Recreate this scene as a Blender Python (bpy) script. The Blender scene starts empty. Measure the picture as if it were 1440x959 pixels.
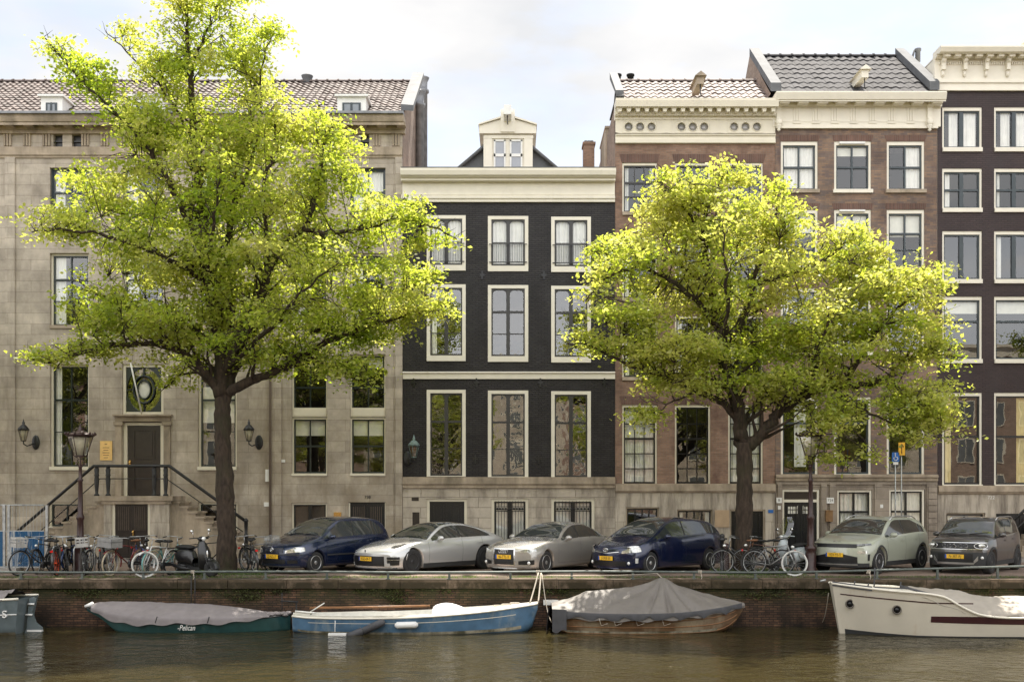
import bpy, math, random
import numpy as np
from mathutils import Vector, Matrix, noise
R = math.radians
random.seed(11)
SC = bpy.context.scene
COL = SC.collection
F, HY, CZ = 1560.0, 697.0, 2.2

# ------------------------------------------------------------------ camera, light, exposure
cam = bpy.data.cameras.new('camera')
cam.sensor_width = 36; cam.lens = 39.0
cam.shift_y = (HY - 479.5) / 1440.0
cam.clip_start = 0.1; cam.clip_end = 900
camo = bpy.data.objects.new('camera', cam); COL.objects.link(camo)
camo.location = (0, 0, CZ); camo.rotation_euler = (R(90), 0, 0)
SC.camera = camo

SUN_EL, SUN_AZ = R(61.0), R(7)          # azimuth from +Y towards +X
world = bpy.data.worlds.new('World'); SC.world = world; world.use_nodes = True
nt = world.node_tree; N = nt.nodes; L = nt.links
bg = N['Background']
sky = N.new('ShaderNodeTexSky'); sky.sky_type = 'NISHITA'; sky.sun_disc = False
sky.sun_elevation = SUN_EL; sky.sun_rotation = SUN_AZ; sky.air_density = 1.0; sky.dust_density = 1.5
tc = N.new('ShaderNodeTexCoord')
mp = N.new('ShaderNodeMapping'); mp.inputs['Scale'].default_value = (1.0, 1.0, 2.6); mp.inputs['Location'].default_value = (0.35, 0.2, 0.45)
L.new(tc.outputs['Generated'], mp.inputs['Vector'])
nz = N.new('ShaderNodeTexNoise'); nz.inputs['Scale'].default_value = 3.0; nz.inputs['Detail'].default_value = 9; nz.inputs['Roughness'].default_value = 0.55
L.new(mp.outputs[0], nz.inputs['Vector'])
rp = N.new('ShaderNodeValToRGB'); rp.color_ramp.elements[0].position = 0.40; rp.color_ramp.elements[1].position = 0.53
L.new(nz.outputs['Fac'], rp.inputs['Fac'])
nz2 = N.new('ShaderNodeTexNoise'); nz2.inputs['Scale'].default_value = 3.6; nz2.inputs['Detail'].default_value = 5
L.new(mp.outputs[0], nz2.inputs['Vector'])
rp2 = N.new('ShaderNodeValToRGB')
rp2.color_ramp.elements[0].position = 0.38; rp2.color_ramp.elements[0].color = (3.95, 4.0, 4.1, 1)
rp2.color_ramp.elements[1].position = 0.56; rp2.color_ramp.elements[1].color = (4.9, 4.82, 4.75, 1)
L.new(nz2.outputs['Fac'], rp2.inputs['Fac'])
mx = N.new('ShaderNodeMixRGB')
mxf = N.new('ShaderNodeMath'); mxf.operation = 'MULTIPLY_ADD'; mxf.inputs[1].default_value = 0.55; mxf.inputs[2].default_value = 0.45
L.new(rp.outputs['Color'], mxf.inputs[0])
sx0 = N.new('ShaderNodeSeparateXYZ'); L.new(tc.outputs['Generated'], sx0.inputs[0])
ncl = N.new('ShaderNodeMapRange'); ncl.inputs['From Min'].default_value = 0.1; ncl.inputs['From Max'].default_value = -0.4; ncl.inputs['To Min'].default_value = 0.0; ncl.inputs['To Max'].default_value = 0.88
L.new(sx0.outputs['Y'], ncl.inputs['Value'])
mxm = N.new('ShaderNodeMath'); mxm.operation = 'MAXIMUM'; L.new(mxf.outputs[0], mxm.inputs[0]); L.new(ncl.outputs[0], mxm.inputs[1])
L.new(mxm.outputs[0], mx.inputs['Fac'])
L.new(sky.outputs['Color'], mx.inputs['Color1']); L.new(rp2.outputs['Color'], mx.inputs['Color2'])
# unseen northern sky behind the camera is boosted as added fill for the facades
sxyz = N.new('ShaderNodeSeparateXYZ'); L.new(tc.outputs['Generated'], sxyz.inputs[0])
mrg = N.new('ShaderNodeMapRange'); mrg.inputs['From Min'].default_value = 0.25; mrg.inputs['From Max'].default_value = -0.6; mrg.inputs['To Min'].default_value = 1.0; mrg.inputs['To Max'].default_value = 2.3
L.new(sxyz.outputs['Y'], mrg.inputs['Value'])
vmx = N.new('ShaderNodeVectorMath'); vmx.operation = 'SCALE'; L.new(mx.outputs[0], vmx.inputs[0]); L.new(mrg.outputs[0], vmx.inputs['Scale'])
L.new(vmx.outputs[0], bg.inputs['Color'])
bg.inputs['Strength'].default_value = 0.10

sun = bpy.data.lights.new('sun', 'SUN'); sun.energy = 5.0; sun.angle = R(0.6); sun.color = (1.0, 0.93, 0.82)
suno = bpy.data.objects.new('sun', sun); COL.objects.link(suno)
sd = Vector((math.sin(SUN_AZ) * math.cos(SUN_EL), math.cos(SUN_AZ) * math.cos(SUN_EL), math.sin(SUN_EL)))
suno.rotation_euler = sd.to_track_quat('Z', 'Y').to_euler()
suno.location = (5, 60, 60)
SC.view_settings.view_transform = 'Standard'
SC.view_settings.look = 'None'
SC.view_settings.exposure = 1.12
SC.view_settings.gamma = 1.0
SC.render.engine = 'CYCLES'

# ------------------------------------------------------------------ helpers
def P(px, py, Y): return Vector(((px - 720) * Y / F, Y, CZ + (HY - py) * Y / F))
def XA(px, Y=39.0): return (px - 720) * Y / F
def ZA(py, Y=39.0): return CZ + (HY - py) * Y / F

def prnode(name, **kw):
    m = bpy.data.materials.new(name); m.use_nodes = True
    b = m.node_tree.nodes['Principled BSDF']
    return m, m.node_tree.nodes, m.node_tree.links, b

def mat(name, col, rough=0.6, metal=0.0, var=0.12, scale=6.0, bump=0.0, bscale=40.0, coat=0.0, spec=0.5, stain=None, tone=False, zs=1.0):
    m, n, l, b = prnode(name)
    b.inputs['Roughness'].default_value = rough; b.inputs['Metallic'].default_value = metal
    b.inputs['Coat Weight'].default_value = coat; b.inputs['Coat Roughness'].default_value = 0.04
    b.inputs['Specular IOR Level'].default_value = spec
    t = n.new('ShaderNodeTexCoord'); mpn = n.new('ShaderNodeMapping'); mpn.inputs['Scale'].default_value = (1, 1, zs)
    l.new(t.outputs['Object'], mpn.inputs['Vector'])
    nn = n.new('ShaderNodeTexNoise'); nn.inputs['Scale'].default_value = scale; nn.inputs['Detail'].default_value = 6
    l.new(mpn.outputs[0], nn.inputs['Vector'])
    r = n.new('ShaderNodeValToRGB')
    r.color_ramp.elements[0].position = 0.3; r.color_ramp.elements[1].position = 0.7
    r.color_ramp.elements[0].color = (*[c * (1 - var) for c in col], 1); r.color_ramp.elements[1].color = (*[min(1, c * (1 + var)) for c in col], 1)
    l.new(nn.outputs['Fac'], r.inputs['Fac'])
    out = r.outputs['Color']
    if stain:
        scol, sscale, lo, hi, szs = stain
        m2 = n.new('ShaderNodeMapping'); m2.inputs['Scale'].default_value = (1, 1, szs); l.new(t.outputs['Object'], m2.inputs['Vector'])
        n2 = n.new('ShaderNodeTexNoise'); n2.inputs['Scale'].default_value = sscale; n2.inputs['Detail'].default_value = 8; n2.inputs['Roughness'].default_value = 0.65
        l.new(m2.outputs[0], n2.inputs['Vector'])
        r2 = n.new('ShaderNodeValToRGB'); r2.color_ramp.elements[0].position = lo; r2.color_ramp.elements[1].position = hi
        l.new(n2.outputs['Fac'], r2.inputs['Fac'])
        mm = n.new('ShaderNodeMixRGB'); l.new(r2.outputs['Color'], mm.inputs['Fac']); l.new(out, mm.inputs['Color1']); mm.inputs['Color2'].default_value = (*scol, 1)
        out = mm.outputs[0]
    if tone:
        at = n.new('ShaderNodeAttribute'); at.attribute_name = 'tone'
        mm = n.new('ShaderNodeMixRGB'); mm.blend_type = 'MULTIPLY'; mm.inputs['Fac'].default_value = 1
        l.new(out, mm.inputs['Color1']); l.new(at.outputs['Fac'], mm.inputs['Color2']); out = mm.outputs[0]
    l.new(out, b.inputs['Base Color'])
    if bump:
        n3 = n.new('ShaderNodeTexNoise'); n3.inputs['Scale'].default_value = bscale; n3.inputs['Detail'].default_value = 5
        l.new(mpn.outputs[0], n3.inputs['Vector'])
        bp = n.new('ShaderNodeBump'); bp.inputs['Strength'].default_value = bump; bp.inputs['Distance'].default_value = 0.02
        l.new(n3.outputs['Fac'], bp.inputs['Height']); l.new(bp.outputs[0], b.inputs['Normal'])
    return m

def brickmat(name, c1, c2, mortar, bw, bh, ms=0.01, bump=0.5, stain=None, stain2=None, rough=0.85, ground=False, vari=0.25, vs=0.7, gloss=None):
    """bricks or ashlar laid on the wall plane: object X+Y runs along the wall, Z up"""
    m, n, l, b = prnode(name)
    b.inputs['Roughness'].default_value = rough
    b.inputs['Specular IOR Level'].default_value = 0.3
    t = n.new('ShaderNodeTexCoord'); s = n.new('ShaderNodeSeparateXYZ'); l.new(t.outputs['Object'], s.inputs[0])
    c = n.new('ShaderNodeCombineXYZ')
    if ground:
        l.new(s.outputs['X'], c.inputs['X']); l.new(s.outputs['Y'], c.inputs['Y'])
    else:
        ad = n.new('ShaderNodeMath'); l.new(s.outputs['X'], ad.inputs[0]); l.new(s.outputs['Y'], ad.inputs[1])
        l.new(ad.outputs[0], c.inputs['X']); l.new(s.outputs['Z'], c.inputs['Y'])
    wob = n.new('ShaderNodeTexNoise'); wob.inputs['Scale'].default_value = 3.0; l.new(t.outputs['Object'], wob.inputs['Vector'])
    wm = n.new('ShaderNodeVectorMath'); wm.operation = 'MULTIPLY_ADD'; wm.inputs[1].default_value = (0.02, 0.02, 0)
    l.new(wob.outputs['Color'], wm.inputs[0]); l.new(c.outputs[0], wm.inputs[2])
    br = n.new('ShaderNodeTexBrick'); br.inputs['Scale'].default_value = 1.0
    br.inputs['Brick Width'].default_value = bw; br.inputs['Row Height'].default_value = bh
    br.inputs['Mortar Size'].default_value = ms; br.inputs['Mortar Smooth'].default_value = 0.3
    br.inputs['Color1'].default_value = (*c1, 1); br.inputs['Color2'].default_value = (*c2, 1); br.inputs['Mortar'].default_value = (*mortar, 1)
    l.new(wm.outputs[0], br.inputs['Vector'])
    out = br.outputs['Color']
    nn = n.new('ShaderNodeTexNoise'); nn.inputs['Scale'].default_value = vs; nn.inputs['Detail'].default_value = 8; nn.inputs['Roughness'].default_value = 0.7
    l.new(t.outputs['Object'], nn.inputs['Vector'])
    r = n.new('ShaderNodeValToRGB'); r.color_ramp.elements[0].position = 0.32; r.color_ramp.elements[1].position = 0.68
    r.color_ramp.elements[0].color = (1 - vari,) * 3 + (1,); r.color_ramp.elements[1].color = (1 + vari,) * 3 + (1,)
    l.new(nn.outputs['Fac'], r.inputs['Fac'])
    mm = n.new('ShaderNodeMixRGB'); mm.blend_type = 'MULTIPLY'; mm.inputs['Fac'].default_value = 1
    l.new(out, mm.inputs['Color1']); l.new(r.outputs['Color'], mm.inputs['Color2']); out = mm.outputs[0]
    for st in (stain, stain2):
        if not st: continue
        scol, sc, lo, hi, zsc, zr = st
        m2 = n.new('ShaderNodeMapping'); m2.inputs['Scale'].default_value = (1, 1, zsc); l.new(t.outputs['Object'], m2.inputs['Vector'])
        n2 = n.new('ShaderNodeTexNoise'); n2.inputs['Scale'].default_value = sc; n2.inputs['Detail'].default_value = 9; n2.inputs['Roughness'].default_value = 0.7
        l.new(m2.outputs[0], n2.inputs['Vector'])
        r2 = n.new('ShaderNodeValToRGB'); r2.color_ramp.elements[0].position = lo; r2.color_ramp.elements[1].position = hi
        l.new(n2.outputs['Fac'], r2.inputs['Fac'])
        fac = r2.outputs['Color']
        if zr:
            mr = n.new('ShaderNodeMapRange'); mr.inputs['From Min'].default_value = zr[0]; mr.inputs['From Max'].default_value = zr[1]
            l.new(s.outputs['Z'], mr.inputs['Value'])
            mu = n.new('ShaderNodeMath'); mu.operation = 'MULTIPLY'; l.new(fac, mu.inputs[0]); l.new(mr.outputs[0], mu.inputs[1]); fac = mu.outputs[0]
        mm = n.new('ShaderNodeMixRGB'); l.new(fac, mm.inputs['Fac']); l.new(out, mm.inputs['Color1']); mm.inputs['Color2'].default_value = (*scol, 1); out = mm.outputs[0]
    l.new(out, b.inputs['Base Color'])
    n3 = n.new('ShaderNodeTexNoise'); n3.inputs['Scale'].default_value = 30; n3.inputs['Detail'].default_value = 4; l.new(t.outputs['Object'], n3.inputs['Vector'])
    ma = n.new('ShaderNodeMath'); ma.operation = 'MULTIPLY_ADD'; ma.inputs[1].default_value = -1.0
    l.new(br.outputs['Fac'], ma.inputs[0])
    mb_ = n.new('ShaderNodeMath'); mb_.operation = 'MULTIPLY'; mb_.inputs[1].default_value = 0.5; l.new(n3.outputs['Fac'], mb_.inputs[0]); l.new(mb_.outputs[0], ma.inputs[2])
    bp = n.new('ShaderNodeBump'); bp.inputs['Strength'].default_value = bump; bp.inputs['Distance'].default_value = 0.015
    l.new(ma.outputs[0], bp.inputs['Height']); l.new(bp.outputs[0], b.inputs['Normal'])
    return m

def glassmat(name, ior=2.3, tint=(0.82, 0.86, 0.84), wob=0.05, wscale=1.6, rough=0.0, gcol=(1, 1, 1)):
    m = bpy.data.materials.new(name); m.use_nodes = True
    n = m.node_tree.nodes; l = m.node_tree.links; n.remove(n['Principled BSDF'])
    o = n['Material Output']
    tr = n.new('ShaderNodeBsdfTransparent'); tr.inputs['Color'].default_value = (*tint, 1)
    gl = n.new('ShaderNodeBsdfGlossy'); gl.inputs['Roughness'].default_value = rough; gl.inputs['Color'].default_value = (*gcol, 1)
    lw = n.new('ShaderNodeLayerWeight'); lw.inputs['Blend'].default_value = 0.5      # the same from both sides, as for a real pane
    pw = n.new('ShaderNodeMath'); pw.operation = 'POWER'; pw.inputs[1].default_value = 4.0; l.new(lw.outputs['Facing'], pw.inputs[0])
    fr = n.new('ShaderNodeMath'); fr.operation = 'MULTIPLY_ADD'; r0 = ((ior - 1) / (ior + 1)) ** 2; fr.inputs[1].default_value = 1 - r0; fr.inputs[2].default_value = r0; l.new(pw.outputs[0], fr.inputs[0])
    mix = n.new('ShaderNodeMixShader'); l.new(fr.outputs[0], mix.inputs['Fac']); l.new(tr.outputs[0], mix.inputs[1]); l.new(gl.outputs[0], mix.inputs[2])
    l.new(mix.outputs[0], o.inputs['Surface'])
    if wob:
        t = n.new('ShaderNodeTexCoord'); ns = n.new('ShaderNodeTexNoise'); ns.inputs['Scale'].default_value = wscale; ns.inputs['Detail'].default_value = 2
        l.new(t.outputs['Object'], ns.inputs['Vector'])
        bp = n.new('ShaderNodeBump'); bp.inputs['Strength'].default_value = 1.0; bp.inputs['Distance'].default_value = wob
        l.new(ns.outputs['Fac'], bp.inputs['Height']); l.new(bp.outputs[0], gl.inputs['Normal'])
    return m

class MB:
    def __init__(s): s.v = []; s.f = []; s.m = []; s.t = []; s.mi = 0; s.tn = 1.0; s.smooth = False; s.s = []; s.adds = []
    def add(s, vs, fs, mi=None):
        s.adds.append((len(s.v), len(s.f))); o = len(s.v); s.v.extend([tuple(v) for v in vs])
        for f in fs:
            s.f.append(tuple(i + o for i in f)); s.m.append(s.mi if mi is None else mi); s.t.append(s.tn); s.s.append(s.smooth)
        return s
    def box(s, x0, x1, y0, y1, z0, z1, mi=None):
        x0, x1 = sorted((x0, x1)); y0, y1 = sorted((y0, y1)); z0, z1 = sorted((z0, z1))
        return s.add([(x0, y0, z0), (x1, y0, z0), (x1, y1, z0), (x0, y1, z0), (x0, y0, z1), (x1, y0, z1), (x1, y1, z1), (x0, y1, z1)],
              [(0, 3, 2, 1), (4, 5, 6, 7), (0, 1, 5, 4), (1, 2, 6, 5), (2, 3, 7, 6), (3, 0, 4, 7)], mi)
    def obox(s, c, ax, ay, az, hx, hy, hz, mi=None):
        c = Vector(c); vs = []
        for sz in (-1, 1):
            for sx, sy in ((-1, -1), (1, -1), (1, 1), (-1, 1)):
                vs.append(c + ax * (hx * sx) + ay * (hy * sy) + az * (hz * sz))
        return s.add(vs, [(0, 3, 2, 1), (4, 5, 6, 7), (0, 1, 5, 4), (1, 2, 6, 5), (2, 3, 7, 6), (3, 0, 4, 7)], mi)
    def quad(s, a, b, c, d, mi=None): return s.add([a, b, c, d], [(0, 1, 2, 3)], mi)
    def prism(s, poly, y0, y1, mi=None):      # poly of (x, z), counter-clockwise seen from -Y
        n = len(poly)
        vs = [(x, y0, z) for x, z in poly] + [(x, y1, z) for x, z in poly]
        fs = [tuple(range(n)), tuple(range(2 * n - 1, n - 1, -1))] + [(i, i + n, (i + 1) % n + n, (i + 1) % n) for i in range(n)]
        return s.add(vs, fs, mi)
    def xprof(s, prof, x0, x1, mi=None):       # prof of (y, z) closed, extruded along x
        n = len(prof)
        vs = [(x0, y, z) for y, z in prof] + [(x1, y, z) for y, z in prof]
        fs = [tuple(range(n)), tuple(range(2 * n - 1, n - 1, -1))] + [(i, i + n, (i + 1) % n + n, (i + 1) % n) for i in range(n)]
        return s.add(vs, fs, mi)
    def tube(s, pts, r, n=8, cap=True, mi=None, closed=False):
        pts = [Vector(p) for p in pts]; k = len(pts)
        rr = r if isinstance(r, (list, tuple)) else [r] * k
        vs = []; up = None
        for i, p in enumerate(pts):
            if closed: d = pts[(i + 1) % k] - pts[i - 1]
            else: d = pts[min(i + 1, k - 1)] - pts[max(i - 1, 0)]
            if d.length < 1e-9: d = Vector((0, 0, 1))
            d.normalize()
            if up is None:
                up = Vector((0, 0, 1)) if abs(d.z) < 0.9 else Vector((1, 0, 0))
            a = (up - d * up.dot(d)); 
            if a.length < 1e-6: a = d.orthogonal()
            a.normalize(); up = a; b = d.cross(a)
            for j in range(n):
                t = 2 * math.pi * j / n
                vs.append(p + (a * math.cos(t) + b * math.sin(t)) * rr[i])
        fs = []
        for i in range(k if closed else k - 1):
            for j in range(n):
                i2 = (i + 1) % k
                fs.append((i * n + j, i * n + (j + 1) % n, i2 * n + (j + 1) % n, i2 * n + j))
        if cap and not closed:
            fs.append(tuple(range(n - 1, -1, -1))); fs.append(tuple((k - 1) * n + j for j in range(n)))
        sm = s.smooth; s.smooth = True; s.add(vs, fs, mi); s.smooth = sm
        return s
    def lathe(s, prof, c=(0, 0, 0), n=16, axis='Z', mi=None, smooth=True):
        vs = []; k = len(prof)
        for r, h in prof:
            for j in range(n):
                t = 2 * math.pi * j / n
                a, b = r * math.cos(t), r * math.sin(t)
                p = (a, b, h) if axis == 'Z' else ((a, h, b) if axis == 'Y' else (h, a, b))
                vs.append((p[0] + c[0], p[1] + c[1], p[2] + c[2]))
        fs = []
        for i in range(k - 1):
            for j in range(n):
                fs.append((i * n + j, i * n + (j + 1) % n, (i + 1) * n + (j + 1) % n, (i + 1) * n + j))
        if prof[0][0] > 1e-4: fs.append(tuple(range(n - 1, -1, -1)))
        if prof[-1][0] > 1e-4: fs.append(tuple((k - 1) * n + j for j in range(n)))
        sm = s.smooth; s.smooth = smooth; s.add(vs, fs, mi); s.smooth = sm
        return s
    def ell(s, c, rx, ry, rz, n=12, m=8, mi=None):
        prof = [(max(1e-5, math.sin(math.pi * i / m)), -math.cos(math.pi * i / m)) for i in range(m + 1)]
        o = len(s.v); s.lathe(prof, (0, 0, 0), n, 'Z', mi)
        for i in range(o, len(s.v)):
            x, y, z = s.v[i]; s.v[i] = (c[0] + x * rx, c[1] + y * ry, c[2] + z * rz)
        return s
    def grid(s, rows, mi=None, smooth=True):
        n = len(rows[0]); vs = [p for r in rows for p in r]; fs = []
        for i in range(len(rows) - 1):
            for j in range(n - 1):
                fs.append((i * n + j, i * n + j + 1, (i + 1) * n + j + 1, (i + 1) * n + j))
        sm = s.smooth; s.smooth = smooth; s.add(vs, fs, mi); s.smooth = sm
        return s
    def mesh(s, name, mats):
        me = bpy.data.meshes.new(name); me.from_pydata(s.v, [], s.f)
        if not isinstance(mats, (list, tuple)): mats = [mats]
        for m in mats: me.materials.append(m)
        me.polygons.foreach_set('material_index', s.m)
        me.polygons.foreach_set('use_smooth', s.s)
        if any(t != 1.0 for t in s.t):
            a = me.attributes.new('tone', 'FLOAT', 'FACE'); a.data.foreach_set('value', s.t)
        me.update()
        return me
    def piece(s):
        if not hasattr(s, 'cuts'): s.cuts = []
        s.cuts.append((len(s.v), len(s.f)))
    def build_pieces(s, name, mats, parent=None):
        """one object for every piece marked with piece(); a mesh without marks is cut at every separate island"""
        if not hasattr(s, 'cuts'):
            s.cuts = list(s.adds)
        cuts = s.cuts + [(len(s.v), len(s.f))]; out = []
        for (v0, f0), (v1, f1) in zip(cuts, cuts[1:]):
            if f1 <= f0: continue
            q = MB(); q.v = s.v[v0:v1]; q.f = [tuple(i - v0 for i in f) for f in s.f[f0:f1]]; q.m = s.m[f0:f1]; q.t = s.t[f0:f1]; q.s = s.s[f0:f1]; out.append(q.build(name, mats, parent))
        return out
    def build(s, name, mats, parent=None, loc=None, rot=None):
        return link(name, s.mesh(name, mats), parent, loc, rot)

LOCAL = set()
def link(name, me, parent=None, loc=None, rot=None):
    o = bpy.data.objects.new(name, me); COL.objects.link(o)
    if parent is not None:
        o.parent = parent
        if parent.name not in LOCAL and parent.type == 'EMPTY':
            o.matrix_parent_inverse = Matrix.Translation(-parent.location)
    if loc is not None: o.location = loc
    if rot is not None: o.rotation_euler = rot
    return o
def tag(o, label, cat, group=None):
    o['label'] = label; o['category'] = cat
    if group: o['group'] = group
    return o
def thing(name, label, cat, loc=(0, 0, 0), rot=(0, 0, 0), group=None, local=False):
    o = bpy.data.objects.new(name, None); COL.objects.link(o); o.empty_display_size = 0.3
    o.location = loc; o.rotation_euler = rot
    if local: LOCAL.add(o.name)
    return tag(o, label, cat, group)
def struct(o, kind='structure'):
    o['kind'] = kind; return o
def copy_tree(root, loc, rot=None, label=None, group=None):
    def rec(o, par):
        c = o.copy(); COL.objects.link(c); c.parent = par
        for ch in [q for q in bpy.data.objects if q.parent == o]: rec(ch, c)
        return c
    c = rec(root, None); c.location = loc
    if rot is not None: c.rotation_euler = rot
    if label: c['label'] = label
    if group: c['group'] = group
    return c
def text_mesh(name, s, size, material, parent, M, extrude=0.002, align='CENTER', sx=1.0, shear=0.0):
    cu = bpy.data.curves.new(name, 'FONT'); cu.body = s; cu.size = size; cu.extrude = extrude
    cu.align_x = align; cu.align_y = 'CENTER'; cu.shear = shear; cu.resolution_u = 3
    ob = bpy.data.objects.new('tmp', cu); COL.objects.link(ob)
    dg = bpy.context.evaluated_depsgraph_get(); me = bpy.data.meshes.new_from_object(ob.evaluated_get(dg))
    bpy.data.objects.remove(ob)
    me.transform(Matrix.Diagonal((sx, 1, 1, 1))); me.transform(M); me.materials.clear(); me.materials.append(material)
    me.name = name
    return link(name, me, parent)
FACE = Matrix.Rotation(R(90), 4, 'X')          # text standing up and facing -Y
# ------------------------------------------------------------------ materials
M = {}
M['stone'] = brickmat('pale_sandstone', (0.485, 0.425, 0.352), (0.375, 0.325, 0.268), (0.20, 0.165, 0.13), 1.7, 0.375, 0.005, 0.45,
                      stain=((0.23, 0.19, 0.15), 1.9, 0.52, 0.80, 0.14, None), stain2=((0.23, 0.18, 0.12), 0.55, 0.40, 0.66, 0.6, (7.0, 1.0)), vari=0.32, vs=1.0)
M['stone_plain'] = mat('sandstone_moulding', (0.40, 0.325, 0.245), 0.85, var=0.2, scale=2.5, bump=0.35, stain=((0.17, 0.14, 0.10), 1.6, 0.45, 0.72, 0.3))
M['stone_dark'] = brickmat('grey_ashlar', (0.34, 0.285, 0.23), (0.28, 0.235, 0.19), (0.13, 0.11, 0.09), 1.1, 0.42, 0.006, 0.5,
                      stain=((0.13, 0.105, 0.085), 1.2, 0.45, 0.7, 0.3, None), vari=0.2, vs=1.4)
M['stone_base'] = brickmat('smooth_ashlar_base', (0.50, 0.44, 0.365), (0.44, 0.385, 0.315), (0.16, 0.135, 0.11), 1.35, 0.36, 0.008, 0.6,
                      stain=((0.20, 0.17, 0.14), 1.3, 0.45, 0.7, 0.3, None), vari=0.14, vs=1.6)
M['stone_slab'] = brickmat('large_slab_base', (0.49, 0.43, 0.355), (0.45, 0.395, 0.325), (0.15, 0.125, 0.10), 2.6, 1.3, 0.006, 0.4,
                      stain=((0.19, 0.16, 0.13), 3.2, 0.46, 0.66, 0.12, None), vari=0.16, vs=1.2)
M['black_brick'] = brickmat('black_painted_brick', (0.024, 0.021, 0.021), (0.036, 0.032, 0.031), (0.011, 0.010, 0.011), 0.22, 0.068, 0.012, 1.3, rough=0.42, vari=0.3, vs=1.1,
                      stain=((0.04, 0.038, 0.038), 1.4, 0.52, 0.8, 0.5, None))
M['plum_brick'] = brickmat('plum_painted_brick', (0.044, 0.029, 0.029), (0.056, 0.037, 0.036), (0.028, 0.019, 0.019), 0.22, 0.068, 0.010, 0.6, rough=0.5, vari=0.2,
                      stain=((0.045, 0.035, 0.036), 1.2, 0.5, 0.8, 0.6, None))
M['red_brick'] = brickmat('red_brown_brick', (0.30, 0.185, 0.13), (0.215, 0.132, 0.094), (0.22, 0.18, 0.145), 0.22, 0.065, 0.007, 0.6, vari=0.22,
                      stain=((0.115, 0.065, 0.05), 1.4, 0.48, 0.75, 0.6, None))
M['brown_brick'] = brickmat('mottled_brown_brick', (0.28, 0.18, 0.118), (0.155, 0.118, 0.105), (0.18, 0.15, 0.125), 0.23, 0.065, 0.007, 0.6, vari=0.3,
                      stain=((0.10, 0.068, 0.065), 1.5, 0.47, 0.75, 0.6, None))
M['soldier'] = brickmat('soldier_course_brick', (0.17, 0.095, 0.072), (0.12, 0.07, 0.055), (0.16, 0.13, 0.11), 0.065, 0.8, 0.007, 0.6)
M['side_brick'] = brickmat('old_side_wall_brick', (0.30, 0.215, 0.165), (0.22, 0.15, 0.115), (0.30, 0.26, 0.22), 0.22, 0.065, 0.010, 0.7, vari=0.35)
M['cream'] = mat('cream_painted_wood', (0.70, 0.645, 0.52), 0.45, var=0.04, scale=3, bump=0.05, stain=((0.52, 0.465, 0.36), 2.5, 0.58, 0.9, 0.3))
M['cream2'] = mat('ivory_painted_timber', (0.76, 0.71, 0.60), 0.45, var=0.04, scale=3, bump=0.05, stain=((0.58, 0.53, 0.42), 2.5, 0.6, 0.9, 0.3))
M['white'] = mat('white_paint', (0.76, 0.75, 0.72), 0.45, var=0.05)
M['dgreen'] = mat('dark_green_sash_paint', (0.014, 0.022, 0.020), 0.3, var=0.2)
M['dgrey'] = mat('dark_grey_sash_paint', (0.035, 0.033, 0.032), 0.35, var=0.15)
M['dblue'] = mat('slate_blue_sash_paint', (0.035, 0.048, 0.055), 0.35, var=0.15)
M['black'] = mat('black_gloss_paint', (0.010, 0.010, 0.011), 0.28, var=0.2)
M['iron'] = mat('black_wrought_iron', (0.014, 0.014, 0.014), 0.4, var=0.3, scale=20)
M['door_brown'] = mat('dark_brown_door', (0.030, 0.022, 0.018), 0.3, var=0.2)
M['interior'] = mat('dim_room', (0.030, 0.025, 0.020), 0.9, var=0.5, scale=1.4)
M['curtain'] = mat('pale_curtain', (0.82, 0.80, 0.76), 0.9, var=0.08, scale=3)
M['curtain_y'] = mat('ochre_curtain', (0.70, 0.58, 0.28), 0.9, var=0.15, scale=3)
M['blind'] = mat('off_white_blind', (0.74, 0.72, 0.64), 0.8, var=0.06)
M['net'] = mat('net_curtain', (0.72, 0.71, 0.66), 0.9, var=0.1)
M['glass'] = glassmat('window_glass', 2.1, tint=(0.95, 0.96, 0.95), wob=0.0012, wscale=1.2)
M['glass_old'] = glassmat('wavy_old_glass', 2.5, tint=(0.95, 0.96, 0.95), wob=0.0042, wscale=2.2)
M['glass_hi'] = glassmat('sky_facing_glass', 1.85, tint=(0.95, 0.96, 0.95), wob=0.003, wscale=1.5)
M['tile_red'] = mat('weathered_pantile', (0.135, 0.104, 0.093), 0.8, var=0.25, scale=9, bump=0.2, tone=True)
M['tile_light'] = mat('pale_pantile', (0.21, 0.17, 0.152), 0.75, var=0.25, scale=9, bump=0.2, tone=True)
M['tile_dark'] = mat('dark_grey_pantile', (0.060, 0.058, 0.061), 0.9, var=0.3, scale=9, bump=0.3, tone=True)
M['lead'] = mat('lead_flashing', (0.11, 0.115, 0.122), 0.8, var=0.2, scale=3)
M['zinc'] = mat('zinc_flue', (0.22, 0.225, 0.235), 0.5, metal=0.35, var=0.25, scale=4)
M['brass'] = mat('polished_brass', (0.80, 0.52, 0.20), 0.22, metal=1.0, var=0.1)
M['brassplate'] = mat('brass_plaque', (0.85, 0.58, 0.24), 0.4, metal=0.6, var=0.1)
M['patina'] = mat('copper_patina', (0.15, 0.21, 0.195), 0.6, var=0.25, scale=15)
M['maroon'] = mat('maroon_cast_iron', (0.038, 0.016, 0.014), 0.38, var=0.25, scale=12)
M['chrome'] = mat('bright_metal', (0.75, 0.75, 0.75), 0.18, metal=1.0, var=0.05)
M['steel'] = mat('galvanised_steel', (0.40, 0.41, 0.41), 0.45, metal=0.8, var=0.25, scale=10)
M['rubber'] = mat('black_rubber', (0.014, 0.014, 0.014), 0.7, var=0.2)
M['plastic'] = mat('matt_black_plastic', (0.018, 0.018, 0.019), 0.5, var=0.15)
M['lantern_glass'] = glassmat('lantern_glass', 2.0, tint=(0.8, 0.78, 0.7), wob=0)
M['ink'] = mat('sign_ink', (0.02, 0.02, 0.022), 0.6, var=0.0)
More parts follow.
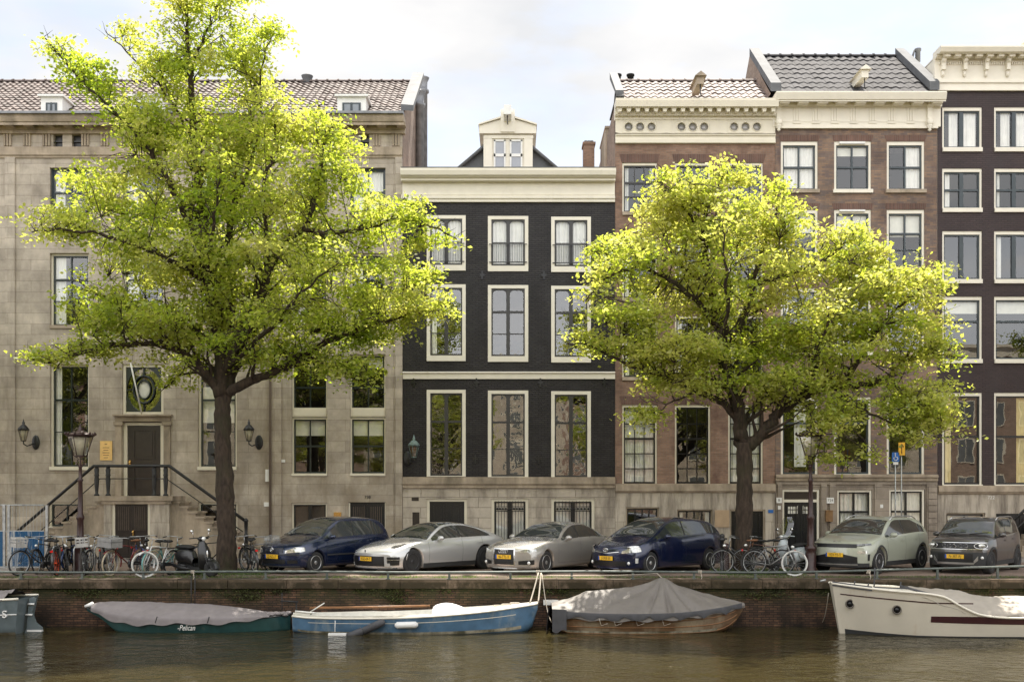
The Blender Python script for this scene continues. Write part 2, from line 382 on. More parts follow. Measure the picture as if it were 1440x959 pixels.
M['yellow_sign'] = mat('yellow_sign_face', (0.80, 0.42, 0.02), 0.45, var=0.03)
M['blue_sign'] = mat('blue_sign_face', (0.02, 0.13, 0.42), 0.45, var=0.03)
M['plate'] = mat('yellow_plate', (0.82, 0.48, 0.02), 0.45, var=0.03)
M['plate_eu'] = mat('plate_blue_band', (0.02, 0.08, 0.35), 0.45, var=0.03)
M['wood'] = mat('brown_varnished_wood', (0.22, 0.10, 0.035), 0.5, var=0.3, scale=5, bump=0.2)
M['dull_oak'] = mat('dull_brown_oak', (0.085, 0.062, 0.045), 0.6, var=0.2)
M['leather'] = mat('brown_leather', (0.16, 0.07, 0.03), 0.5, var=0.2)
M['moss'] = mat('moss', (0.050, 0.060, 0.012), 0.95, var=0.5, scale=12)
M['rope'] = mat('pale_rope', (0.42, 0.37, 0.30), 0.9, var=0.2, scale=30)
M['street'] = brickmat('clinker_paving', (0.26, 0.185, 0.145), (0.20, 0.145, 0.115), (0.12, 0.10, 0.08), 0.21, 0.07, 0.008, 0.5, ground=True, vari=0.3)
M['pavement'] = brickmat('concrete_paving', (0.27, 0.235, 0.20), (0.23, 0.20, 0.17), (0.12, 0.10, 0.09), 0.30, 0.30, 0.006, 0.4, ground=True, vari=0.2)
M['kerb'] = mat('grey_kerb_stone', (0.27, 0.25, 0.23), 0.8, var=0.2, bump=0.2)
M['coping'] = brickmat('worn_coping_stone', (0.21, 0.15, 0.105), (0.15, 0.11, 0.08), (0.05, 0.04, 0.03), 1.45, 5.0, 0.012, 0.8, vari=0.45,
                       stain=((0.070, 0.052, 0.030), 1.6, 0.38, 0.58, 0.7, None), stain2=((0.030, 0.023, 0.011), 2.2, 0.33, 0.50, 0.8, (-0.02, -0.10)))
M['quay'] = brickmat('wet_quay_brick', (0.165, 0.088, 0.052), (0.075, 0.042, 0.029), (0.030, 0.023, 0.017), 0.21, 0.062, 0.010, 0.9, vari=0.5, vs=1.5,
                     stain=((0.028, 0.036, 0.010), 1.7, 0.36, 0.52, 0.7, (-0.85, -0.2)), stain2=((0.014, 0.012, 0.009), 1.2, 0.36, 0.56, 0.5, (-0.2, -1.25)))
M['soil'] = mat('earth', (0.075, 0.052, 0.030), 0.95, var=0.4, scale=5, bump=0.5)

def leafmat(name, diff, trans, gloss=0.06):
    m = bpy.data.materials.new(name); m.use_nodes = True
    n = m.node_tree.nodes; l = m.node_tree.links; n.remove(n['Principled BSDF']); o = n['Material Output']
    at = n.new('ShaderNodeAttribute'); at.attribute_name = 'tone'
    def ramp(cols):
        r = n.new('ShaderNodeValToRGB'); e = r.color_ramp.elements
        e[0].position = 0.0; e[0].color = (*cols[0], 1); e[1].position = 1.0; e[1].color = (*cols[2], 1)
        k = e.new(0.5); k.color = (*cols[1], 1)
        l.new(at.outputs['Fac'], r.inputs['Fac']); return r
    d = n.new('ShaderNodeBsdfDiffuse'); t = n.new('ShaderNodeBsdfTranslucent'); g = n.new('ShaderNodeBsdfGlossy'); g.inputs['Roughness'].default_value = 0.5
    g.inputs['Color'].default_value = (1, 1, 0.95, 1)
    l.new(ramp(diff).outputs[0], d.inputs['Color']); l.new(ramp(trans).outputs[0], t.inputs['Color'])
    a = n.new('ShaderNodeMixShader'); a.inputs['Fac'].default_value = 0.64; l.new(d.outputs[0], a.inputs[1]); l.new(t.outputs[0], a.inputs[2])
    b = n.new('ShaderNodeMixShader'); b.inputs['Fac'].default_value = gloss; l.new(a.outputs[0], b.inputs[1]); l.new(g.outputs[0], b.inputs[2])
    l.new(b.outputs[0], o.inputs['Surface'])
    return m
M['leaf'] = leafmat('elm_leaf', ((0.14, 0.205, 0.024), (0.27, 0.33, 0.055), (0.44, 0.43, 0.14)), ((0.35, 0.50, 0.022), (0.53, 0.61, 0.055), (0.70, 0.68, 0.16)), 0.03)
M['grass'] = leafmat('grass_blade', ((0.04, 0.08, 0.01), (0.06, 0.12, 0.015), (0.12, 0.16, 0.03)), ((0.06, 0.14, 0.01), (0.1, 0.2, 0.015), (0.2, 0.28, 0.03)))
M['bark'] = mat('elm_bark', (0.040, 0.027, 0.018), 0.95, var=0.5, scale=14, bump=1.0, bscale=26, zs=0.3, stain=((0.034, 0.034, 0.014), 1.6, 0.5, 0.72, 0.5))

# water
def watermat():
    m, n, l, b = prnode('canal_water')
    b.inputs['Base Color'].default_value = (0.034, 0.027, 0.010, 1); b.inputs['Roughness'].default_value = 0.03; b.inputs['IOR'].default_value = 1.33
    b.inputs['Specular IOR Level'].default_value = 0.42
    t = n.new('ShaderNodeTexCoord')
    def wave(sx, sy, sc, det, dist):
        mp_ = n.new('ShaderNodeMapping'); mp_.inputs['Scale'].default_value = (sx, sy, 1); l.new(t.outputs['Object'], mp_.inputs['Vector'])
        q = n.new('ShaderNodeTexNoise'); q.inputs['Scale'].default_value = sc; q.inputs['Detail'].default_value = det; q.inputs['Distortion'].default_value = 0.6
        l.new(mp_.outputs[0], q.inputs['Vector']); ml = n.new('ShaderNodeMath'); ml.operation = 'MULTIPLY'; ml.inputs[1].default_value = dist
        l.new(q.outputs['Fac'], ml.inputs[0]); return ml
    a = wave(0.8, 1.1, 0.6, 2, 0.45); c = wave(1, 1.15, 2.0, 4, 0.62); d = wave(1, 1.5, 6.0, 3, 0.14)
    a2 = n.new('ShaderNodeMath'); l.new(a.outputs[0], a2.inputs[0]); l.new(c.outputs[0], a2.inputs[1])
    ad = n.new('ShaderNodeMath'); l.new(a2.outputs[0], ad.inputs[0]); l.new(d.outputs[0], ad.inputs[1])
    bp = n.new('ShaderNodeBump'); bp.inputs['Strength'].default_value = 1.0; bp.inputs['Distance'].default_value = 0.13
    l.new(ad.outputs[0], bp.inputs['Height']); l.new(bp.outputs[0], b.inputs['Normal'])
    return m
M['water'] = watermat()

# ------------------------------------------------------------------ ground, street, quay, canal
WZ = -1.26; QY = 29.25
mb = MB(); mb.quad((-150, QY + 0.3, -0.02), (150, QY + 0.3, -0.02), (150, 600, -0.02), (-150, 600, -0.02))
struct(mb.build('ground', M['soil']))
mb = MB(); mb.quad((-150, 30.4, 0), (150, 30.4, 0), (150, 36.7, 0), (-150, 36.7, 0)); struct(mb.build('street', M['street']))
mb = MB(); mb.box(-150, 150, 36.85, 39.3, -0.1, 0.10); struct(mb.build('pavement', M['pavement']))
mb = MB(); x = -60
while x < 60: mb.box(x, x + 0.985, 36.70, 36.85, -0.1, 0.115); x += 1.0
struct(mb.build('kerb', M['kerb']))
mb = MB(); mb.quad((-150, -60, WZ), (150, -60, WZ), (150, QY + 0.2, WZ), (-150, QY + 0.2, WZ)); struct(mb.build('water', M['water']))
# quay wall in brick under the coping stones
mb = MB(); mb.box(-80, 80, QY + 0.06, QY + 0.5, -3.0, -0.24)
struct(tag(mb.build('quay_wall', M['quay']), 'old dark brick quay wall above the canal water', 'quay wall'))
mb = MB(); random.seed(3); x = -80
while x < 80:
    w = random.uniform(1.2, 1.7); dy = random.uniform(-0.012, 0.012); dz = random.uniform(-0.012, 0.006)
    mb.box(x, x + w - 0.014, QY - 0.03 + dy, QY + 0.55, -0.24, 0.0 + dz); x += w
mb.box(-80, 80, QY + .0, QY + .5, -.235, -.015)  # added backing strip inside the stones, keeps sunlight out of their joints
struct(tag(mb.build('quay_coping', M['coping']), 'worn stone coping along the top of the quay', 'coping'))
mb = MB(); mb.quad((-150, QY + 0.5, -0.01), (150, QY + 0.5, -0.01), (150, 30.42, -0.004), (-150, 30.42, -0.004)); struct(mb.build('quay_verge', M['soil']))
# near side of the canal (behind and under the camera)
mb = MB(); mb.quad((-150, -300, 0), (150, -300, 0), (150, 2.6, 0), (-150, 2.6, 0)); struct(mb.build('near_street', M['street']))
mb = MB(); mb.box(-80, 80, 2.4, 3.0, -3, 0.03); struct(mb.build('near_quay_wall', M['quay']))
# ------------------------------------------------------------------ facade builder
def wall_with_holes(mb, x0, x1, z0, z1, holes, y, depth, mi=0):
    """front sheet of a wall at y with rectangular holes (x0,z0,x1,z1) and their reveals"""
    xs = sorted({x0, x1} | {h[0] for h in holes} | {h[2] for h in holes}); zs = sorted({z0, z1} | {h[1] for h in holes} | {h[3] for h in holes})
    xs = [x for x in xs if x0 <= x <= x1]; zs = [z for z in zs if z0 <= z <= z1]
    for i in range(len(xs) - 1):
        for j in range(len(zs) - 1):
            cx, cz = (xs[i] + xs[i + 1]) / 2, (zs[j] + zs[j + 1]) / 2
            if any(h[0] < cx < h[2] and h[1] < cz < h[3] for h in holes): continue
            mb.quad((xs[i], y, zs[j]), (xs[i + 1], y, zs[j]), (xs[i + 1], y, zs[j + 1]), (xs[i], y, zs[j + 1]), mi)
    for a, b, c, d in holes:
        y2 = y + depth
        mb.quad((a, y, b), (a, y, d), (a, y2, d), (a, y2, b), mi); mb.quad((c, y, b), (c, y2, b), (c, y2, d), (c, y, d), mi)
        mb.quad((a, y, b), (a, y2, b), (c, y2, b), (c, y, b), mi); mb.quad((a, y, d), (c, y, d), (c, y2, d), (a, y2, d), mi)

def px_hole(r, Y=39.0): return (XA(r[0], Y), ZA(r[3], Y), XA(r[2], Y), ZA(r[1], Y))

def window(root, r, Y=39.0, frame='cream', sash='dgrey', fw=0.11, inset=-0.015, sill=0.16, sillout=0.06, cols=2, rows=(0.33, 0.66), thick=(0,), mull=0.045,
           cmull=None, arched=False, glass='glass', curtain=None, rail=False, sillmat=None, top=0.0, hole=True, bars=0.02, frame_d=0.16, fwt=None):
    """r = outer rectangle of the frame in photo pixels; rows = fractions from the top where glazing bars run"""
    x0, z0, x1, z1 = px_hole(r, Y); y = Y + inset
    fwt = fwt or fw
    f = MB(); zb = z0 + (sill if sill else 0)
    f.box(x0 + 0.003, x0 + fw, y, y + frame_d, zb, z1 - 0.003); f.box(x1 - fw, x1 - 0.003, y, y + frame_d, zb, z1 - 0.003)
    f.box(x0 + fw, x1 - fw, y, y + frame_d, z1 - fwt, z1 - 0.003)
    w = f.build('window', M[frame], root)
    if sill:
        s = MB(); s.box(x0 + 0.003 - (0.05 if sillout > 0.07 else 0), x1 - 0.003 + (0.05 if sillout > 0.07 else 0), Y - sillout, Y + 0.2, z0 + 0.003, zb - 0.002)
        s.build('sill', M[sillmat or frame], w)
    a, b, c, d = x0 + fw, zb, x1 - fw, z1 - fwt
    ys = y + 0.05; ye = ys + 0.06; sw = 0.05
    g = MB()
    g.box(a + .002, a + sw, ys, ye, b + .002, d - .002); g.box(c - sw, c - .002, ys, ye, b + .002, d - .002)
    g.box(a + sw, c - sw, ys, ye, d - sw, d - .002); g.box(a + sw, c - sw, ys, ye, b + .002, b + sw * 1.3)
    ia, ic, ib, id_ = a + sw, c - sw, b + sw * 1.3, d - sw
    if cols > 1:
        for k in range(1, cols):
            xm = ia + (ic - ia) * k / cols; mw = (cmull if (cmull and cols == 2) else mull) / 2
            g.box(xm - mw, xm + mw, ys + (-.012 if cmull else 0.004), ye - .004, ib, id_)
    for i, fr in enumerate(rows):
        zm = id_ - (id_ - ib) * fr; t = 0.035 if i in thick else bars / 2 + 0.004
        g.box(ia, ic, ys + 0.008 - (0.014 if i in thick else 0), ye - .007, zm - t, zm + t)
    if arched:
        cw = (cmull or mull) / 2; rr = 0.13
        for k in range(cols):
            lx = ia + (ic - ia) * k / cols + (cw if k else 0); rx = ia + (ic - ia) * (k + 1) / cols - (cw if k < cols - 1 else 0)
            for sx, ox in ((1, lx), (-1, rx)):
                pts = [(ox, id_)]
                for q in range(6):
                    t = math.pi / 2 * q / 5
                    pts.append((ox + sx * (rr - rr * math.sin(t)), id_ - (rr - rr * math.cos(t))))
                if sx < 0: pts = pts[::-1]
                g.prism(pts, ys + 0.011, ye - 0.009)
    g.build('sash', M[sash], w)
    p = MB(); p.quad((ia, ye - 0.012, ib), (ic, ye - 0.012, ib), (ic, ye - 0.012, id_), (ia, ye - 0.012, id_)); p.build('pane', M[glass], w)
    if not curtain and hole and glass in ('glass', 'glass_hi') and (x1 - x0) > .9:
        q = (int(r[0] * 7 + r[1] * 3) % 5)        # rooms differ: no curtain, one side, both sides, half blind
        curtain = {1: ('curtain', 'curtain', [(0, .2, 0, 1)]), 2: ('curtain', 'net', [(0, .16, 0, 1), (.84, 1, 0, 1)]), 3: ('blind', 'blind', [(0, 1, 0, .22)])}.get(q)
    if curtain:
        kind = curtain[0]; cm = curtain[1]; spans = curtain[2]      # spans: (fx0, fx1, fz0 from top, fz1)
        cmesh = MB()
        for (u0, u1, v0, v1) in spans:
            xa, xb = a + (c - a) * u0, a + (c - a) * u1; za, zc_ = d - (d - b) * v0, d - (d - b) * v1
            n = max(8, int((xb - xa) / 0.022)); rws = []
            ph = random.random() * 6
            for zz in (zc_, za):
                rws.append([(xa + (xb - xa) * i / n, ye + 0.05 + (0.022 * math.sin(i * 1.15 + ph + 0.6 * math.sin(i * .31)) if kind == 'curtain' else 0.003 * (i % 2)), zz) for i in range(n + 1)])
            cmesh.grid(rws)
        cmesh.build(kind, M[cm], w)
    if rail:
        q = MB(); zt = b + (d - b) * 0.45; zb2 = b + 0.10
        q.box(a - 0.08, c + 0.08, y - 0.07, y - 0.04, zt, zt + 0.025); q.box(a - 0.08, c + 0.08, y - 0.07, y - 0.04, zb2, zb2 + 0.03)
        n = 19
        for i in range(n + 1):
            xx = a + (c - a) * i / n; q.box(xx - 0.006, xx + 0.006, y - 0.06, y - 0.048, zb2, zt)
        q.build('guard_rail', M['iron'], w)
    return w

def profile(root, name, m, x0, x1, steps, Y=39.0, back=None):
    """moulding: steps = [(pixel y, how far it stands proud in m), ...] from top to bottom, each step keeps until the next"""
    pr = []; back = Y + 0.12 if back is None else back
    for i in range(len(steps) - 1):
        o = steps[i][1]; o2 = steps[i][2] if len(steps[i]) > 2 else o; z0, z1 = ZA(steps[i][0], Y - o), ZA(steps[i + 1][0], Y - o2)
        pr.append((Y - o, z0)); pr.append((Y - o2, z1))
    pr = [(back, pr[0][1])] + pr + [(back, pr[-1][1])]
    mb = MB(); mb.xprof(pr, x0, x1)
    return mb.build(name, M[m], root)

def tile_roof(root, name, m, x0, x1, y0, z0, y1, z1, tw=0.23, rows=14, amp=0.035, jit=0.12, step=0.045):
    mb = MB(); ln = math.hypot(y1 - y0, z1 - z0); ny, nz = -(z1 - z0) / ln, (y1 - y0) / ln
    nt_ = max(1, int((x1 - x0) / tw)); tw = (x1 - x0) / nt_
    prof = [(0, 0.2), (0.18, 0.75), (0.36, 1.0), (0.54, 0.75), (0.72, 0.15), (0.88, 0.0), (1.0, 0.2)]
    rnd = random.Random(5)
    for r in range(rows):
        for k in range(nt_):
            t0, t1 = r / rows, (r + 1.12) / rows
            j = rnd.uniform(-0.012, 0.012)
            mb.tn = rnd.uniform(1 - jit * 3, 1 + jit * 2)
            lo, hi, lip = [], [], []
            for u, h in prof:
                x = x0 + (k + u) * tw
                a0 = amp * h + step + j; a1 = amp * h + 0.004
                lo.append((x, y0 + (y1 - y0) * t0 + ny * a0, z0 + (z1 - z0) * t0 + nz * a0)); hi.append((x, y0 + (y1 - y0) * t1 + ny * a1, z0 + (z1 - z0) * t1 + nz * a1))
                b0 = amp * h + 0.008 + j; lip.append((x, y0 + (y1 - y0) * t0 + ny * b0, z0 + (z1 - z0) * t0 + nz * b0))
            mb.grid([lip, lo]); mb.grid([lo, hi])
    mb.tn = 1.0
    o = mb.build(name, [M[m]], root)
    mb = MB()
    mb.quad((x0, y0, z0), (x1, y0, z0), (x1, y1, z1), (x0, y1, z1)); mb.quad((x0, y1, z1), (x1, y1, z1), (x1, y1 + (y1 - y0), z0), (x0, y1 + (y1 - y0), z0))
    mb.build('roof_deck', M['lead'], o)
    # ridge tiles
    mb = MB(); n = max(2, int((x1 - x0) / 0.42))
    for i in range(n):
        xa = x0 + (x1 - x0) * i / n; xb = x0 + (x1 - x0) * (i + 1) / n
        pr = [(y1 + 0.13 * math.cos(t), z1 + 0.01 + 0.10 * math.sin(t)) for t in [math.pi * q / 6 for q in range(7)]]
        mb.tn = rnd.uniform(0.7, 1.1); mb.xprof(pr, xa + 0.012, xb)
        mb.xprof([(y1 + (p[0] - y1) * 1.25, z1 + (p[1] - z1) * 1.25) for p in pr], xb - 0.06, xb)
    mb.build('ridge_tile', M[m], o)
    return o

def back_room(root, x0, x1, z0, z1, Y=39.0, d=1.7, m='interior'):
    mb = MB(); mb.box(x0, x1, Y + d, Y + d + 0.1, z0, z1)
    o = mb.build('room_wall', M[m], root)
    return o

def body_sides(mb, x0, x1, z0, z1, Y, depth=9, mi=0):
    mb.quad((x0, Y, z0), (x0, Y + depth, z0), (x0, Y + depth, z1), (x0, Y, z1), mi); mb.quad((x1, Y, z0), (x1, Y, z1), (x1, Y + depth, z1), (x1, Y + depth, z0), mi)
    mb.quad((x0, Y + depth, z0), (x1, Y + depth, z0), (x1, Y + depth, z1), (x0, Y + depth, z1), mi)

# ================================================================== HOUSE 1: the wide sandstone building
FY = 39.0
h1 = thing('stone_building', 'wide pale sandstone building with a double stoop, tall windows and a tiled roof', 'building', (XA(203), FY, 0))
WX0, WX1 = XA(-160), XA(566)
C = {'A2': (-54, -4), 'L': (70, 125), 'C': (172, 230), 'R': (278, 333), 'A': (410, 460), 'B': (492, 542)}
rows_w = []
for k in ('A2', 'L', 'C', 'R', 'A', 'B'):
    x0, x1 = C[k]
    rows_w.append((k, 't3', (x0, 236, x1, 306))); rows_w.append((k, 't2', (x0, 356, x1, 462)))
    if k == 'C': continue
    if k in ('L', 'R'): rows_w.append((k, 'main', (x0, 512, x1, 661)))
    else: rows_w.append((k, 'mainA', (x0, 498, x1, 669)))
basement = [('L', (68, 706, 116, 742)), ('R', (278, 706, 334, 745)), ('A', (410, 707, 460, 762)), ('A2', (-54, 707, -4, 762))]
holes = [px_hole(r) for _, _, r in rows_w] + [px_hole(r) for _, r in basement] + [px_hole((172, 512, 230, 585)), px_hole((173, 593, 230, 697)), px_hole((490, 706, 542, 781))]
fr = [(75, 189, 88, 207), (101, 189, 115, 207), (507, 189, 519, 207), (330, 189, 343, 207)]
holes += [px_hole(r) for r in fr]
mb = MB(); 
wall_with_holes(mb, WX0, WX1, -0.2, ZA(160), holes, FY, 0.26)
body_sides(mb, WX0, WX1, -0.2, ZA(160), FY, 9, 1)
mb.add([(WX1, FY, ZA(160)), (WX1, FY + 9, ZA(160)), (WX1, FY + 4.4, 18.35)], [(0, 1, 2)], 1)
mb.add([(WX0, FY, ZA(160)), (WX0, FY + 9, ZA(160)), (WX0, FY + 4.4, 18.35)], [(0, 2, 1)], 1)
mb.build('wall', [M['stone'], M['side_brick']], h1)
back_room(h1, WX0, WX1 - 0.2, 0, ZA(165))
mb = MB()      # wings stand a little proud: pilaster strips
for a, b in ((-160, -140), (8, 22), (380, 396), (556, 566)):
    mb.box(XA(a), XA(b) - (0.003 if b < 566 else 0), FY - 0.07, FY + 0.02, 0.1, ZA(222))
mb.build_pieces('pilaster', M['stone'], h1)
for k, lvl, r in rows_w:
    if lvl == 't3': window(h1, r, frame='dblue', sash='dblue', fw=0.05, inset=0.13, sill=0.12, sillout=0.05, sillmat='stone_plain', cols=2, rows=(0.5,), glass='glass_hi', curtain=('curtain', 'curtain', [(0, 1, 0, 1)]) if k == 'B' else ('curtain', 'curtain', [(0, 0.3, 0, 1)]))
    elif lvl == 't2': window(h1, r, frame='cream', sash='dgreen', fw=0.07, inset=0.13, sill=0.12, sillout=0.05, sillmat='stone_plain', cols=2, rows=(0.34, 0.66), curtain=('curtain', 'curtain', [(0, 0.32, 0, 1)]))
    elif lvl == 'main': window(h1, r, frame='cream', sash='dgreen', fw=0.075, inset=0.13, sill=0.13, sillout=0.06, sillmat='cream', cols=2, rows=(0.33, 0.66), curtain=('blind', 'blind', [(0, 1, 0.2, 0.56)]) if k == 'R' else None)
    else:
        x0, y0, x1, y1 = r
        window(h1, (x0, y0, x1, 575), frame='cream', sash='dgreen', fw=0.055, inset=0.13, sill=0, cols=2, rows=(0.6,), glass='glass')
        b = MB(); b.box(XA(x0) + .01, XA(x1) - .01, FY + 0.09, FY + 0.24, ZA(586), ZA(573)); b.box(XA(x0) + .04, XA(x1) - .04, FY + 0.075, FY + 0.095, ZA(584), ZA(576)); b.build('spandrel_panel', M['cream'], h1)
        window(h1, (x0, 587, x1, y1), frame='cream', sash='dgreen', fw=0.055, inset=0.13, sill=0.09, sillout=0.04, sillmat='cream', cols=2, rows=(0.5,), curtain=('blind', 'blind', [(0, 1, 0, 0.30)]))
for k, r in basement:
    if k in ('A', 'A2'): window(h1, r, frame='cream', sash='black', fw=0.06, inset=0.08, sill=0.05, cols=2, rows=(), cmull=0.12, curtain=('blind', 'dull_oak', [(0, 1, 0, 1)]))
    else: window(h1, r, frame='cream', sash='dgreen', fw=0.07, inset=0.1, sill=0.05, cols=2, rows=())
mb = MB()       # louvre backs of the attic openings
for r in fr:
    a, b, c, d = px_hole(r); mb.box(a, c, FY + 0.18, FY + 0.22, b, d)
    mb.box(a, c, FY + 0.1, FY + 0.14, b + (d - b) * .45, b + (d - b) * .55)
mb.build_pieces('louvre', M['dgrey'], h1)
def panelled_door(root, x0, x1, z0, z1, y, m='door_brown', leaves=2, grille=False, slot=True, knob=True, name='door'):
    mb = MB(); mb.box(x0, x1, y, y + 0.06, z0, z1); w = (x1 - x0) / leaves
    for i in range(leaves):
        a, b = x0 + w * i + 0.012, x0 + w * (i + 1) - 0.012
        mb.box(a, b, y - 0.012, y, z0 + .01, z1 - .01)
        if not grille:
            for (f0, f1) in ((0.05, 0.45), (0.52, 0.94)):
                pa, pb, pz0, pz1 = a + w * .17, b - w * .17, z0 + (z1 - z0) * f0, z0 + (z1 - z0) * f1
                for q in ((pa, pb, pz1 - .035, pz1), (pa, pb, pz0, pz0 + .035), (pa, pa + .035, pz0 + .036, pz1 - .036), (pb - .035, pb, pz0 + .036, pz1 - .036)):
                    mb.box(q[0], q[1], y - 0.04, y - .013, q[2], q[3])
                mb.box(pa + .09, pb - .09, y - 0.03, y - .013, pz0 + .1, pz1 - .1)
        else:
            pa, pb, pz0, pz1 = a + w * .2, b - w * .2, z0 + (z1 - z0) * .5, z0 + (z1 - z0) * .93
            mb.box(a + w * .2, b - w * .2, y - 0.03, y - .013, z0 + (z1 - z0) * .08, z0 + (z1 - z0) * .38)
            mb.box(pa - .04, pb + .04, y - 0.035, y - .013, pz1, pz1 + .035); mb.box(pa - .04, pb + .04, y - 0.035, y - .013, pz0 - .035, pz0)
    d = mb.build(name, M[m], root)
    if grille:
        g = MB()
        for i in range(leaves):
            a, b = x0 + w * i, x0 + w * (i + 1); pa, pb, pz0, pz1 = a + w * .2, b - w * .2, z0 + (z1 - z0) * .5, z0 + (z1 - z0) * .93
            for q in range(6):
                xx = pa + (pb - pa) * q / 5; g.box(xx - .012, xx + .012, y - .034, y - .016, pz0, pz1)
        g.build('grille', M['dull_oak'], d)
    if slot:
        s = MB(); xc = (x0 + x1) / 2; s.box(xc - .17, xc + .17, y - .05, y - .031, z0 + (z1 - z0) * .40, z0 + (z1 - z0) * .435); s.build('letter_slot', M['chrome'], d)
    if knob:
        s = MB(); kx = x0 + .08 if leaves == 1 else (x0 + x1) / 2 + .05
        s.box(kx - .03, kx + .03, y - .05, y - .013, z0 + (z1 - z0) * .40, z0 + (z1 - z0) * .50); s.ell((kx, y - .08, z0 + (z1 - z0) * .47), .04, .04, .04, 8, 6); s.build('handle', M['brass'], d)
    return d
# main door, its surround and the oval fanlight
zdoor = 2.2
f = MB(); f.box(XA(173) + .003, XA(178), FY + .06, FY + .2, zdoor, ZA(594)); f.box(XA(225), XA(230) - .003, FY + .06, FY + .2, zdoor, ZA(594)); f.box(XA(178), XA(225), FY + .06, FY + .2, ZA(598), ZA(594))
f.build('door_frame', M['cream'], h1)
panelled_door(h1, XA(178) + .002, XA(225) - .002, zdoor + .02, ZA(598), FY + 0.13, leaves=1)
s = MB(); s.box(XA(163), XA(172), FY - .09, FY + .01, zdoor, ZA(594)); s.box(XA(231), XA(240), FY - .09, FY + .01, zdoor, ZA(594))
s.box(XA(161), XA(174), FY - .13, FY + .01, ZA(598), ZA(593) ); s.box(XA(229), XA(242), FY - .13, FY + .01, ZA(598), ZA(593))
s.box(XA(163), XA(240), FY - .10, FY + .01, ZA(592.5), ZA(586)); s.box(XA(161), XA(243), FY - .22, FY + .01, ZA(585.5), ZA(583)); s.build('door_surround', M['stone_plain'], h1)
cx, cz = XA(201), ZA(549)
f = MB(); x0, z0, x1, z1 = px_hole((172, 512, 230, 583))
for q in ((x0 + .003, x0 + .1, z0, z1), (x1 - .1, x1 - .003, z0, z1), (x0 + .1, x1 - .1, z1 - .1, z1 - .003), (x0 + .1, x1 - .1, z0 + .003, z0 + .1)): f.box(q[0], q[1], FY + .06, FY + .2, q[2], q[3])
fl = f.build('fanlight', M['cream'], h1)
g = MB()
n = 32; rx, rz = (x1 - x0) / 2 - .11, (z1 - z0) / 2 - .11
for i in range(n):
    t0, t1 = 2 * math.pi * i / n, 2 * math.pi * (i + 1) / n
    def sq(t):
        k = 1 / max(abs(math.cos(t)), abs(math.sin(t))); return ((x0 + x1) / 2 + rx * k * math.cos(t), (z0 + z1) / 2 + rz * k * math.sin(t))
    def el(t, a=.98, b=.98): return ((x0 + x1) / 2 + rx * a * math.cos(t), (z0 + z1) / 2 + rz * b * math.sin(t))
    g.prism([el(t0), sq(t0), sq(t1), el(t1)], FY + .11, FY + .15)
def ring(g, a, b, r): g.tube([((x0 + x1) / 2 + a * math.cos(2 * math.pi * i / 24), FY + .10, (z0 + z1) / 2 + b * math.sin(2 * math.pi * i / 24)) for i in range(24)], r, 6, closed=True)
ring(g, rx * .60, rz * .62, .035); ring(g, rx * .38, rz * .42, .03)
xc_, zc_ = (x0 + x1) / 2, (z0 + z1) / 2
g.box(xc_ - rx, xc_ - rx * .6, FY + .1, FY + .13, zc_ - .02, zc_ + .02); g.box(xc_ + rx * .6, xc_ + rx, FY + .1, FY + .13, zc_ - .02, zc_ + .02)
g.box(xc_ - .02, xc_ + .02, FY + .1, FY + .13, zc_ + rz * .6, zc_ + rz); g.box(xc_ - .02, xc_ + .02, FY + .1, FY + .13, zc_ - rz, zc_ - rz * .6)
for i in range(12):
    t = 2 * math.pi * i / 12; g.ell((xc_ + rx * .60 * math.cos(t), FY + .09, zc_ + rz * .62 * math.sin(t)), .045, .03, .045, 6, 4)
g.build('tracery', M['dgreen'], fl)
g = MB(); g.quad((x0 + .1, FY + .16, z0 + .1), (x1 - .1, FY + .16, z0 + .1), (x1 - .1, FY + .16, z1 - .1), (x0 + .1, FY + .16, z1 - .1)); g.build('pane', M['glass_old'], fl)
g = MB(); g.ell((xc_, FY + .17, zc_), rx * .36, .03, rz * .4, 14, 8); g.build('medallion', M['net'], fl)
f = MB(); f.tube([(XA(190.5), FY - .5, ZA(513)), (XA(200), FY - .05, ZA(582))], .028, 8); f.build('flag_pole', M['white'], h1)
# basement double door at the right with the number above it
f = MB(); f.box(XA(490) + .003, XA(492), FY + .04, FY + .16, .1, ZA(707)); f.box(XA(541), XA(542), FY + .04, FY + .16, .1, ZA(707)); f.build('door_frame', M['cream'], h1)
panelled_door(h1, XA(492), XA(541), .1, ZA(707), FY + .1, 'black', 2, True, False, False)
text_mesh('house_number', '730', 0.15, M['ink'], h1, Matrix.Translation((XA(517), FY - .012, ZA(699))) @ FACE, .006)
# string course, base line, frieze, cornice
cx0 = WX0; 
profile(h1, 'string_course', 'stone_plain', WX0, WX1, [(222, .05), (218, .10), (207, .06), (206.5, .06)])
mb = MB(); px = -158
while px < 560:
    if not any(px + 11 > r[0] and px < r[2] for r in fr):
        mb.piece()
        for q in (0, 4, 8): mb.box(XA(px + q), XA(px + q + 2.6), FY - .06, FY + .01, ZA(206), ZA(188.5))
        mb.box(XA(px - 1.5), XA(px + 12), FY - .05, FY + .01, ZA(212), ZA(208.5))
    px += 27.3
mb.build_pieces('triglyph', M['stone_plain'], h1)
profile(h1, 'cornice', 'stone_plain', WX0 - .1, WX1 + .1, [(160, .62), (165, .66, .60), (171, .56), (176, .18), (182, .12), (188, .05), (188.5, .05)])
mb = MB(); px = -150
while px < 562: mb.box(XA(px), XA(px + 12), FY - .5, FY - .17, ZA(176.5, FY - .5), ZA(171.5, FY - .5)); px += 27.3
mb.build_pieces('modillion', M['stone_plain'], h1)
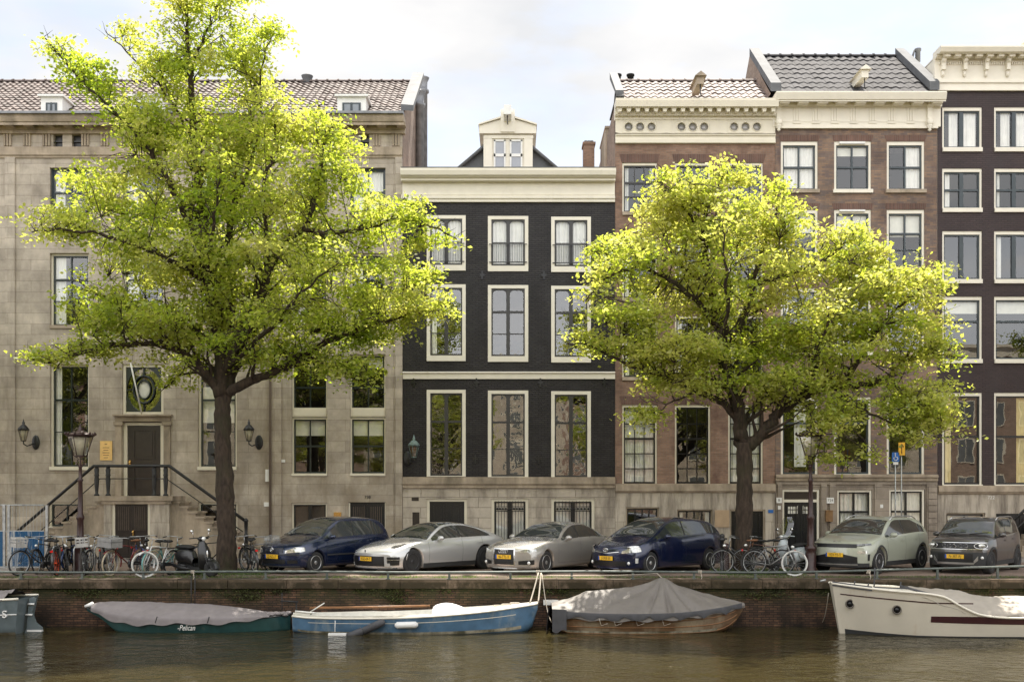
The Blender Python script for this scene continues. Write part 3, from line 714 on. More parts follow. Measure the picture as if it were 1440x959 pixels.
mb = MB(); mb.xprof([(FY - .74, ZA(156.5, FY - .7)), (FY - .74, ZA(159.8, FY - .7)), (FY - .3, ZA(159.8, FY - .7)), (FY - .3, ZA(156.5, FY - .7))], WX0 - .1, WX1 + .1); mb.build('gutter', M['zinc'], h1)
zr = 18.35; rf = tile_roof(h1, 'roof', 'tile_red', WX0, XA(568), FY - .3, ZA(158, FY - .6), FY + 4.4, zr, 0.235, 15)
mb = MB()          # parapet flashing on the gable
pts0 = [(FY - .35, ZA(158)), (FY + 4.4, zr + .12)]
for xo, wd in ((WX1 - .02, .42),):
    a, b = pts0
    mb.add([(xo, a[0], a[1] - .05), (xo + wd, a[0] + .1, a[1] - .05), (xo + wd, b[0], b[1] + .05), (xo, b[0], b[1] + .05), (xo, a[0], a[1] + .16), (xo + wd, a[0] + .1, a[1] + .16), (xo + wd, b[0], b[1] + .27), (xo, b[0], b[1] + .27)],
           [(0, 3, 2, 1), (4, 5, 6, 7), (0, 1, 5, 4), (1, 2, 6, 5), (2, 3, 7, 6), (3, 0, 4, 7)])
mb.build('verge_flashing', M['lead'], rf)
def slab_dormer(root, px0, px1, pt, Y0):
    x0, x1 = XA(px0), XA(px1); zt = ZA(pt, Y0); zb = ZA(159, Y0) ; y0 = Y0
    mb = MB(); mb.box(x0, x1, y0, y0 + 2.2, zb, zt); mb.box(x0 - .08, x1 + .08, y0 - .12, y0 + 2.4, zt, zt + .07)
    d = mb.build('dormer', M['white'], root)
    g = MB(); g.box(x0 + .18, x1 - .18, y0 - .03, y0 - .001, zb, zt - .20); g.box((x0 + x1) / 2 - .03, (x0 + x1) / 2 + .03, y0 - .05, y0 - .031, zb, zt - .20); g.build('dormer_frame', M['dblue'], d)
    g = MB(); 
    for a, b in ((x0 + .25, (x0 + x1) / 2 - .04), ((x0 + x1) / 2 + .04, x1 - .25)): g.box(a, b, y0 - .045, y0 - .031, zb, zt - .26)
    g.build('pane', mat('dormer_glass', (.22, .24, .26), .1, var=.1) if 'dormer_glass' not in bpy.data.materials else bpy.data.materials['dormer_glass'], d)
for a, b in ((62, 92), (476, 516), (188, 232)): slab_dormer(h1, a, b, 137, FY - .26)
def flue(root, name, px, Y, ptop, zb, r, m='zinc', cap=True):
    x = XA(px, Y); zt = ZA(ptop, Y); mb = MB()
    pr = [(r, zb), (r, zt - .75), (r * 1.35, zt - .72), (r * 1.35, zt - .62), (r, zt - .6), (r, zt - .3), (r * 1.35, zt - .16), (r * 1.45, zt - .12), (r * 1.0, zt - .1), (0.0, zt)]
    mb.lathe(pr, (x, Y, 0), 16); return mb.build(name, M[m], root)
flue(h1, 'flue_pipe', 590, FY + 5.4, 125, 10.5, .17); flue(h1, 'flue_pipe', 594.5, FY + 6.6, 106, 10.5, .19)
mb = MB()
for zz in (12.0, 14.2): mb.box(XA(574, FY + 4), XA(594, FY + 5.4), FY + 5.2, FY + 5.3, zz, zz + .06)
mb.build_pieces('flue_bracket', M['zinc'], h1)
flue(h1, 'roof_vent', 432, FY + 4.4, 103, zr, .16, 'lead')
# rain pipe
mb = MB(); mb.tube([(XA(381), FY - .12, ZA(210)), (XA(381), FY - .12, .15)], .045, 8); mb.build('rain_pipe', mat('painted_pipe', (0.17, 0.13, 0.10), .6), h1)
mb = MB(); mb.box(XA(372), XA(379), FY - .09, FY, ZA(712), ZA(706)); mb.box(XA(373.5), XA(378.5), FY - .06, FY, ZA(677), ZA(660)); mb.build_pieces('junction_box', M['white'], h1)
mb = MB(); mb.box(XA(392), XA(401), FY - .02, FY, ZA(650), ZA(646)); mb.build('name_plate', M['white'], h1)
# stoop
st = MB(); SY = 37.62; sx0, sx1 = XA(146, SY), XA(238, SY)
hl = [(XA(157, SY), .1, XA(211, SY), ZA(703, SY))]
wall_with_holes(st, sx0, sx1, 0.1, 2.02, hl, SY, .22)
st.quad((sx0, SY, .1), (sx0, FY, .1), (sx0, FY, 2.02), (sx0, SY, 2.02)); st.quad((sx1, SY, .1), (sx1, SY, 2.02), (sx1, FY, 2.02), (sx1, FY, .1))
stp = st.build('stoop', M['stone_slab'], h1)
st = MB(); st.box(sx0 - .14, sx1 + .14, SY - .12, FY, 2.03, 2.195); st.box(sx0 - .07, sx1 + .07, SY - .06, FY, 1.92, 2.03); st.build('landing', M['stone_plain'], stp)
st = MB(); NS = 11
for sgn, xs in ((-1, sx0), (1, sx1)):
    st.piece()
    for i in range(NS):
        ztop = 2.195 - (i + 1) * 2.09 / (NS + 1) ; x_a = xs + sgn * i * .285
        st.box(x_a, x_a + sgn * .345, SY + .08 , FY, ztop - .07, ztop); st.box(x_a, x_a + sgn * .285, SY + .12, FY, .1, ztop - .07)
    poly = [(xs, .1), (xs + sgn * NS * .285, .1), (xs, 2.0)]
st.build_pieces('stair', M['stone_plain'], stp)
f = MB(); a, b, c, d = hl[0]; f.box(a + .003, a + .09, SY + .05, SY + .18, .1, d - .003); f.box(c - .09, c - .003, SY + .05, SY + .18, .1, d - .003); f.box(a + .09, c - .09, SY + .05, SY + .18, d - .09, d - .003); f.build('door_frame', M['cream'], h1)
panelled_door(h1, a + .092, c - .092, .1, d - .093, SY + .12, 'door_brown', 2, True, False, True)
# iron railing on the stoop
RY = SY + .02
rl = MB(); lb = MB()
XL, XR = XA(132, RY), XA(238, RY); ztop = ZA(655, RY); zmid = ZA(673, RY); xe0, ze0 = XA(19, RY), ZA(751, RY); xe1, ze1 = XA(346, RY), ZA(733, RY)
rl.tube([(xe0, RY, ze0 - .02), (XL - .0, RY, ztop), (XR, RY, ztop), (xe1, RY, ze1)], .055, 8)
rl.tube([(xe0 + .5, RY, ze0 - .25), (XL + .2, RY, zmid), (XR - .1, RY, zmid), (xe1 - .1, RY, ze1 - .35)], .018, 6)
rl.build('handrail', M['iron'], stp)
for px in (136, 152, 217, 233):
    x = XA(px, RY); pr = [(.09, 2.2), (.09, 2.24), (.05, 2.28), (.06, 2.4), (.085, 2.75), (.07, 2.85), (.09, 2.9), (.07, 2.95), (.085, 3.08), (.06, 3.16), (.09, 3.2), (.09, ztop)]
    q = MB(); q.lathe(pr, (x, RY, 0), 10); q.build('baluster', M['iron'], stp)
for x, z in ((xe0, ze0), (xe1, ze1)):
    q = MB(); q.lathe([(.10, .1), (.10, .2), (.06, .25), (.075, z * .6), (.09, z * .62), (.05, z * .7), (.07, z), (.09, z + .02), (.04, z + .1), (0, z + .12)], (x, RY, 0), 10); q.build('newel_post', M['iron'], stp)
q = MB(); q.box(XA(141), XA(158), FY - .03, FY, ZA(647), ZA(620)); pl = q.build('brass_plaque', M['brassplate'], h1)
q = MB()
for k, (yy, w_) in enumerate(((624, 1.6), (629, 4.5), (632.5, 3.5), (636, 4.8), (639.5, 4.0), (643, 3.0))): q.box(XA(149.5 - w_), XA(149.5 + w_), FY - .034, FY - .0305, ZA(yy + .9), ZA(yy))
q.build_pieces('engraved_line', M['leather'], pl)
q = MB(); q.box(XA(470), XA(480), FY - .1, FY, ZA(729), ZA(720)); q.build('wall_mailbox', M['brass'], h1)
# ================================================================== HOUSE 2: black brick house
X0, X1 = XA(566) + .01, XA(865) - .005
h2 = thing('black_house', 'black painted brick house with cream cornice and a hoist dormer, middle of the row', 'house', ((X0 + X1) / 2, FY, 0))
c2 = ((600, 655), (686, 743), (775, 831)); r2 = ((303, 381), (400, 508), (548, 670))
wr = [(a, t + i, b, u + i) for (t, u) in r2 for i, (a, b) in enumerate(c2)]
holes = [px_hole(r) for r in wr]
mb = MB(); wall_with_holes(mb, X0, X1, ZA(671), ZA(284), holes, FY, .24)
body_sides(mb, X0, X1, 0, ZA(245), FY + .12, 9.5, 1); mb.box(X0, X1, FY + .2, FY + 9.5, ZA(246), ZA(245), 1)
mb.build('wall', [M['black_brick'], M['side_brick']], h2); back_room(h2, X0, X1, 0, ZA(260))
random.seed(8)
for i, r in enumerate(wr):
    row, col = divmod(i, 3)
    cur = None
    if row == 0: cur = ('curtain', 'curtain', [(0, .48, 0, 1), (.54, 1, 0, 1)])
    if row == 1 and col == 0: cur = ('curtain', 'curtain', [(.0, .2, .3, 1)])
    window(h2, r, frame='cream2', sash='dgrey', fw=.125, fwt=.12, inset=-.02, sill=.20 if row < 2 else .03, sillout=.05, cols=2, rows=(0.5,) if row == 0 else (0.34, 0.68),
           thick=() if row == 0 else (0,), cmull=.13, arched=True, glass='glass_hi' if row == 0 else 'glass_old', curtain=cur, rail=(row == 0), sillmat='cream2')
b = MB(); b.xprof([(FY - .05, ZA(533)), (FY + .1, ZA(533)), (FY + .1, ZA(523)), (FY - .09, ZA(523)), (FY - .11, ZA(524.5)), (FY - .05, ZA(526))], X0, X1); b.build('belt_course', M['cream2'], h2)
profile(h2, 'cornice', 'cream2', X0 - .04, X1 - .01, [(236, .50), (239, .55, .50), (246, .46, .36), (250, .30), (254, .24, .20), (256, .06), (273, .06), (273.3, .12, .10), (276, .15), (279, .10), (284, .05), (284.5, .05)])
b = MB(); b.box(X0 - .02, X1 - .02, FY - .52, FY + .4, ZA(236, FY - .5) , ZA(235, FY - .5)); b.build('gutter', M['lead'], h2)
b = MB()
for px, py in ((582, 538), (670, 538), (760, 538), (850, 538), (678, 387), (765, 387), (668, 645), (758, 645)):
    b.piece(); b.box(XA(px) - .03, XA(px) + .03, FY - .05, FY, ZA(py + 6), ZA(py - 6)); b.box(XA(px) - .09, XA(px) + .09, FY - .03, FY - .001, ZA(py + 1.5), ZA(py - 1.5))
b.build_pieces('wall_anchor', M['black'], h2)
# stone basement
bh = [(600, 701, 657, 781), (691, 701, 743, 776), (775, 701, 836, 776), (580, 720, 590, 742)]
mb = MB(); wall_with_holes(mb, X0, X1, 0, ZA(671), [px_hole(r) for r in bh], FY - .03, .25); mb.build('basement_wall', M['stone_base'], h2)
profile(h2, 'plinth_course', 'stone_plain', X0, X1, [(670.5, .10), (672, .13), (680, .12, .08), (683, .10), (686, .04), (687, .04)], back=FY - .03 + .001)
b = MB()
for r in bh[:3]:
    x0, z0, x1, z1 = px_hole(r); n = 9; zt = ZA(688.5)
    for k in range(n):
        u0, u1 = k / n, (k + 1) / n; xa, xb = x0 - .05 + (x1 - x0 + .1) * u0, x0 - .05 + (x1 - x0 + .1) * u1; sl = lambda u: (u - .5) * .5
        d = .0 if k != n // 2 else .015
        b.prism([(xa + .006, z1), (xb - .006, z1), (xb - .006 + sl(u1), zt), (xa + .006 + sl(u0), zt)], FY - .045 - d, FY - .02)
b.build_pieces('voussoir', M['stone_base'], h2)
def cream_frame(root, r, w=.10, Y=39.0, m='cream', inset=.02, bottom=False):
    x0, z0, x1, z1 = px_hole(r, Y); f = MB()
    f.box(x0 + .003, x0 + w, Y + inset, Y + inset + .14, z0, z1 - .003); f.box(x1 - w, x1 - .003, Y + inset, Y + inset + .14, z0, z1 - .003); f.box(x0 + w, x1 - w, Y + inset, Y + inset + .14, z1 - w, z1 - .003)
    f.build('door_frame', M[m], root); return x0 + w, z0, x1 - w, z1 - w
a, bz, c, d = cream_frame(h2, bh[0]); panelled_door(h2, a + .002, c - .002, bz, d - .002, FY + .1, 'black', 2, False, False, True, 'garage_door')
def grille_window(root, r, Y=39.0):
    w = window(root, r, Y, frame='cream', sash='black', fw=.10, inset=.0, sill=.05, cols=2, rows=(), cmull=.16, curtain=('curtain', 'net', [(0, 1, 0, 1)]))
    x0, z0, x1, z1 = px_hole(r, Y); a, b_, c, d_ = x0 + .16, z0 + .12, x1 - .16, z1 - .16; g = MB(); y = Y - .03
    for zz in (d_ - .12, d_ - .28, b_ + .25, b_ + .1): g.box(a - .05, c + .05, y - .012, y + .012, zz - .012, zz + .012)
    n = 10
    for i in range(n + 1):
        xx = a + (c - a) * i / n; g.box(xx - .009, xx + .009, y - .009 - .003, y + .012 + .003, b_, d_)
        g.lathe([(0, d_ - .02), (.022, d_ + .02), (0, d_ + .1)], (xx, y, 0), 6)
        if i < n: g.ell((xx + (c - a) / n / 2, y, d_ - .20), .04, .01, .05, 8, 4)
    g.build('grille', M['iron'], w)
grille_window(h2, bh[1]); grille_window(h2, bh[2])
x0, z0, x1, z1 = px_hole(bh[3]); b = MB(); b.box(x0, x1, FY + .0, FY + .05, z0, z1); b.box(XA(579), XA(589), FY - .045, FY - .031, ZA(704), ZA(699)); b.build('meter_cupboard', M['door_brown'], h2)
# hoist dormer
DY = FY + 1.1
def XD(px): return XA(px, DY)
def ZD(py): return ZA(py, DY)
mb = MB()
mb.prism([(XD(681), ZD(240)), (XD(748.5), ZD(240)), (XD(748.5), ZD(189)), (XD(681), ZD(189))], DY, DY + 3.0)
dm = mb.build('dormer', M['cream2'], h2)
mb = MB()
mb.prism([(XD(674), ZD(189.5)), (XD(754), ZD(189.5)), (XD(754), ZD(178.5)), (XD(724), ZD(170)), (XD(704), ZD(170)), (XD(674), ZD(178.5))], DY - .14, DY + .01)
mb.prism([(XD(673), ZD(178.5)), (XD(704), ZD(169)), (XD(704), ZD(166.5)), (XD(673), ZD(176.5))], DY - .22, DY + 3); mb.prism([(XD(724), ZD(169)), (XD(755), ZD(178.5)), (XD(755), ZD(176.5)), (XD(724), ZD(166.5))], DY - .22, DY + 3)
mb.prism([(XD(704), ZD(188)), (XD(724), ZD(188)), (XD(724), ZD(157)), (XD(714), ZD(154)), (XD(704), ZD(157))], DY - .20, DY + .6)
mb.box(XD(680), XD(750), DY - .06, DY - .001, ZD(195.5), ZD(191))
for a, b_ in ((680, 692), (737, 749)): mb.box(XD(a), XD(b_), DY - .05, DY - .001, ZD(240), ZD(195.6))
mb.build('pediment', M['cream2'], dm)
mb = MB(); mb.box(XD(708.5), XD(719), DY - .95, DY + .5, ZD(173.5), ZD(160.5)); bm_ = mb.build('hoist_beam', M['white'], dm)
mb = MB(); mb.tube([(XD(713.7), DY - .8, ZD(173.5)), (XD(713.7), DY - .8, ZD(184)), (XD(714.5), DY - .8, ZD(186))], .018, 6); mb.build('hoist_hook', M['iron'], bm_)
mb = MB()
for a, b_ in ((694.5, 711), (717, 734.5)):
    for q in ((a, a + 2.2, 240, 197.5), (b_ - 2.2, b_, 240, 197.5), (a, b_, 199.5, 197.4), (a, b_, 221, 217)): mb.box(XD(q[0]), XD(q[1]), DY - .05, DY - .003, ZD(q[2]), ZD(q[3]))
mb.build('dormer_window', M['white'], dm)
mb = MB()
for a, b_ in ((696, 709.5), (718.5, 733)): mb.box(XD(a), XD(b_), DY - .02, DY - .002, ZD(240), ZD(199))
mb.build('pane', mat('dormer_pane', (.30, .31, .34), .06, var=.05, spec=1.0), dm)
# gabled roof behind, seen as two dark slopes beside the dormer
mb = MB(); y0, y1 = FY + 1.3, FY + 9; xa, xb, xm, zt = XA(630, y0), XA(798, y0), XA(714, y0), ZA(178, y0) 
zb_ = ZA(250, y0)
for sx, xe in ((-1, xa), (1, xb)):
    mb.add([(xe, y0, zb_), (xm, y0, zt), (xm, y1, zt), (xe, y1, zb_)], [(0, 1, 2, 3)], 0)
mb.add([(xa, y0 + .1, zb_), (xb, y0 + .1, zb_), (xm, y0 + .1, zt)], [(0, 1, 2)], 0)
rf2 = mb.build('roof', [M['lead']], h2)
mb = MB()
for xe in (xa, xb): mb.tube([(xe, y0 - .06, zb_), (xm, y0 - .06, zt)], .06, 6)
mb.build_pieces('verge_board', M['lead'], rf2)
CY = FY + 5; mb = MB(); mb.box(XA(821, CY), XA(836, CY), CY, CY + .7, 12.5, ZA(203, CY)); mb.box(XA(819.5, CY), XA(837.5, CY), CY - .04, CY + .74, ZA(203, CY), ZA(200, CY)); ch = mb.build('chimney', M['red_brick'], rf2)
mb = MB()
for px in (824.5, 829, 833): mb.lathe([(.06, ZA(200, CY)), (.07, ZA(195, CY))], (XA(px, CY), CY + .3, 0), 8)
mb.build_pieces('chimney_pot', M['lead'], ch)

# ================================================================== HOUSE 3: red-brown brick
X0, X1 = XA(865) + .005, XA(1090) - .005
h3 = thing('red_brick_house', 'red brown brick house with three round openings grouped above each window bay and small-paned windows', 'house', ((X0 + X1) / 2, FY, 0))
c3 = ((875, 924), (949, 999), (1024, 1073)); r3 = ((229, 303), (333, 424), (444, 535), (569, 681))
wr = [(a, t, b, u) for (t, u) in r3 for (a, b) in c3]
mb = MB(); wall_with_holes(mb, X0, X1, ZA(682), ZA(200), [px_hole(r) for r in wr], FY, .24)
body_sides(mb, X0, X1, 0, ZA(148), FY, 9, 1); mb.box(X0, X1, FY + .1, FY + .2, ZA(203), ZA(148), 1)
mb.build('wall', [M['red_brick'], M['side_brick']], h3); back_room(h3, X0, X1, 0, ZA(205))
for i, r in enumerate(wr):
    row, col = divmod(i, 3)
    cur = ('curtain', 'net', [(0, 1, 0, 1)]) if (row == 3 and col != 1) else (('curtain', 'curtain', [(0, .18, 0, 1)]) if row in (1, 2) else None)
    window(h3, r, frame='cream', sash='dgrey' if row < 3 else 'black', fw=.06, fwt=.09, inset=.04, sill=.12 if row < 3 else .03, sillout=.06, sillmat='stone_plain', cols=3,
           rows=((.36, .68), (.25, .5, .75), (.25, .5, .75), (.41, .205, .615, .82))[row], thick=(0,) if row in (0, 3) else (1,), mull=.03, bars=.03,
           glass='glass_hi' if row < 2 else 'glass', curtain=cur)
b = MB()
for r in wr:
    x0, z0, x1, z1 = px_hole(r); b.prism([(x0 - .02, z1 + .003), (x1 + .02, z1 + .003), (x1 + .10, z1 + .30), (x0 - .10, z1 + .30)], FY - .006, FY + .01)
b.build_pieces('soldier_lintel', M['soldier'], h3)
bh3 = [(880, 713, 927, 745), (952, 716, 1002, 745), (1026, 716, 1076, 781)]
mb = MB(); wall_with_holes(mb, X0, X1, 0, ZA(682), [px_hole(r) for r in bh3], FY - .03, .25); mb.build('basement_wall', M['stone_slab'], h3)
profile(h3, 'plinth_course', 'stone_plain', X0, X1, [(680, .07), (681, .12), (690, .11, .08), (692, .04), (693, .04)], back=FY - .029)
for r in bh3[:2]: window(h3, r, Y=FY - .03, frame='stone_plain', sash='black', fw=.05, inset=.05, sill=.05, cols=4, rows=(), glass='glass')
a, bz, c, d = cream_frame(h3, bh3[2], .06, FY - .03, 'stone_plain'); panelled_door(h3, a + .002, c - .002, bz, d - .002, FY + .08, 'black', 2, False, False, False)
b = MB(); b.box(XA(1005), XA(1025), FY - .06, FY - .031, ZA(741), ZA(717)); b.build('wooden_panel', mat('tan_board', (.42, .30, .19), .6, var=.08), h3)
b = MB(); b.box(XA(1080), XA(1087), FY - .05, FY - .031, ZA(721), ZA(716.5)); b.build('number_plate', M['blue_sign'], h3)
# cornice with brackets and oculi
CYL = FY - .05
mb = MB(); ocs = []
for g0 in (875, 949, 1023):
    mb.box(XA(g0), XA(g0 + 50), CYL - .012, CYL - .002, ZA(171.5), ZA(170)); mb.box(XA(g0), XA(g0 + 50), CYL - .012, CYL - .002, ZA(188), ZA(186.5)); mb.box(XA(g0), XA(g0 + 1.5), CYL - .012, CYL - .002, ZA(186.5), ZA(171.5)); mb.box(XA(g0 + 48.5), XA(g0 + 50), CYL - .012, CYL - .002, ZA(186.5), ZA(171.5))
    for k in range(3): ocs.append(g0 + 9 + 16 * k)
# frieze sheet with round holes
fz0, fz1 = ZA(188.5), ZA(168.5)
xsb = [X0] + [XA((ocs[i] + ocs[i + 1]) / 2) if ocs[i + 1] - ocs[i] < 20 else XA((ocs[i] + ocs[i + 1]) / 2) for i in range(8)] + [X1]
ozm = ZA(179.3); orr = .14
for i, px in enumerate(ocs):
    xa, xb = xsb[i], xsb[i + 1]; xc = XA(px); n = 24; vs = []; fs = []
    for k in range(n):
        t = 2 * math.pi * (k + .5) / n; cx_, sx_ = math.cos(t), math.sin(t)
        vs.append((xc + orr * cx_, CYL, ozm + orr * sx_))
        kx = ((xb - xc) if cx_ > 0 else (xc - xa)) / max(1e-6, abs(cx_)); kz = ((fz1 - ozm) if sx_ > 0 else (ozm - fz0)) / max(1e-6, abs(sx_)); kk = min(kx, kz)
        vs.append((xc + kk * cx_, CYL, ozm + kk * sx_)); vs.append((xc + orr * cx_, CYL + .12, ozm + orr * sx_))
    for k in range(n):
        q = (k + 1) % n; fs.append((3 * k, 3 * k + 1, 3 * q + 1, 3 * q)); fs.append((3 * k, 3 * q, 3 * q + 2, 3 * k + 2))
    mb.add(vs, fs)
    for (ex, ez) in ((xa, fz0), (xb, fz0), (xb, fz1), (xa, fz1)):      # corner fills
        ds = sorted(range(n), key=lambda k: (vs[3 * k + 1][0] - ex) ** 2 + (vs[3 * k + 1][2] - ez) ** 2)[:2]
        mb.add([vs[3 * ds[0] + 1], vs[3 * ds[1] + 1], (ex, CYL, ez)], [(0, 1, 2)])
crn = mb.build('frieze', M['cream'], h3)
mb = MB()
for px in ocs: mb.piece(); mb.lathe([(orr + .02, CYL + .07), (orr + .02, CYL + .09)], (XA(px), 0, ozm), 20, 'Y')
mb.build_pieces('round_pane', mat('grey_oculus_glass', (.30, .29, .28), .08, spec=1.0, var=.25, scale=.8), crn)
mb = MB()
for px in ocs: mb.piece(); mb.tube([(XA(px) + (orr + .015) * math.cos(t), CYL - .01, ozm + (orr + .015) * math.sin(t)) for t in [2 * math.pi * k / 20 for k in range(20)]], .014, 5, closed=True)
mb.build_pieces('oculus_ring', M['cream'], crn)
profile(h3, 'cornice', 'cream', X0 - .03, X1 + .0, [(138, .56), (141, .60, .56), (150, .52, .48), (152, .22), (161, .2), (163, .08), (168.6, .06), (168.8, .06)])
mb = MB(); px = 868
while px < 1090: mb.prism([(XA(px), ZA(158, FY - .4)), (XA(px + 4), ZA(158, FY - .4)), (XA(px + 6), ZA(151, FY - .4)), (XA(px - 2), ZA(151, FY - .4))], FY - .46, FY - .2); px += 12.55
mb.build_pieces('bracket', M['cream'], h3)
profile(h3, 'architrave', 'cream', X0, X1, [(188.5, .13, .11), (191, .07), (196, .10), (201, .05), (202, .05)])
rt3 = ZA(116, FY + 2.2); tile_roof(h3, 'roof', 'tile_light', X0 + .22, X1 - .2, FY - .2, ZA(139, FY - .5) , FY + 2.2, rt3, .27, 6, .05, .05)
mb = MB(); mb.box(X0, X0 + .3, FY - .25, FY + 2.3, ZA(139), ZA(137)); 
mb.add([(X0 - .0, FY - .2, ZA(136)), (X0 + .28, FY - .2, ZA(136)), (X0 + .28, FY + 2.2, rt3 + .1), (X0, FY + 2.2, rt3 + .1), (X0, FY - .2, ZA(130)), (X0 + .28, FY - .2, ZA(130)), (X0 + .28, FY + 2.2, rt3 + .35), (X0, FY + 2.2, rt3 + .35)], [(0, 3, 2, 1), (4, 5, 6, 7), (0, 1, 5, 4), (1, 2, 6, 5), (2, 3, 7, 6), (3, 0, 4, 7)])
mb.build('parapet', M['lead'], h3)
mb = MB(); mb.box(XA(850, FY + 4), XA(861, FY + 4), FY + 3.5, FY + 6, 13, ZA(187, FY + 4)); mb.box(XA(849, FY + 4), XA(861.5, FY + 4), FY + 3.45, FY + 6.05, ZA(187, FY + 4), ZA(184, FY + 4)); mb.build('chimney', M['stone_plain'], h3)
mb = MB()
for px in (869, 887): mb.lathe([(.12, rt3 - .1), (.12, rt3 + .28), (.15, rt3 + .3), (.15, rt3 + .36)], (XA(px, FY + 2.3), FY + 2.4, 0), 10)
mb.build_pieces('chimney_pot', M['tile_red'], h3)
def hoist_hood(root, px, py, Y, m):
    x, z = XA(px, Y), ZA(py, Y); mb = MB()
    mb.box(x - .12, x + .12, Y - .9, Y + .2, z - .12, z + .14); mb.prism([(x - .2, z + .14), (x + .2, z + .14), (x, z + .3)], Y - 1.0, Y + .3)
    o = mb.build('hoist_beam', M[m], root); q = MB(); q.tube([(x, Y - .85, z - .12), (x, Y - .85, z - .45), (x + .05, Y - .85, z - .5)], .02, 6); q.build('hoist_hook', M['iron'], o)
hoist_hood(h3, 979, 127, FY - .1, 'stone_plain')

# ================================================================== HOUSE 4: mottled brown brick
X0, X1 = XA(1090) + .005, XA(1318) - .005
h4 = thing('brown_brick_house', 'mottled brown brick house under a steep dark grey tiled roof, with panelled ivory cornice', 'house', ((X0 + X1) / 2, FY, 0))
c4 = ((1098, 1150), (1173, 1225), (1247, 1300)); r4 = ((199, 272), (295, 381), (405, 500), (558, 668))
wr = [(a, t, b, u) for (t, u) in r4 for (a, b) in c4]
mb = MB(); wall_with_holes(mb, X0, X1, ZA(668.5), ZA(180), [px_hole(r) for r in wr], FY, .24)
body_sides(mb, X0, X1, 0, ZA(139), FY, 9, 1); mb.box(X0, X1, FY + .1, FY + .2, ZA(183), ZA(139), 1)
mb.build('wall', [M['brown_brick'], M['side_brick']], h4); back_room(h4, X0, X1, 0, ZA(195))
for i, r in enumerate(wr):
    row, col = divmod(i, 3)
    cur = None
    if row == 0 and col == 0: cur = ('curtain', 'curtain', [(0, 1, 0, 1)])
    if row == 0 and col == 2: cur = ('curtain', 'curtain', [(0.5, 1, 0, 1)])
    if row == 1: cur = ('blind', 'blind', [(0, 1, 0, .42)])
    if row == 3 and col == 0: cur = ('curtain', 'net', [(.38, .75, 0, .9)])
    window(h4, r, frame='cream2', sash='dblue', fw=.08, fwt=.13, inset=.03, sill=.13 if row < 3 else .04, sillout=.09 if row < 3 else .05, sillmat='cream2' if col == 1 else 'stone_plain', cols=2 if row < 3 else 1,
           rows=((.5,), (.37, .69), (.37, .69), (.3,))[row], thick=(0,), mull=.06, bars=.03, glass='glass_hi' if row < 2 else 'glass', curtain=cur)
b = MB()
for r in wr[:9]:
    x0, z0, x1, z1 = px_hole(r); b.prism([(x0 - .02, z1 + .003), (x1 + .02, z1 + .003), (x1 + .08, z1 + .22), (x0 - .08, z1 + .22)], FY - .006, FY + .01)
b.build_pieces('soldier_lintel', M['soldier'], h4)
b = MB()
for r in ((1180, 200, 1216, 203), (1180, 295.5, 1216, 298)): b.box(XA(r[0]), XA(r[2]), FY - .06, FY + .04, ZA(r[3]), ZA(r[1]))
b.build_pieces('roller_screen_box', M['white'], h4)
bh4 = [(1100, 688, 1152, 781), (1177, 689, 1226, 752), (1250, 688, 1300, 752)]
mb = MB(); wall_with_holes(mb, X0, X1, 0, ZA(668.5), [px_hole(r) for r in bh4], FY - .04, .26); mb.build('basement_wall', M['stone_dark'], h4)
profile(h4, 'plinth_course', 'stone_plain', X0, X1, [(667, .12), (669, .16), (671, .10), (676, .05), (677, .05)], back=FY - .038)
b = MB()
for q in ((1093, 1099), (1154, 1162), (1166, 1174), (1229, 1240), (1302, 1314)): b.box(XA(q[0]), XA(q[1]), FY - .09, FY - .041, .1, ZA(678))
b.box(XA(1091), XA(1316), FY - .085, FY - .041, ZA(681), ZA(678)); k = 0
for py in range(684, 780, 9): b.box(XA(1304), XA(1316), FY - .13, FY - .091, ZA(py + 8), ZA(py))
b.build_pieces('pilaster', M['stone_dark'], h4)
for r in bh4[1:]: window(h4, r, Y=FY - .04, frame='cream2', sash='black', fw=.07, inset=.03, sill=.1, cols=2, rows=(.5,), mull=.07, curtain=('curtain', 'net', [(0, 1, 0, 1)]))
a, bz, c, d = cream_frame(h4, bh4[0], .07, FY - .04, 'cream2'); b = MB(); b.box(a, c, FY - .01, FY + .12, ZA(706), ZA(703)); b.box(a, c, FY + .03, FY + .08, ZA(703), d); b.build('transom_panel', M['cream2'], h4)
b = MB(); b.box(a + .01, c - .01, FY + .02, FY + .031, ZA(702), d - .02); b.build('transom_board', M['door_brown'], h4)
dd = panelled_door(h4, a + .002, c - .002, bz, ZA(706.2), FY + .05, 'black', 2, False, False, False, 'front_door')
b = MB()
for u in (.12, .58): b.box(a + (c - a) * u, a + (c - a) * (u + .3), FY + .012, FY + .036, ZA(722), ZA(711))
b.build_pieces('door_pane', M['blind'], dd)
b = MB()
for u in (.12, .58):
    for k in range(1, 4): xx = a + (c - a) * (u + .3 * k / 4); b.box(xx - .01, xx + .01, FY + .0, FY + .011, ZA(722), ZA(711))
    b.box(a + (c - a) * u, a + (c - a) * (u + .3), FY - .002, FY + .01, ZA(717), ZA(716))
b.build('door_glazing_bar', M['black'], dd)
for px0, px1, py0, py1, t, sz in ((1161.5, 1171.5, 699.5, 707.5, '724', .13), (1091, 1098.5, 699.5, 707, 'B', .13)):
    b = MB(); b.box(XA(px0), XA(px1), FY - .105, FY - .092, ZA(py1), ZA(py0)); o = b.build('house_number', M['white'], h4)
    text_mesh('number', t, sz, M['ink'], o, Matrix.Translation((XA((px0 + px1) / 2), FY - .106, ZA((py0 + py1) / 2 ))) @ FACE, .001)
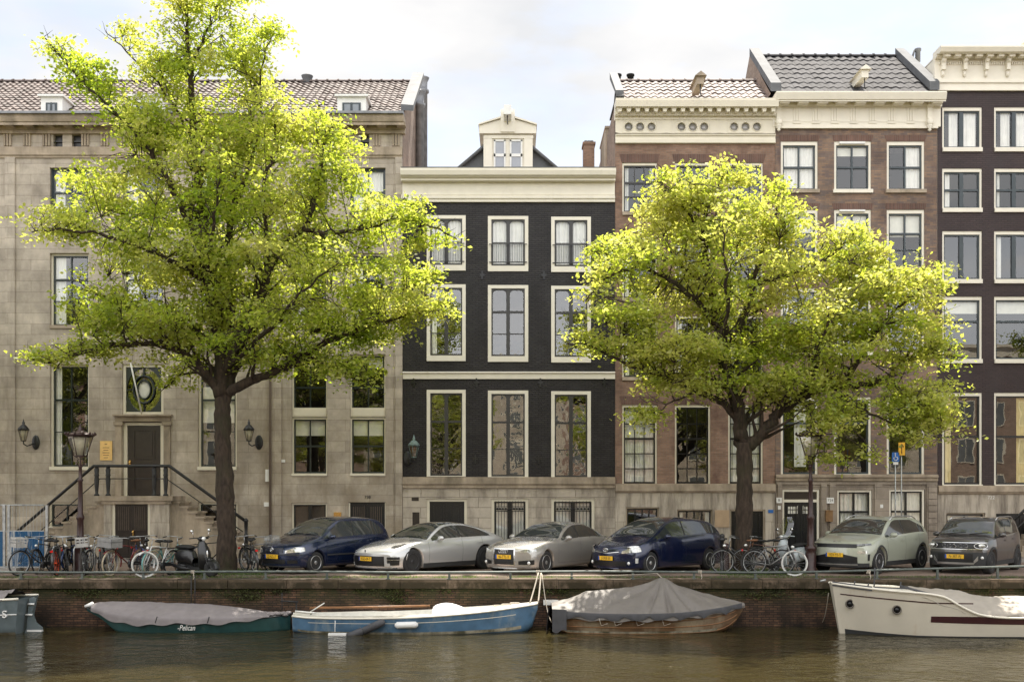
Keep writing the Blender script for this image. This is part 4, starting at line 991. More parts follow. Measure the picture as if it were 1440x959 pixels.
b = MB(); b.box(XA(1093), XA(1097), FY - .105, FY - .092, ZA(716), ZA(711)); b.box(XA(1236.5), XA(1240.5), FY - .105, FY - .092, ZA(714), ZA(709)); b.build_pieces('door_bell_panel', M['white'], h4)
b = MB(); b.box(XA(1159.5), XA(1169), FY - .2, FY - .092, ZA(733), ZA(718.5)); b.prism([(XA(1159), ZA(718.5)), (XA(1169.5), ZA(718.5)), (XA(1169), ZA(717)), (XA(1159.5), ZA(717))], FY - .23, FY - .092); b.build('wall_mailbox', mat('copper_mailbox', (.26, .15, .07), .4, metal=.4, var=.2), h4)
profile(h4, 'cornice', 'cream2', X0 - .1, X1 + .1, [(128.5, .62), (130, .66, .58), (140, .54), (143, .2), (150, .12), (152, .07), (178, .07), (178.2, .07)])
mb = MB(); px = 1092
while px < 1316: mb.box(XA(px), XA(px + 14), FY - .48, FY - .19, ZA(145.5, FY - .45), ZA(140.3, FY - .45)); px += 26.6
mb.build_pieces('modillion', M['cream2'], h4)
mb = MB(); px = 1115
while px < 1300:
    mb.piece()
    for q in (0, 3.6, 7.2): mb.box(XA(px + q), XA(px + q + 2.6), FY - .095, FY - .069, ZA(171.5), ZA(153))
    mb.box(XA(px - .7), XA(px + 10.5), FY - .10, FY - .069, ZA(175), ZA(173.5))
    px += 26.6
mb.piece(); mb.box(XA(1098), XA(1307), FY - .085, FY - .069, ZA(173), ZA(171.8)); mb.build_pieces('triglyph', M['cream2'], h4)
for px in (1094, 1305.5):
    mb = MB(); mb.box(XA(px - 4), XA(px + 4), FY - .3, FY - .05, ZA(150, FY - .2), ZA(143.5, FY - .3)); mb.box(XA(px - 3.3), XA(px + 3.3), FY - .16, FY - .05, ZA(178), ZA(150)); mb.ell((XA(px), FY - .17, ZA(174)), .13, .08, .14, 8, 6); mb.lathe([(.0, ZA(187)), (.07, ZA(184.5)), (.04, ZA(183)), (.11, ZA(180)), (.10, ZA(177))], (XA(px), FY - .12, 0), 10); mb.build('console_bracket', M['cream2'], h4)
profile(h4, 'architrave', 'cream2', X0, X1, [(178.2, .11), (180.5, .05), (181, .05)])
rt4 = ZA(81, FY + 3.2); rf4 = tile_roof(h4, 'roof', 'tile_dark', X0 + .08, XA(1306), FY - .3, ZA(129, FY - .5), FY + 3.2, rt4, .30, 8, .045, .07, .035)
def verge(root, x, w, ya, za, yb, zb, h=.2, m='lead', name='verge_flashing'):
    mb = MB(); mb.add([(x, ya, za), (x + w, ya, za), (x + w, yb, zb), (x, yb, zb), (x, ya, za + h), (x + w, ya, za + h), (x + w, yb, zb + h), (x, yb, zb + h)], [(0, 3, 2, 1), (4, 5, 6, 7), (0, 1, 5, 4), (1, 2, 6, 5), (2, 3, 7, 6), (3, 0, 4, 7)])
    mb.build(name, M[m], root)
verge(rf4, X0 - .22, .36, FY - .3, ZA(133), FY + 3.2, rt4 + .05, .3); verge(rf4, XA(1303), .34, FY - .3, ZA(131), FY + 3.2, rt4 + .05, .3)
mb = MB(); mb.quad((X0 - .21, FY - .2, ZA(135)), (X0 - .21, FY + 6.6, ZA(135)), (X0 - .21, FY + 3.2, rt4 + .1), (X0 - .21, FY + 3.19, rt4 + .1)); mb.build('gable_wall', M['side_brick'], h4)
hoist_hood(h4, 1205, 118, FY + .1, 'cream2')
mb = MB(); mb.lathe([(.1, rt4 - .1), (.1, rt4 + .3), (.13, rt4 + .32), (.13, rt4 + .4)], (XA(1292, FY + 3.3), FY + 3.4, 0), 10); mb.tube([(XA(1284, FY + 3.3), FY + 3.4, rt4), (XA(1287, FY + 3.3), FY + 3.4, rt4 + .35)], .04, 6); mb.build_pieces('chimney_pot', M['lead'], h4)

# ================================================================== HOUSE 5: dark plum brick
X0, X1 = XA(1318) + .005, XA(1560)
h5 = thing('plum_house', 'tall dark plum painted brick house with carved ivory cornice, rightmost in the row', 'house', ((X0 + X1) / 2, FY, 0))
c5 = ((1325, 1381), (1398, 1456), (1473, 1531)); r5 = ((151, 214), (237, 299), (325, 399), (417, 511), (552, 683))
wr = [(a, t + (0 if i < 2 else 0), b, u) for (t, u) in r5 for i, (a, b) in enumerate(c5)]
mb = MB(); wall_with_holes(mb, X0, X1, ZA(683.5), ZA(125), [px_hole(r) for r in wr], FY, .24)
body_sides(mb, X0, X1, 0, ZA(76), FY, 9, 1); mb.box(X0, X1, FY + .1, FY + .2, ZA(128), ZA(76), 1); mb.box(X0, X1, FY + .2, FY + 9, ZA(79), ZA(78), 1)
mb.build('wall', [M['plum_brick'], M['cream2']], h5); back_room(h5, X0, X1, 0, ZA(130), d=2.4)
for i, r in enumerate(wr):
    row, col = divmod(i, 3); cur = None
    if row == 0: cur = ('curtain', 'curtain', [(.18, .42, 0, 1), (.55, .95, 0, 1)])
    if row == 3: cur = ('blind', 'blind', [(0, 1, 0, .22)])
    if row == 4: cur = ('curtain', 'curtain_y', [(0, .24, 0, 1)] if col == 0 else [(.6, 1, 0, 1)])
    window(h5, r, frame='cream2', sash='dblue' if row < 4 else 'black', fw=.07, fwt=.12, inset=.03, sill=.15 if row < 4 else .05, sillout=.07, sillmat='cream2', cols=2 if row < 3 else 1,
           rows=((), (.5,), (), (.36,), (.46,))[row], thick=(0,), mull=.12, cmull=.14, glass='glass_hi' if row < 2 else 'glass', curtain=cur)
bh5 = [(1330, 721, 1385, 765), (1400, 722, 1460, 781), (1475, 721, 1530, 765)]
mb = MB(); wall_with_holes(mb, X0, X1, 0, ZA(683.5), [px_hole(r) for r in bh5], FY - .04, .26); mb.build('basement_wall', M['stone_slab'], h5)
profile(h5, 'plinth_course', 'stone_plain', X0, X1, [(682.5, .1), (684, .16), (691, .14, .1), (694, .05), (695, .05)], back=FY - .038)
for r in (bh5[0], bh5[2]): window(h5, r, Y=FY - .04, frame='stone_plain', sash='black', fw=.04, inset=.04, sill=.1, cols=2, rows=())
x0, z0, x1, z1 = px_hole(bh5[1], FY - .04); panelled_door(h5, x0 + .01, x1 - .01, z0, z1 - .01, FY + .06, 'black', 2, False, False, False)
text_mesh('house_number', '722', 0.17, M['white'], h5, Matrix.Translation((XA(1393), FY - .045, ZA(699.5))) @ FACE, .004)
profile(h5, 'cornice', 'cream2', X0 - .12, X1, [(64, .62), (66, .68, .6), (73, .55, .48), (76, .26), (80, .2, .16), (83, .06), (112, .06), (112.2, .06)])
mb = MB(); px = 1322; k = 0
while px < 1560:
    mb.box(XA(px), XA(px + 8), FY - .44, FY - .2, ZA(80, FY - .4), ZA(75, FY - .4)); px += 15
mb.build_pieces('modillion', M['cream2'], h5)
mb = MB(); px = 1318.5
while px < 1560:
    mb.box(XA(px), XA(px + 1.6), FY - .11, FY - .059, ZA(93), ZA(89)); px += 3.1
mb.build_pieces('dentil', M['cream2'], h5)
mb = MB(); px = 1322
while px < 1560:
    mb.piece(); mb.box(XA(px), XA(px + 5), FY - .22, FY - .059, ZA(101), ZA(84)); mb.ell((XA(px + 2.5), FY - .22, ZA(88)), .09, .09, .1, 8, 6); mb.lathe([(0.01, ZA(111)), (.06, ZA(107)), (.05, ZA(101))], (XA(px + 2.5), FY - .1, 0), 8); px += 30.2
mb.build_pieces('console_bracket', M['cream2'], h5)
profile(h5, 'architrave', 'cream2', X0, X1, [(112.2, .10), (114, .13), (116.5, .08), (125, .11), (127.5, .05), (128, .05)])
mb = MB(); mb.prism([(XA(1428), ZA(70)), (XA(1452), ZA(70)), (XA(1450), ZA(66)), (XA(1430), ZA(66))], FY - .7, FY); mb.ell((XA(1440), FY - .4, ZA(67)), .3, .25, .28, 12, 8); mb.build('crest', M['cream2'], h5)
# stoop with a railing at the right edge of the frame
st = MB()
for i in range(7): st.box(XA(1414 + i * 7), XA(1500), 38.1, FY - .045, .1 + i * .19, .1 + (i + 1) * .19 - .003)
stp5 = st.build('stoop', M['stone_plain'], h5)
st = MB(); st.tube([(XA(1412, 38.1), 38.1, ZA(745, 38.1)), (XA(1452, 38.1), 38.1, ZA(706, 38.1)), (XA(1500, 38.1), 38.1, ZA(700, 38.1))], .05, 8); st.tube([(XA(1412, 38.1), 38.1, ZA(760, 38.1)), (XA(1452, 38.1), 38.1, ZA(722, 38.1))], .02, 6)
st.tube([(XA(1412, 38.1), 38.1, .1), (XA(1412, 38.1), 38.1, ZA(743, 38.1))], .05, 8); st.build('handrail', M['iron'], stp5)
# next house to the right, only glimpsed from the side
X0, X1 = XA(1560) + .01, XA(1760)
h6 = thing('far_right_house', 'ochre brick house beyond the right edge of the row', 'house', ((X0 + X1) / 2, FY, 0))
wr = [(a, t, a + 52, t + 90) for t in (200, 330, 460, 590) for a in (1580, 1650, 1715)]
mb = MB(); wall_with_holes(mb, X0, X1, 0, ZA(160), [px_hole(r) for r in wr if r[2] < 1760], FY, .24); body_sides(mb, X0, X1, 0, ZA(160), FY, 9)
mb.build('wall', [M['side_brick']], h6); back_room(h6, X0, X1, 0, ZA(170))
for r in wr:
    if r[2] < 1760: window(h6, r, rows=(.5,))
X0, X1 = XA(-520), XA(-160) - .02
h0 = thing('far_left_house', 'grey brick house beyond the left edge of the row', 'house', ((X0 + X1) / 2, FY, 0))
wr = [(a, t, a + 52, t + 90) for t in (200, 330, 460, 590) for a in (-500, -430, -360, -290, -220)]
mb = MB(); wall_with_holes(mb, X0, X1, 0, ZA(150), [px_hole(r) for r in wr], FY, .24); body_sides(mb, X0, X1, 0, ZA(150), FY, 9); mb.box(X0, X1, FY + .3, FY + 9, ZA(152), ZA(151))
mb.build('wall', [M['stone_dark']], h0); back_room(h0, X0, X1, 0, ZA(160)); profile(h0, 'cornice', 'cream', X0, X1, [(146, .4), (156, .4, .3), (160, .1), (170, .1)])
for r in wr: window(h0, r, rows=(.5,))
# ================================================================== TREES
TS = 32.0          # trunk distance from the camera
def tp(px, py, dy=0.0):
    return Vector(((px - 720) * TS / F, TS + dy, CZ + (HY - py) * TS / F))

def smooth_path(pts, sub=5, jit=0.05, rnd=random):
    out = []
    n = len(pts)
    for i in range(n - 1):
        p0 = pts[max(i - 1, 0)]; p1 = pts[i]; p2 = pts[i + 1]; p3 = pts[min(i + 2, n - 1)]
        for k in range(sub):
            t = k / sub
            q = 0.5 * ((2 * p1) + (p2 - p0) * t + (2 * p0 - 5 * p1 + 4 * p2 - p3) * t * t + (3 * p1 - p0 - 3 * p2 + p3) * t ** 3)
            if i or k: q = q + Vector([rnd.uniform(-jit, jit) for _ in range(3)])
            out.append(q)
    out.append(pts[-1]); return out

def leaf_mesh(name, centers, sizes, tones, rng, droop, n_per, spread):
    """many leaf blades: each a small folded rhombus; built with numpy for speed"""
    n = len(centers)
    az = rng.uniform(0, 2 * np.pi, n); tilt = rng.normal(0.0, 0.55, n) + 0.15; roll = rng.normal(0, 0.55, n)
    d = np.stack([np.cos(az) * np.cos(tilt), np.sin(az) * np.cos(tilt), -np.sin(tilt)], 1)
    up = np.tile(np.array([[0, 0, 1.0]]), (n, 1)); s = np.cross(d, up); s /= np.linalg.norm(s, axis=1)[:, None] + 1e-9
    u2 = np.cross(s, d); w = s * np.cos(roll)[:, None] + u2 * np.sin(roll)[:, None]; nrm = np.cross(w, d)
    sz = sizes[:, None]
    v0 = centers - d * sz * .5; v2 = centers + d * sz * .55
    v1 = centers + w * sz * .34 + nrm * sz * .08 - d * sz * .05; v3 = centers - w * sz * .34 + nrm * sz * .08 - d * sz * .05
    V = np.stack([v0, v1, v2, v3], 1).reshape(-1, 3)
    me = bpy.data.meshes.new(name); me.vertices.add(4 * n); me.vertices.foreach_set('co', V.astype(np.float32).ravel())
    me.loops.add(4 * n); me.loops.foreach_set('vertex_index', np.arange(4 * n, dtype=np.int32))
    me.polygons.add(n); me.polygons.foreach_set('loop_start', np.arange(0, 4 * n, 4, dtype=np.int32)); me.polygons.foreach_set('loop_total', np.full(n, 4, dtype=np.int32))
    a = me.attributes.new('tone', 'FLOAT', 'FACE'); a.data.foreach_set('value', tones.astype(np.float32))
    me.materials.append(M['leaf']); me.update(); me.validate(); return me

def make_tree(seed, limbs, blobs, nclump, base, per=42, thr=-0.12, lsz=(0.085, 0.15), tone0=0.0):
    """limbs: list of (points, r0, r1); blobs: (px, py, rx, ry, dy, rdepth) ; returns trunk, branch and crown meshes"""
    rng = np.random.default_rng(seed); rnd = random.Random(seed)
    tr = MB(); br = MB(); nodes = []
    for li, (pts, r0, r1) in enumerate(limbs):
        path = smooth_path([tp(*p) for p in pts], 6, 0.02 if li == 0 else 0.045, rnd); k = len(path)
        rr = [(r0 + (r1 - r0) * (i / (k - 1)) ** (0.8)) * rnd.uniform(.93, 1.07) for i in range(k)]
        if li == 0: rr[0] *= 1.3; rr[1] *= 1.12; rr[2] *= 1.05
        (tr if li == 0 else br).tube(path, rr, 14 if li == 0 else 8)
        for i, p in enumerate(path): nodes.append((p, rr[i], i / k if li else 2))
        # forks off each limb
        if li:
            for i in range(3, k, 2):
                for _ in range(2):
                    d = Vector((rnd.uniform(-1, 1), rnd.uniform(-1.2, 1.2), rnd.uniform(-.2, 1))); d.normalize(); ax = (path[i] - path[i - 1]).normalized()
                    d = (d + ax * .7).normalized(); ln = rnd.uniform(.6, 1.4) * (1.2 - .7 * i / k); q = path[i]; sp = [q]
                    for s_ in range(4):
                        d = (d + Vector((rnd.uniform(-.3, .3), rnd.uniform(-.3, .3), rnd.uniform(-.12, .25)))).normalized(); q = q + d * ln / 4; sp.append(q); nodes.append((q, .02, 1))
                    r = max(.012, rr[i] * .42); br.tube(sp, [r, r * .8, r * .6, r * .4, r * .2], 5, cap=False)
    NP = np.array([list(n_[0]) for n_ in nodes if n_[2] != 2]); 
    vol = np.array([b[2] * b[3] * b[5] for b in blobs], float); vol = vol ** .85; vol /= vol.sum()
    cl = []
    tries = 0
    while len(cl) < nclump and tries < nclump * 12:
        tries += 1
        b = blobs[rng.choice(len(blobs), p=vol)]
        u = rng.normal(size=3); u /= np.linalg.norm(u); r = rng.uniform(0, 1) ** .42
        c = tp(b[0] + u[0] * r * max(b[2] - 15, b[2] * .5), b[1] + u[2] * r * max(b[3] - 12, b[3] * .5), b[4] + u[1] * r * b[5])
        if c.z < 3.2: continue
        if noise.noise(Vector((c.x * .55, c.y * .55, c.z * 1.15 + seed))) + .4 * noise.noise(Vector((c.x * 1.4, c.y * 1.4, c.z * 2.2))) < thr: continue
        dd = NP - np.array(c); j = int(np.argmin((dd ** 2).sum(1)))
        if np.linalg.norm(dd[j]) > 2.6: continue
        cl.append((c, NP[j]))
    # leaves hug every outer limb and fork too, so no branch is left bare
    for p_, r_, f_ in nodes:
        if f_ != 2 and (f_ > .35) and rng.uniform() < .42:
            c = p_ + Vector((rng.normal(0, .22), rng.normal(0, .22), rng.normal(.05, .15)))
            pxx = 720 + c.x * F / TS; pyy = HY - (c.z - CZ) * F / TS
            if c.z > 3.0 and any(((pxx - b[0]) / b[2]) ** 2 + ((pyy - b[1]) / b[3]) ** 2 < 1.05 for b in blobs): cl.append((c, np.array(p_)))
    cen, siz, ton = [], [], []
    for c, nb in cl:
        c = np.array(c); v = c - nb; ln = np.linalg.norm(v)
        if ln > .15:
            mid = (c + nb) / 2 + rng.normal(0, .06, 3) + np.array([0, 0, .08]); br.tube([nb, mid, c + v / ln * .15], [.014, .009, .004], 4, cap=False)
        out = v / (ln + 1e-6); out[2] *= .4
        m = int(per * rng.uniform(.6, 1.35)); hr = rng.uniform(.24, .46)
        t = rng.uniform(-.35, .75, m)[:, None]
        off = np.clip(rng.normal(0, 1, (m, 3)), -1.7, 1.7) * np.array([hr, hr, hr * .42]) * .62 + out * t * hr * 1.6
        off[:, 2] -= (off[:, 0] ** 2 + off[:, 1] ** 2) * .35
        cen.append(c + off); siz.append(rng.uniform(lsz[0], lsz[1], m) * rng.uniform(.85, 1.15))
        ct = 0.56 + tone0 + .5 * noise.noise(Vector(c) * .55 + Vector((9, seed, 0))) + rng.normal(0, .13)
        ton.append(np.clip(ct + rng.normal(0, .14, m), 0.02, .98))
    cen = np.concatenate(cen); siz = np.concatenate(siz); ton = np.concatenate(ton)
    lm = leaf_mesh('crown', cen, siz, ton, rng, .3, per, 1)
    tm = tr.mesh('trunk', [M['bark']]); bm = br.mesh('branches', [M['bark']])
    off = Matrix.Translation(-Vector((base.x, base.y, 0)))
    for me in (lm, tm, bm): me.transform(off)
    print('tree leaves', len(cen), 'clumps', len(cl))
    return tm, bm, lm
def place_tree(meshes, name, loc, label, group=None, rotz=0, sc=1):
    t = thing(name, label, 'tree', loc, (0, 0, rotz), group, local=True)
    if sc != 1: t.scale = (sc,) * 3
    tk = link('trunk', meshes[0], t); link('branches', meshes[1], tk); link('crown', meshes[2], t); return t

# left tree ---------------------------------------------------------
lim1 = [
 ([(318, 806, 0), (319, 760, 0), (317, 700, 0), (314, 640, 0), (313, 590, 0), (313, 552, 0)], .30, .22),
 ([(313, 556, 0), (310, 500, .1), (301, 430, 0), (291, 360, -.2), (283, 300, 0), (277, 230, .1), (270, 165, 0), (266, 100, .1), (262, 40, 0), (262, -5, 0)], .27, .03),
 ([(316, 556, 0), (326, 500, .3), (318, 440, .5), (312, 360, .6), (318, 290, .7), (330, 220, .8), (345, 150, .8), (352, 90, .7)], .20, .03),
 ([(316, 552, 0), (350, 540, -.2), (392, 524, -.3), (432, 503, -.4), (480, 478, -.5), (530, 462, -.6), (580, 448, -.6), (618, 440, -.6)], .17, .03),
 ([(311, 552, 0), (285, 520, -.3), (255, 492, -.6), (215, 487, -.7), (170, 492, -.8), (120, 503, -.9), (70, 514, -.9), (35, 508, -1.)], .15, .02),
 ([(312, 500, 0), (270, 462, .3), (220, 438, .6), (165, 424, .8), (115, 404, .9), (78, 385, 1.)], .12, .02),
 ([(316, 520, 0), (345, 470, -.3), (372, 420, -.5), (386, 385, -.6), (410, 350, -.7), (440, 322, -.8), (455, 260, -.8), (462, 200, -.7), (455, 160, -.7)], .17, .025),
 ([(386, 385, -.6), (382, 330, -.9), (384, 270, -1.), (398, 220, -1.), (392, 170, -1.)], .09, .02),
 ([(430, 330, -.8), (470, 338, -.9), (520, 332, -1.), (570, 322, -1.), (610, 330, -1.1), (645, 348, -1.1)], .08, .015),
 ([(440, 470, -.4), (480, 440, .3), (530, 410, .6), (580, 395, .7), (610, 380, .7)], .08, .015),
 ([(290, 350, -.2), (262, 300, -.3), (236, 250, -.4), (208, 205, -.4), (170, 165, -.5), (120, 120, -.5), (80, 88, -.5), (48, 62, -.5)], .11, .015),
 ([(284, 300, 0), (240, 310, .8), (190, 290, 1.2), (130, 280, 1.4), (75, 265, 1.5)], .08, .015),
 ([(297, 400, 0), (240, 370, -1.2), (180, 350, -1.6), (120, 345, -1.9), (70, 350, -2.)], .09, .015),
 ([(276, 215, .1), (250, 160, .3), (215, 110, .4), (175, 70, .5), (140, 35, .5)], .06, .012),
 ([(318, 290, .7), (350, 220, .4), (365, 150, .2), (368, 90, 0), (388, 40, 0)], .07, .012),
 ([(266, 100, .1), (290, 60, -.3), (310, 20, -.4), (330, -5, -.5)], .05, .012),
 ([(300, 430, 0), (310, 380, -1.2), (330, 330, -2.2), (350, 280, -3.)], .09, .015),
 ([(300, 430, 0), (290, 380, 1.4), (300, 320, 2.4), (310, 260, 3.)], .09, .015),
 ([(318, 520, 0), (400, 470, -1.5), (450, 430, -2.5), (500, 400, -3.)], .08, .015),
 ([(310, 520, 0), (240, 520, 1.2), (200, 540, 1.8)], .05, .012),
 ([(432, 503, -.4), (470, 520, -.8), (510, 540, -1.)], .05, .012),
]
bl1 = [(270, 20, 52, 45, 0, 1.3), (335, 35, 50, 50, 0, 1.2), (375, 45, 18, 28, 0, .7), (190, 45, 42, 24, .3, .8), (148, 30, 22, 14, .4, .5), (245, 90, 60, 45, 0, 1.6), (330, 110, 62, 60, .2, 1.6),
 (62, 78, 26, 20, -.4, .6), (105, 110, 45, 28, -.4, .8), (150, 150, 50, 38, -.3, 1.1), (120, 165, 30, 22, -.3, .7), (220, 190, 62, 60, 0, 2.0), (320, 200, 80, 70, 0, 2.6), (410, 190, 70, 55, -.5, 1.8), (468, 205, 48, 42, -.6, 1.4),
 (100, 260, 55, 42, .8, 1.6), (170, 270, 80, 55, .4, 2.3), (280, 290, 90, 70, 0, 3.2), (390, 280, 90, 65, -.3, 2.8), (480, 265, 55, 50, -.6, 1.8), (575, 318, 22, 36, -1, .8), (520, 320, 60, 50, -.8, 1.8), (590, 350, 48, 26, -1, 1.0), (630, 348, 26, 16, -1.1, .5),
 (90, 325, 46, 34, -.5, 1.8), (180, 360, 90, 50, -.2, 2.8), (300, 390, 100, 60, 0, 3.6), (420, 380, 100, 60, -.3, 3.2), (530, 400, 80, 52, -.4, 2.4), (595, 440, 42, 36, -.6, 1.3),
 (100, 420, 42, 34, .6, 1.4), (160, 440, 76, 44, .2, 2.4), (270, 460, 80, 40, -.2, 3.0), (400, 460, 95, 45, -.3, 3.0), (510, 460, 80, 40, -.4, 2.4), (70, 508, 34, 8, -.9, .5), (150, 492, 56, 18, -.6, 1.2), (220, 505, 50, 24, 0, 1.6),
 (420, 505, 70, 34, -.6, 2.0), (490, 520, 56, 26, -.6, 1.4), (250, 525, 50, 20, .6, 1.4), (350, 490, 60, 30, 0, 2.4)]
b1 = Vector((tp(318, 0).x, TS, 0))
bl1 = [((b[0] + 24 if b[0] < 150 else b[0]),) + b[1:] for b in bl1]
lim1 = [([(q[0] + (max(0, 130 - q[0]) * .28), q[1], q[2]) for q in l_[0]], l_[1], l_[2]) for l_ in lim1]
tm1 = make_tree(21, lim1, bl1, 1600, b1, per=36, thr=0.023, lsz=(.085, .155), tone0=.03)
place_tree(tm1, 'elm_tree', (b1.x, b1.y, 0), 'large bright green tree beside the black scooter, in front of the pale sandstone building', 'street trees along the quay')

# right tree -------------------------------------------------------
lim2 = [
 ([(1046, 806, 0), (1046, 760, 0), (1047, 700, 0), (1047, 650, 0), (1046, 620, 0)], .275, .215),
 ([(1042, 625, 0), (1040, 590, 0), (1030, 550, 0), (1020, 500, .2), (1010, 450, .2), (1000, 400, .1), (992, 350, 0), (994, 300, 0), (1010, 260, 0), (1030, 235, 0)], .25, .025),
 ([(1052, 628, 0), (1075, 605, -.1), (1095, 580, -.2), (1125, 560, -.2), (1165, 545, -.3), (1205, 543, -.4), (1240, 532, -.4), (1262, 512, -.4), (1300, 500, -.5), (1340, 508, -.5)], .19, .02),
 ([(1038, 590, 0), (1010, 565, -.2), (975, 550, -.3), (930, 530, -.4), (880, 515, -.5), (830, 492, -.6), (795, 488, -.6)], .12, .015),
 ([(1018, 490, .2), (1050, 440, .3), (1062, 400, .4), (1075, 350, .5), (1095, 300, .5), (1110, 260, .5)], .14, .02),
 ([(1012, 460, .2), (970, 420, -.4), (930, 395, -.6), (890, 385, -.7), (850, 400, -.8), (820, 430, -.8)], .10, .015),
 ([(1000, 400, .1), (960, 370, .5), (915, 345, .7), (880, 340, .8), (850, 350, .8), (835, 345, .8)], .09, .015),
 ([(994, 340, 0), (965, 300, -.2), (940, 270, -.3), (920, 258, -.3)], .06, .012),
 ([(1062, 400, .4), (1110, 385, .1), (1150, 370, 0), (1180, 350, -.1), (1200, 330, -.1)], .08, .012),
 ([(1130, 558, -.2), (1150, 500, .2), (1170, 450, .4), (1195, 400, .5), (1215, 370, .5), (1235, 345, .5)], .12, .015),
 ([(1180, 545, -.3), (1210, 490, -.6), (1240, 450, -.7), (1270, 420, -.8), (1300, 400, -.8)], .10, .012),
 ([(1240, 532, -.4), (1262, 560, -.7), (1290, 590, -.8), (1320, 600, -.8)], .06, .012),
 ([(1165, 545, -.3), (1200, 580, -.9), (1250, 605, -1.1), (1290, 630, -1.2)], .06, .012),
 ([(1125, 560, -.2), (1140, 600, -.6), (1150, 640, -.8)], .05, .012),
 ([(1020, 500, .2), (1020, 450, 1.3), (1030, 400, 2.2), (1040, 340, 2.8)], .09, .015),
 ([(1020, 500, .2), (1010, 450, -1.3), (1000, 400, -2.2), (990, 350, -2.8)], .09, .015),
 ([(1165, 545, -.3), (1180, 500, 1.2), (1200, 450, 2.)], .07, .012),
 ([(1130, 558, -.2), (1130, 500, -1.5), (1140, 450, -2.2)], .07, .012),
 ([(1262, 512, -.4), (1290, 470, -.2), (1315, 440, -.1)], .05, .01),
 ([(975, 550, -.3), (940, 570, -.6), (900, 590, -.8)], .04, .01),
]
bl2 = [(1030, 255, 46, 28, 0, 1.0), (960, 275, 55, 34, -.2, 1.3), (1075, 275, 55, 36, .3, 1.4), (1000, 320, 90, 50, 0, 2.4), (1100, 320, 50, 45, .3, 1.8), (925, 310, 45, 40, -.2, 1.4), (860, 350, 36, 30, .5, 1.1), (838, 355, 18, 16, .8, .5), (900, 370, 70, 42, 0, 2.0),
 (1000, 400, 100, 55, 0, 3.0), (850, 410, 48, 36, -.6, 1.5), (880, 450, 70, 42, -.4, 2.2), (1100, 400, 85, 50, .2, 2.6), (1195, 345, 45, 34, 0, 1.2), (1225, 365, 48, 36, .3, 1.4), (1190, 410, 80, 50, 0, 2.4), (1265, 410, 50, 45, -.4, 1.6), (815, 485, 32, 18, -.6, .8), (860, 495, 50, 24, -.5, 1.3),
 (950, 500, 80, 40, -.3, 2.4), (1060, 480, 90, 45, .2, 2.8), (1170, 480, 90, 50, 0, 2.8), (1270, 470, 60, 48, -.4, 2.0), (1310, 510, 42, 26, -.5, 1.0), (1335, 510, 18, 10, -.5, .4), (1000, 540, 80, 26, -.4, 1.8), (925, 535, 45, 24, -.5, 1.2), (1090, 540, 70, 34, -.4, 2.0), (1190, 560, 80, 40, -.4, 2.2), (1270, 560, 50, 44, -.7, 1.7),
 (1305, 590, 32, 34, -.8, .9), (1230, 610, 50, 28, -1, 1.2), (1140, 600, 46, 36, -.6, 1.2), (1150, 645, 34, 24, -.8, .8), (905, 585, 30, 14, -.8, .6), (1200, 640, 26, 16, -1, .6)]
b2 = Vector((tp(1046, 0).x, TS, 0))
bl2 = [((b[0] + 14 if b[0] < 880 else (b[0] - 14 if b[0] > 1280 else b[0])),) + b[1:] for b in bl2]
tm2 = make_tree(34, lim2, bl2, 1220, b2, per=36, thr=0.04, lsz=(.085, .155), tone0=.14)
place_tree(tm2, 'elm_tree', (b2.x, b2.y, 0), 'wide yellow-green tree forked low, in front of the brick houses beside the parked bicycles', 'street trees along the quay')
# the next tree to the left, of which only branch tips reach into the frame, and the one beyond the right edge
place_tree(tm2, 'elm_tree', (XA(-322, TS), 32.0, .4), 'tree beyond the left edge whose branch tips reach into the picture', 'street trees along the quay', R(2))
place_tree(tm1, 'elm_tree', (XA(1960, TS), 32.0, 0), 'tree beyond the right edge of the picture', 'street trees along the quay', R(150), .95)
# trees and houses of the near quay, behind the camera: they are what the windows reflect
for i, (x, y, rz, ms, s_) in enumerate(((-14.5, -6.5, 40, tm1, .85), (-5.5, -6.8, 200, tm2, .95), (7.5, -6.6, 120, tm1, .8), (17.5, -6.4, 10, tm2, 1.0), (27, -6.6, 75, tm1, .85), (-27, -6.6, 95, tm2, 1.0))):
    place_tree(ms, 'elm_tree', (x, y, 0), 'green tree %s on the near quay, seen only as a reflection' % ['left of the camera', 'just left of the camera', 'just right of the camera', 'right of the camera', 'far right of the camera', 'far left of the camera'][i], 'street trees on the near quay', R(rz), s_)
rc = random.Random(4); M['near_pane'] = mat('near_house_pane', (.15, .16, .16), .15, var=.3, scale=1)
pal = [((.55, .47, .37), 'sandstone'), ((.42, .28, .21), 'red brick'), ((.62, .55, .44), 'cream stucco'), ((.36, .26, .20), 'brown brick'), ((.50, .43, .34), 'pale brick'), ((.58, .50, .40), 'grey stucco'), ((.35, .24, .19), 'dark brick')]
x = -44.0
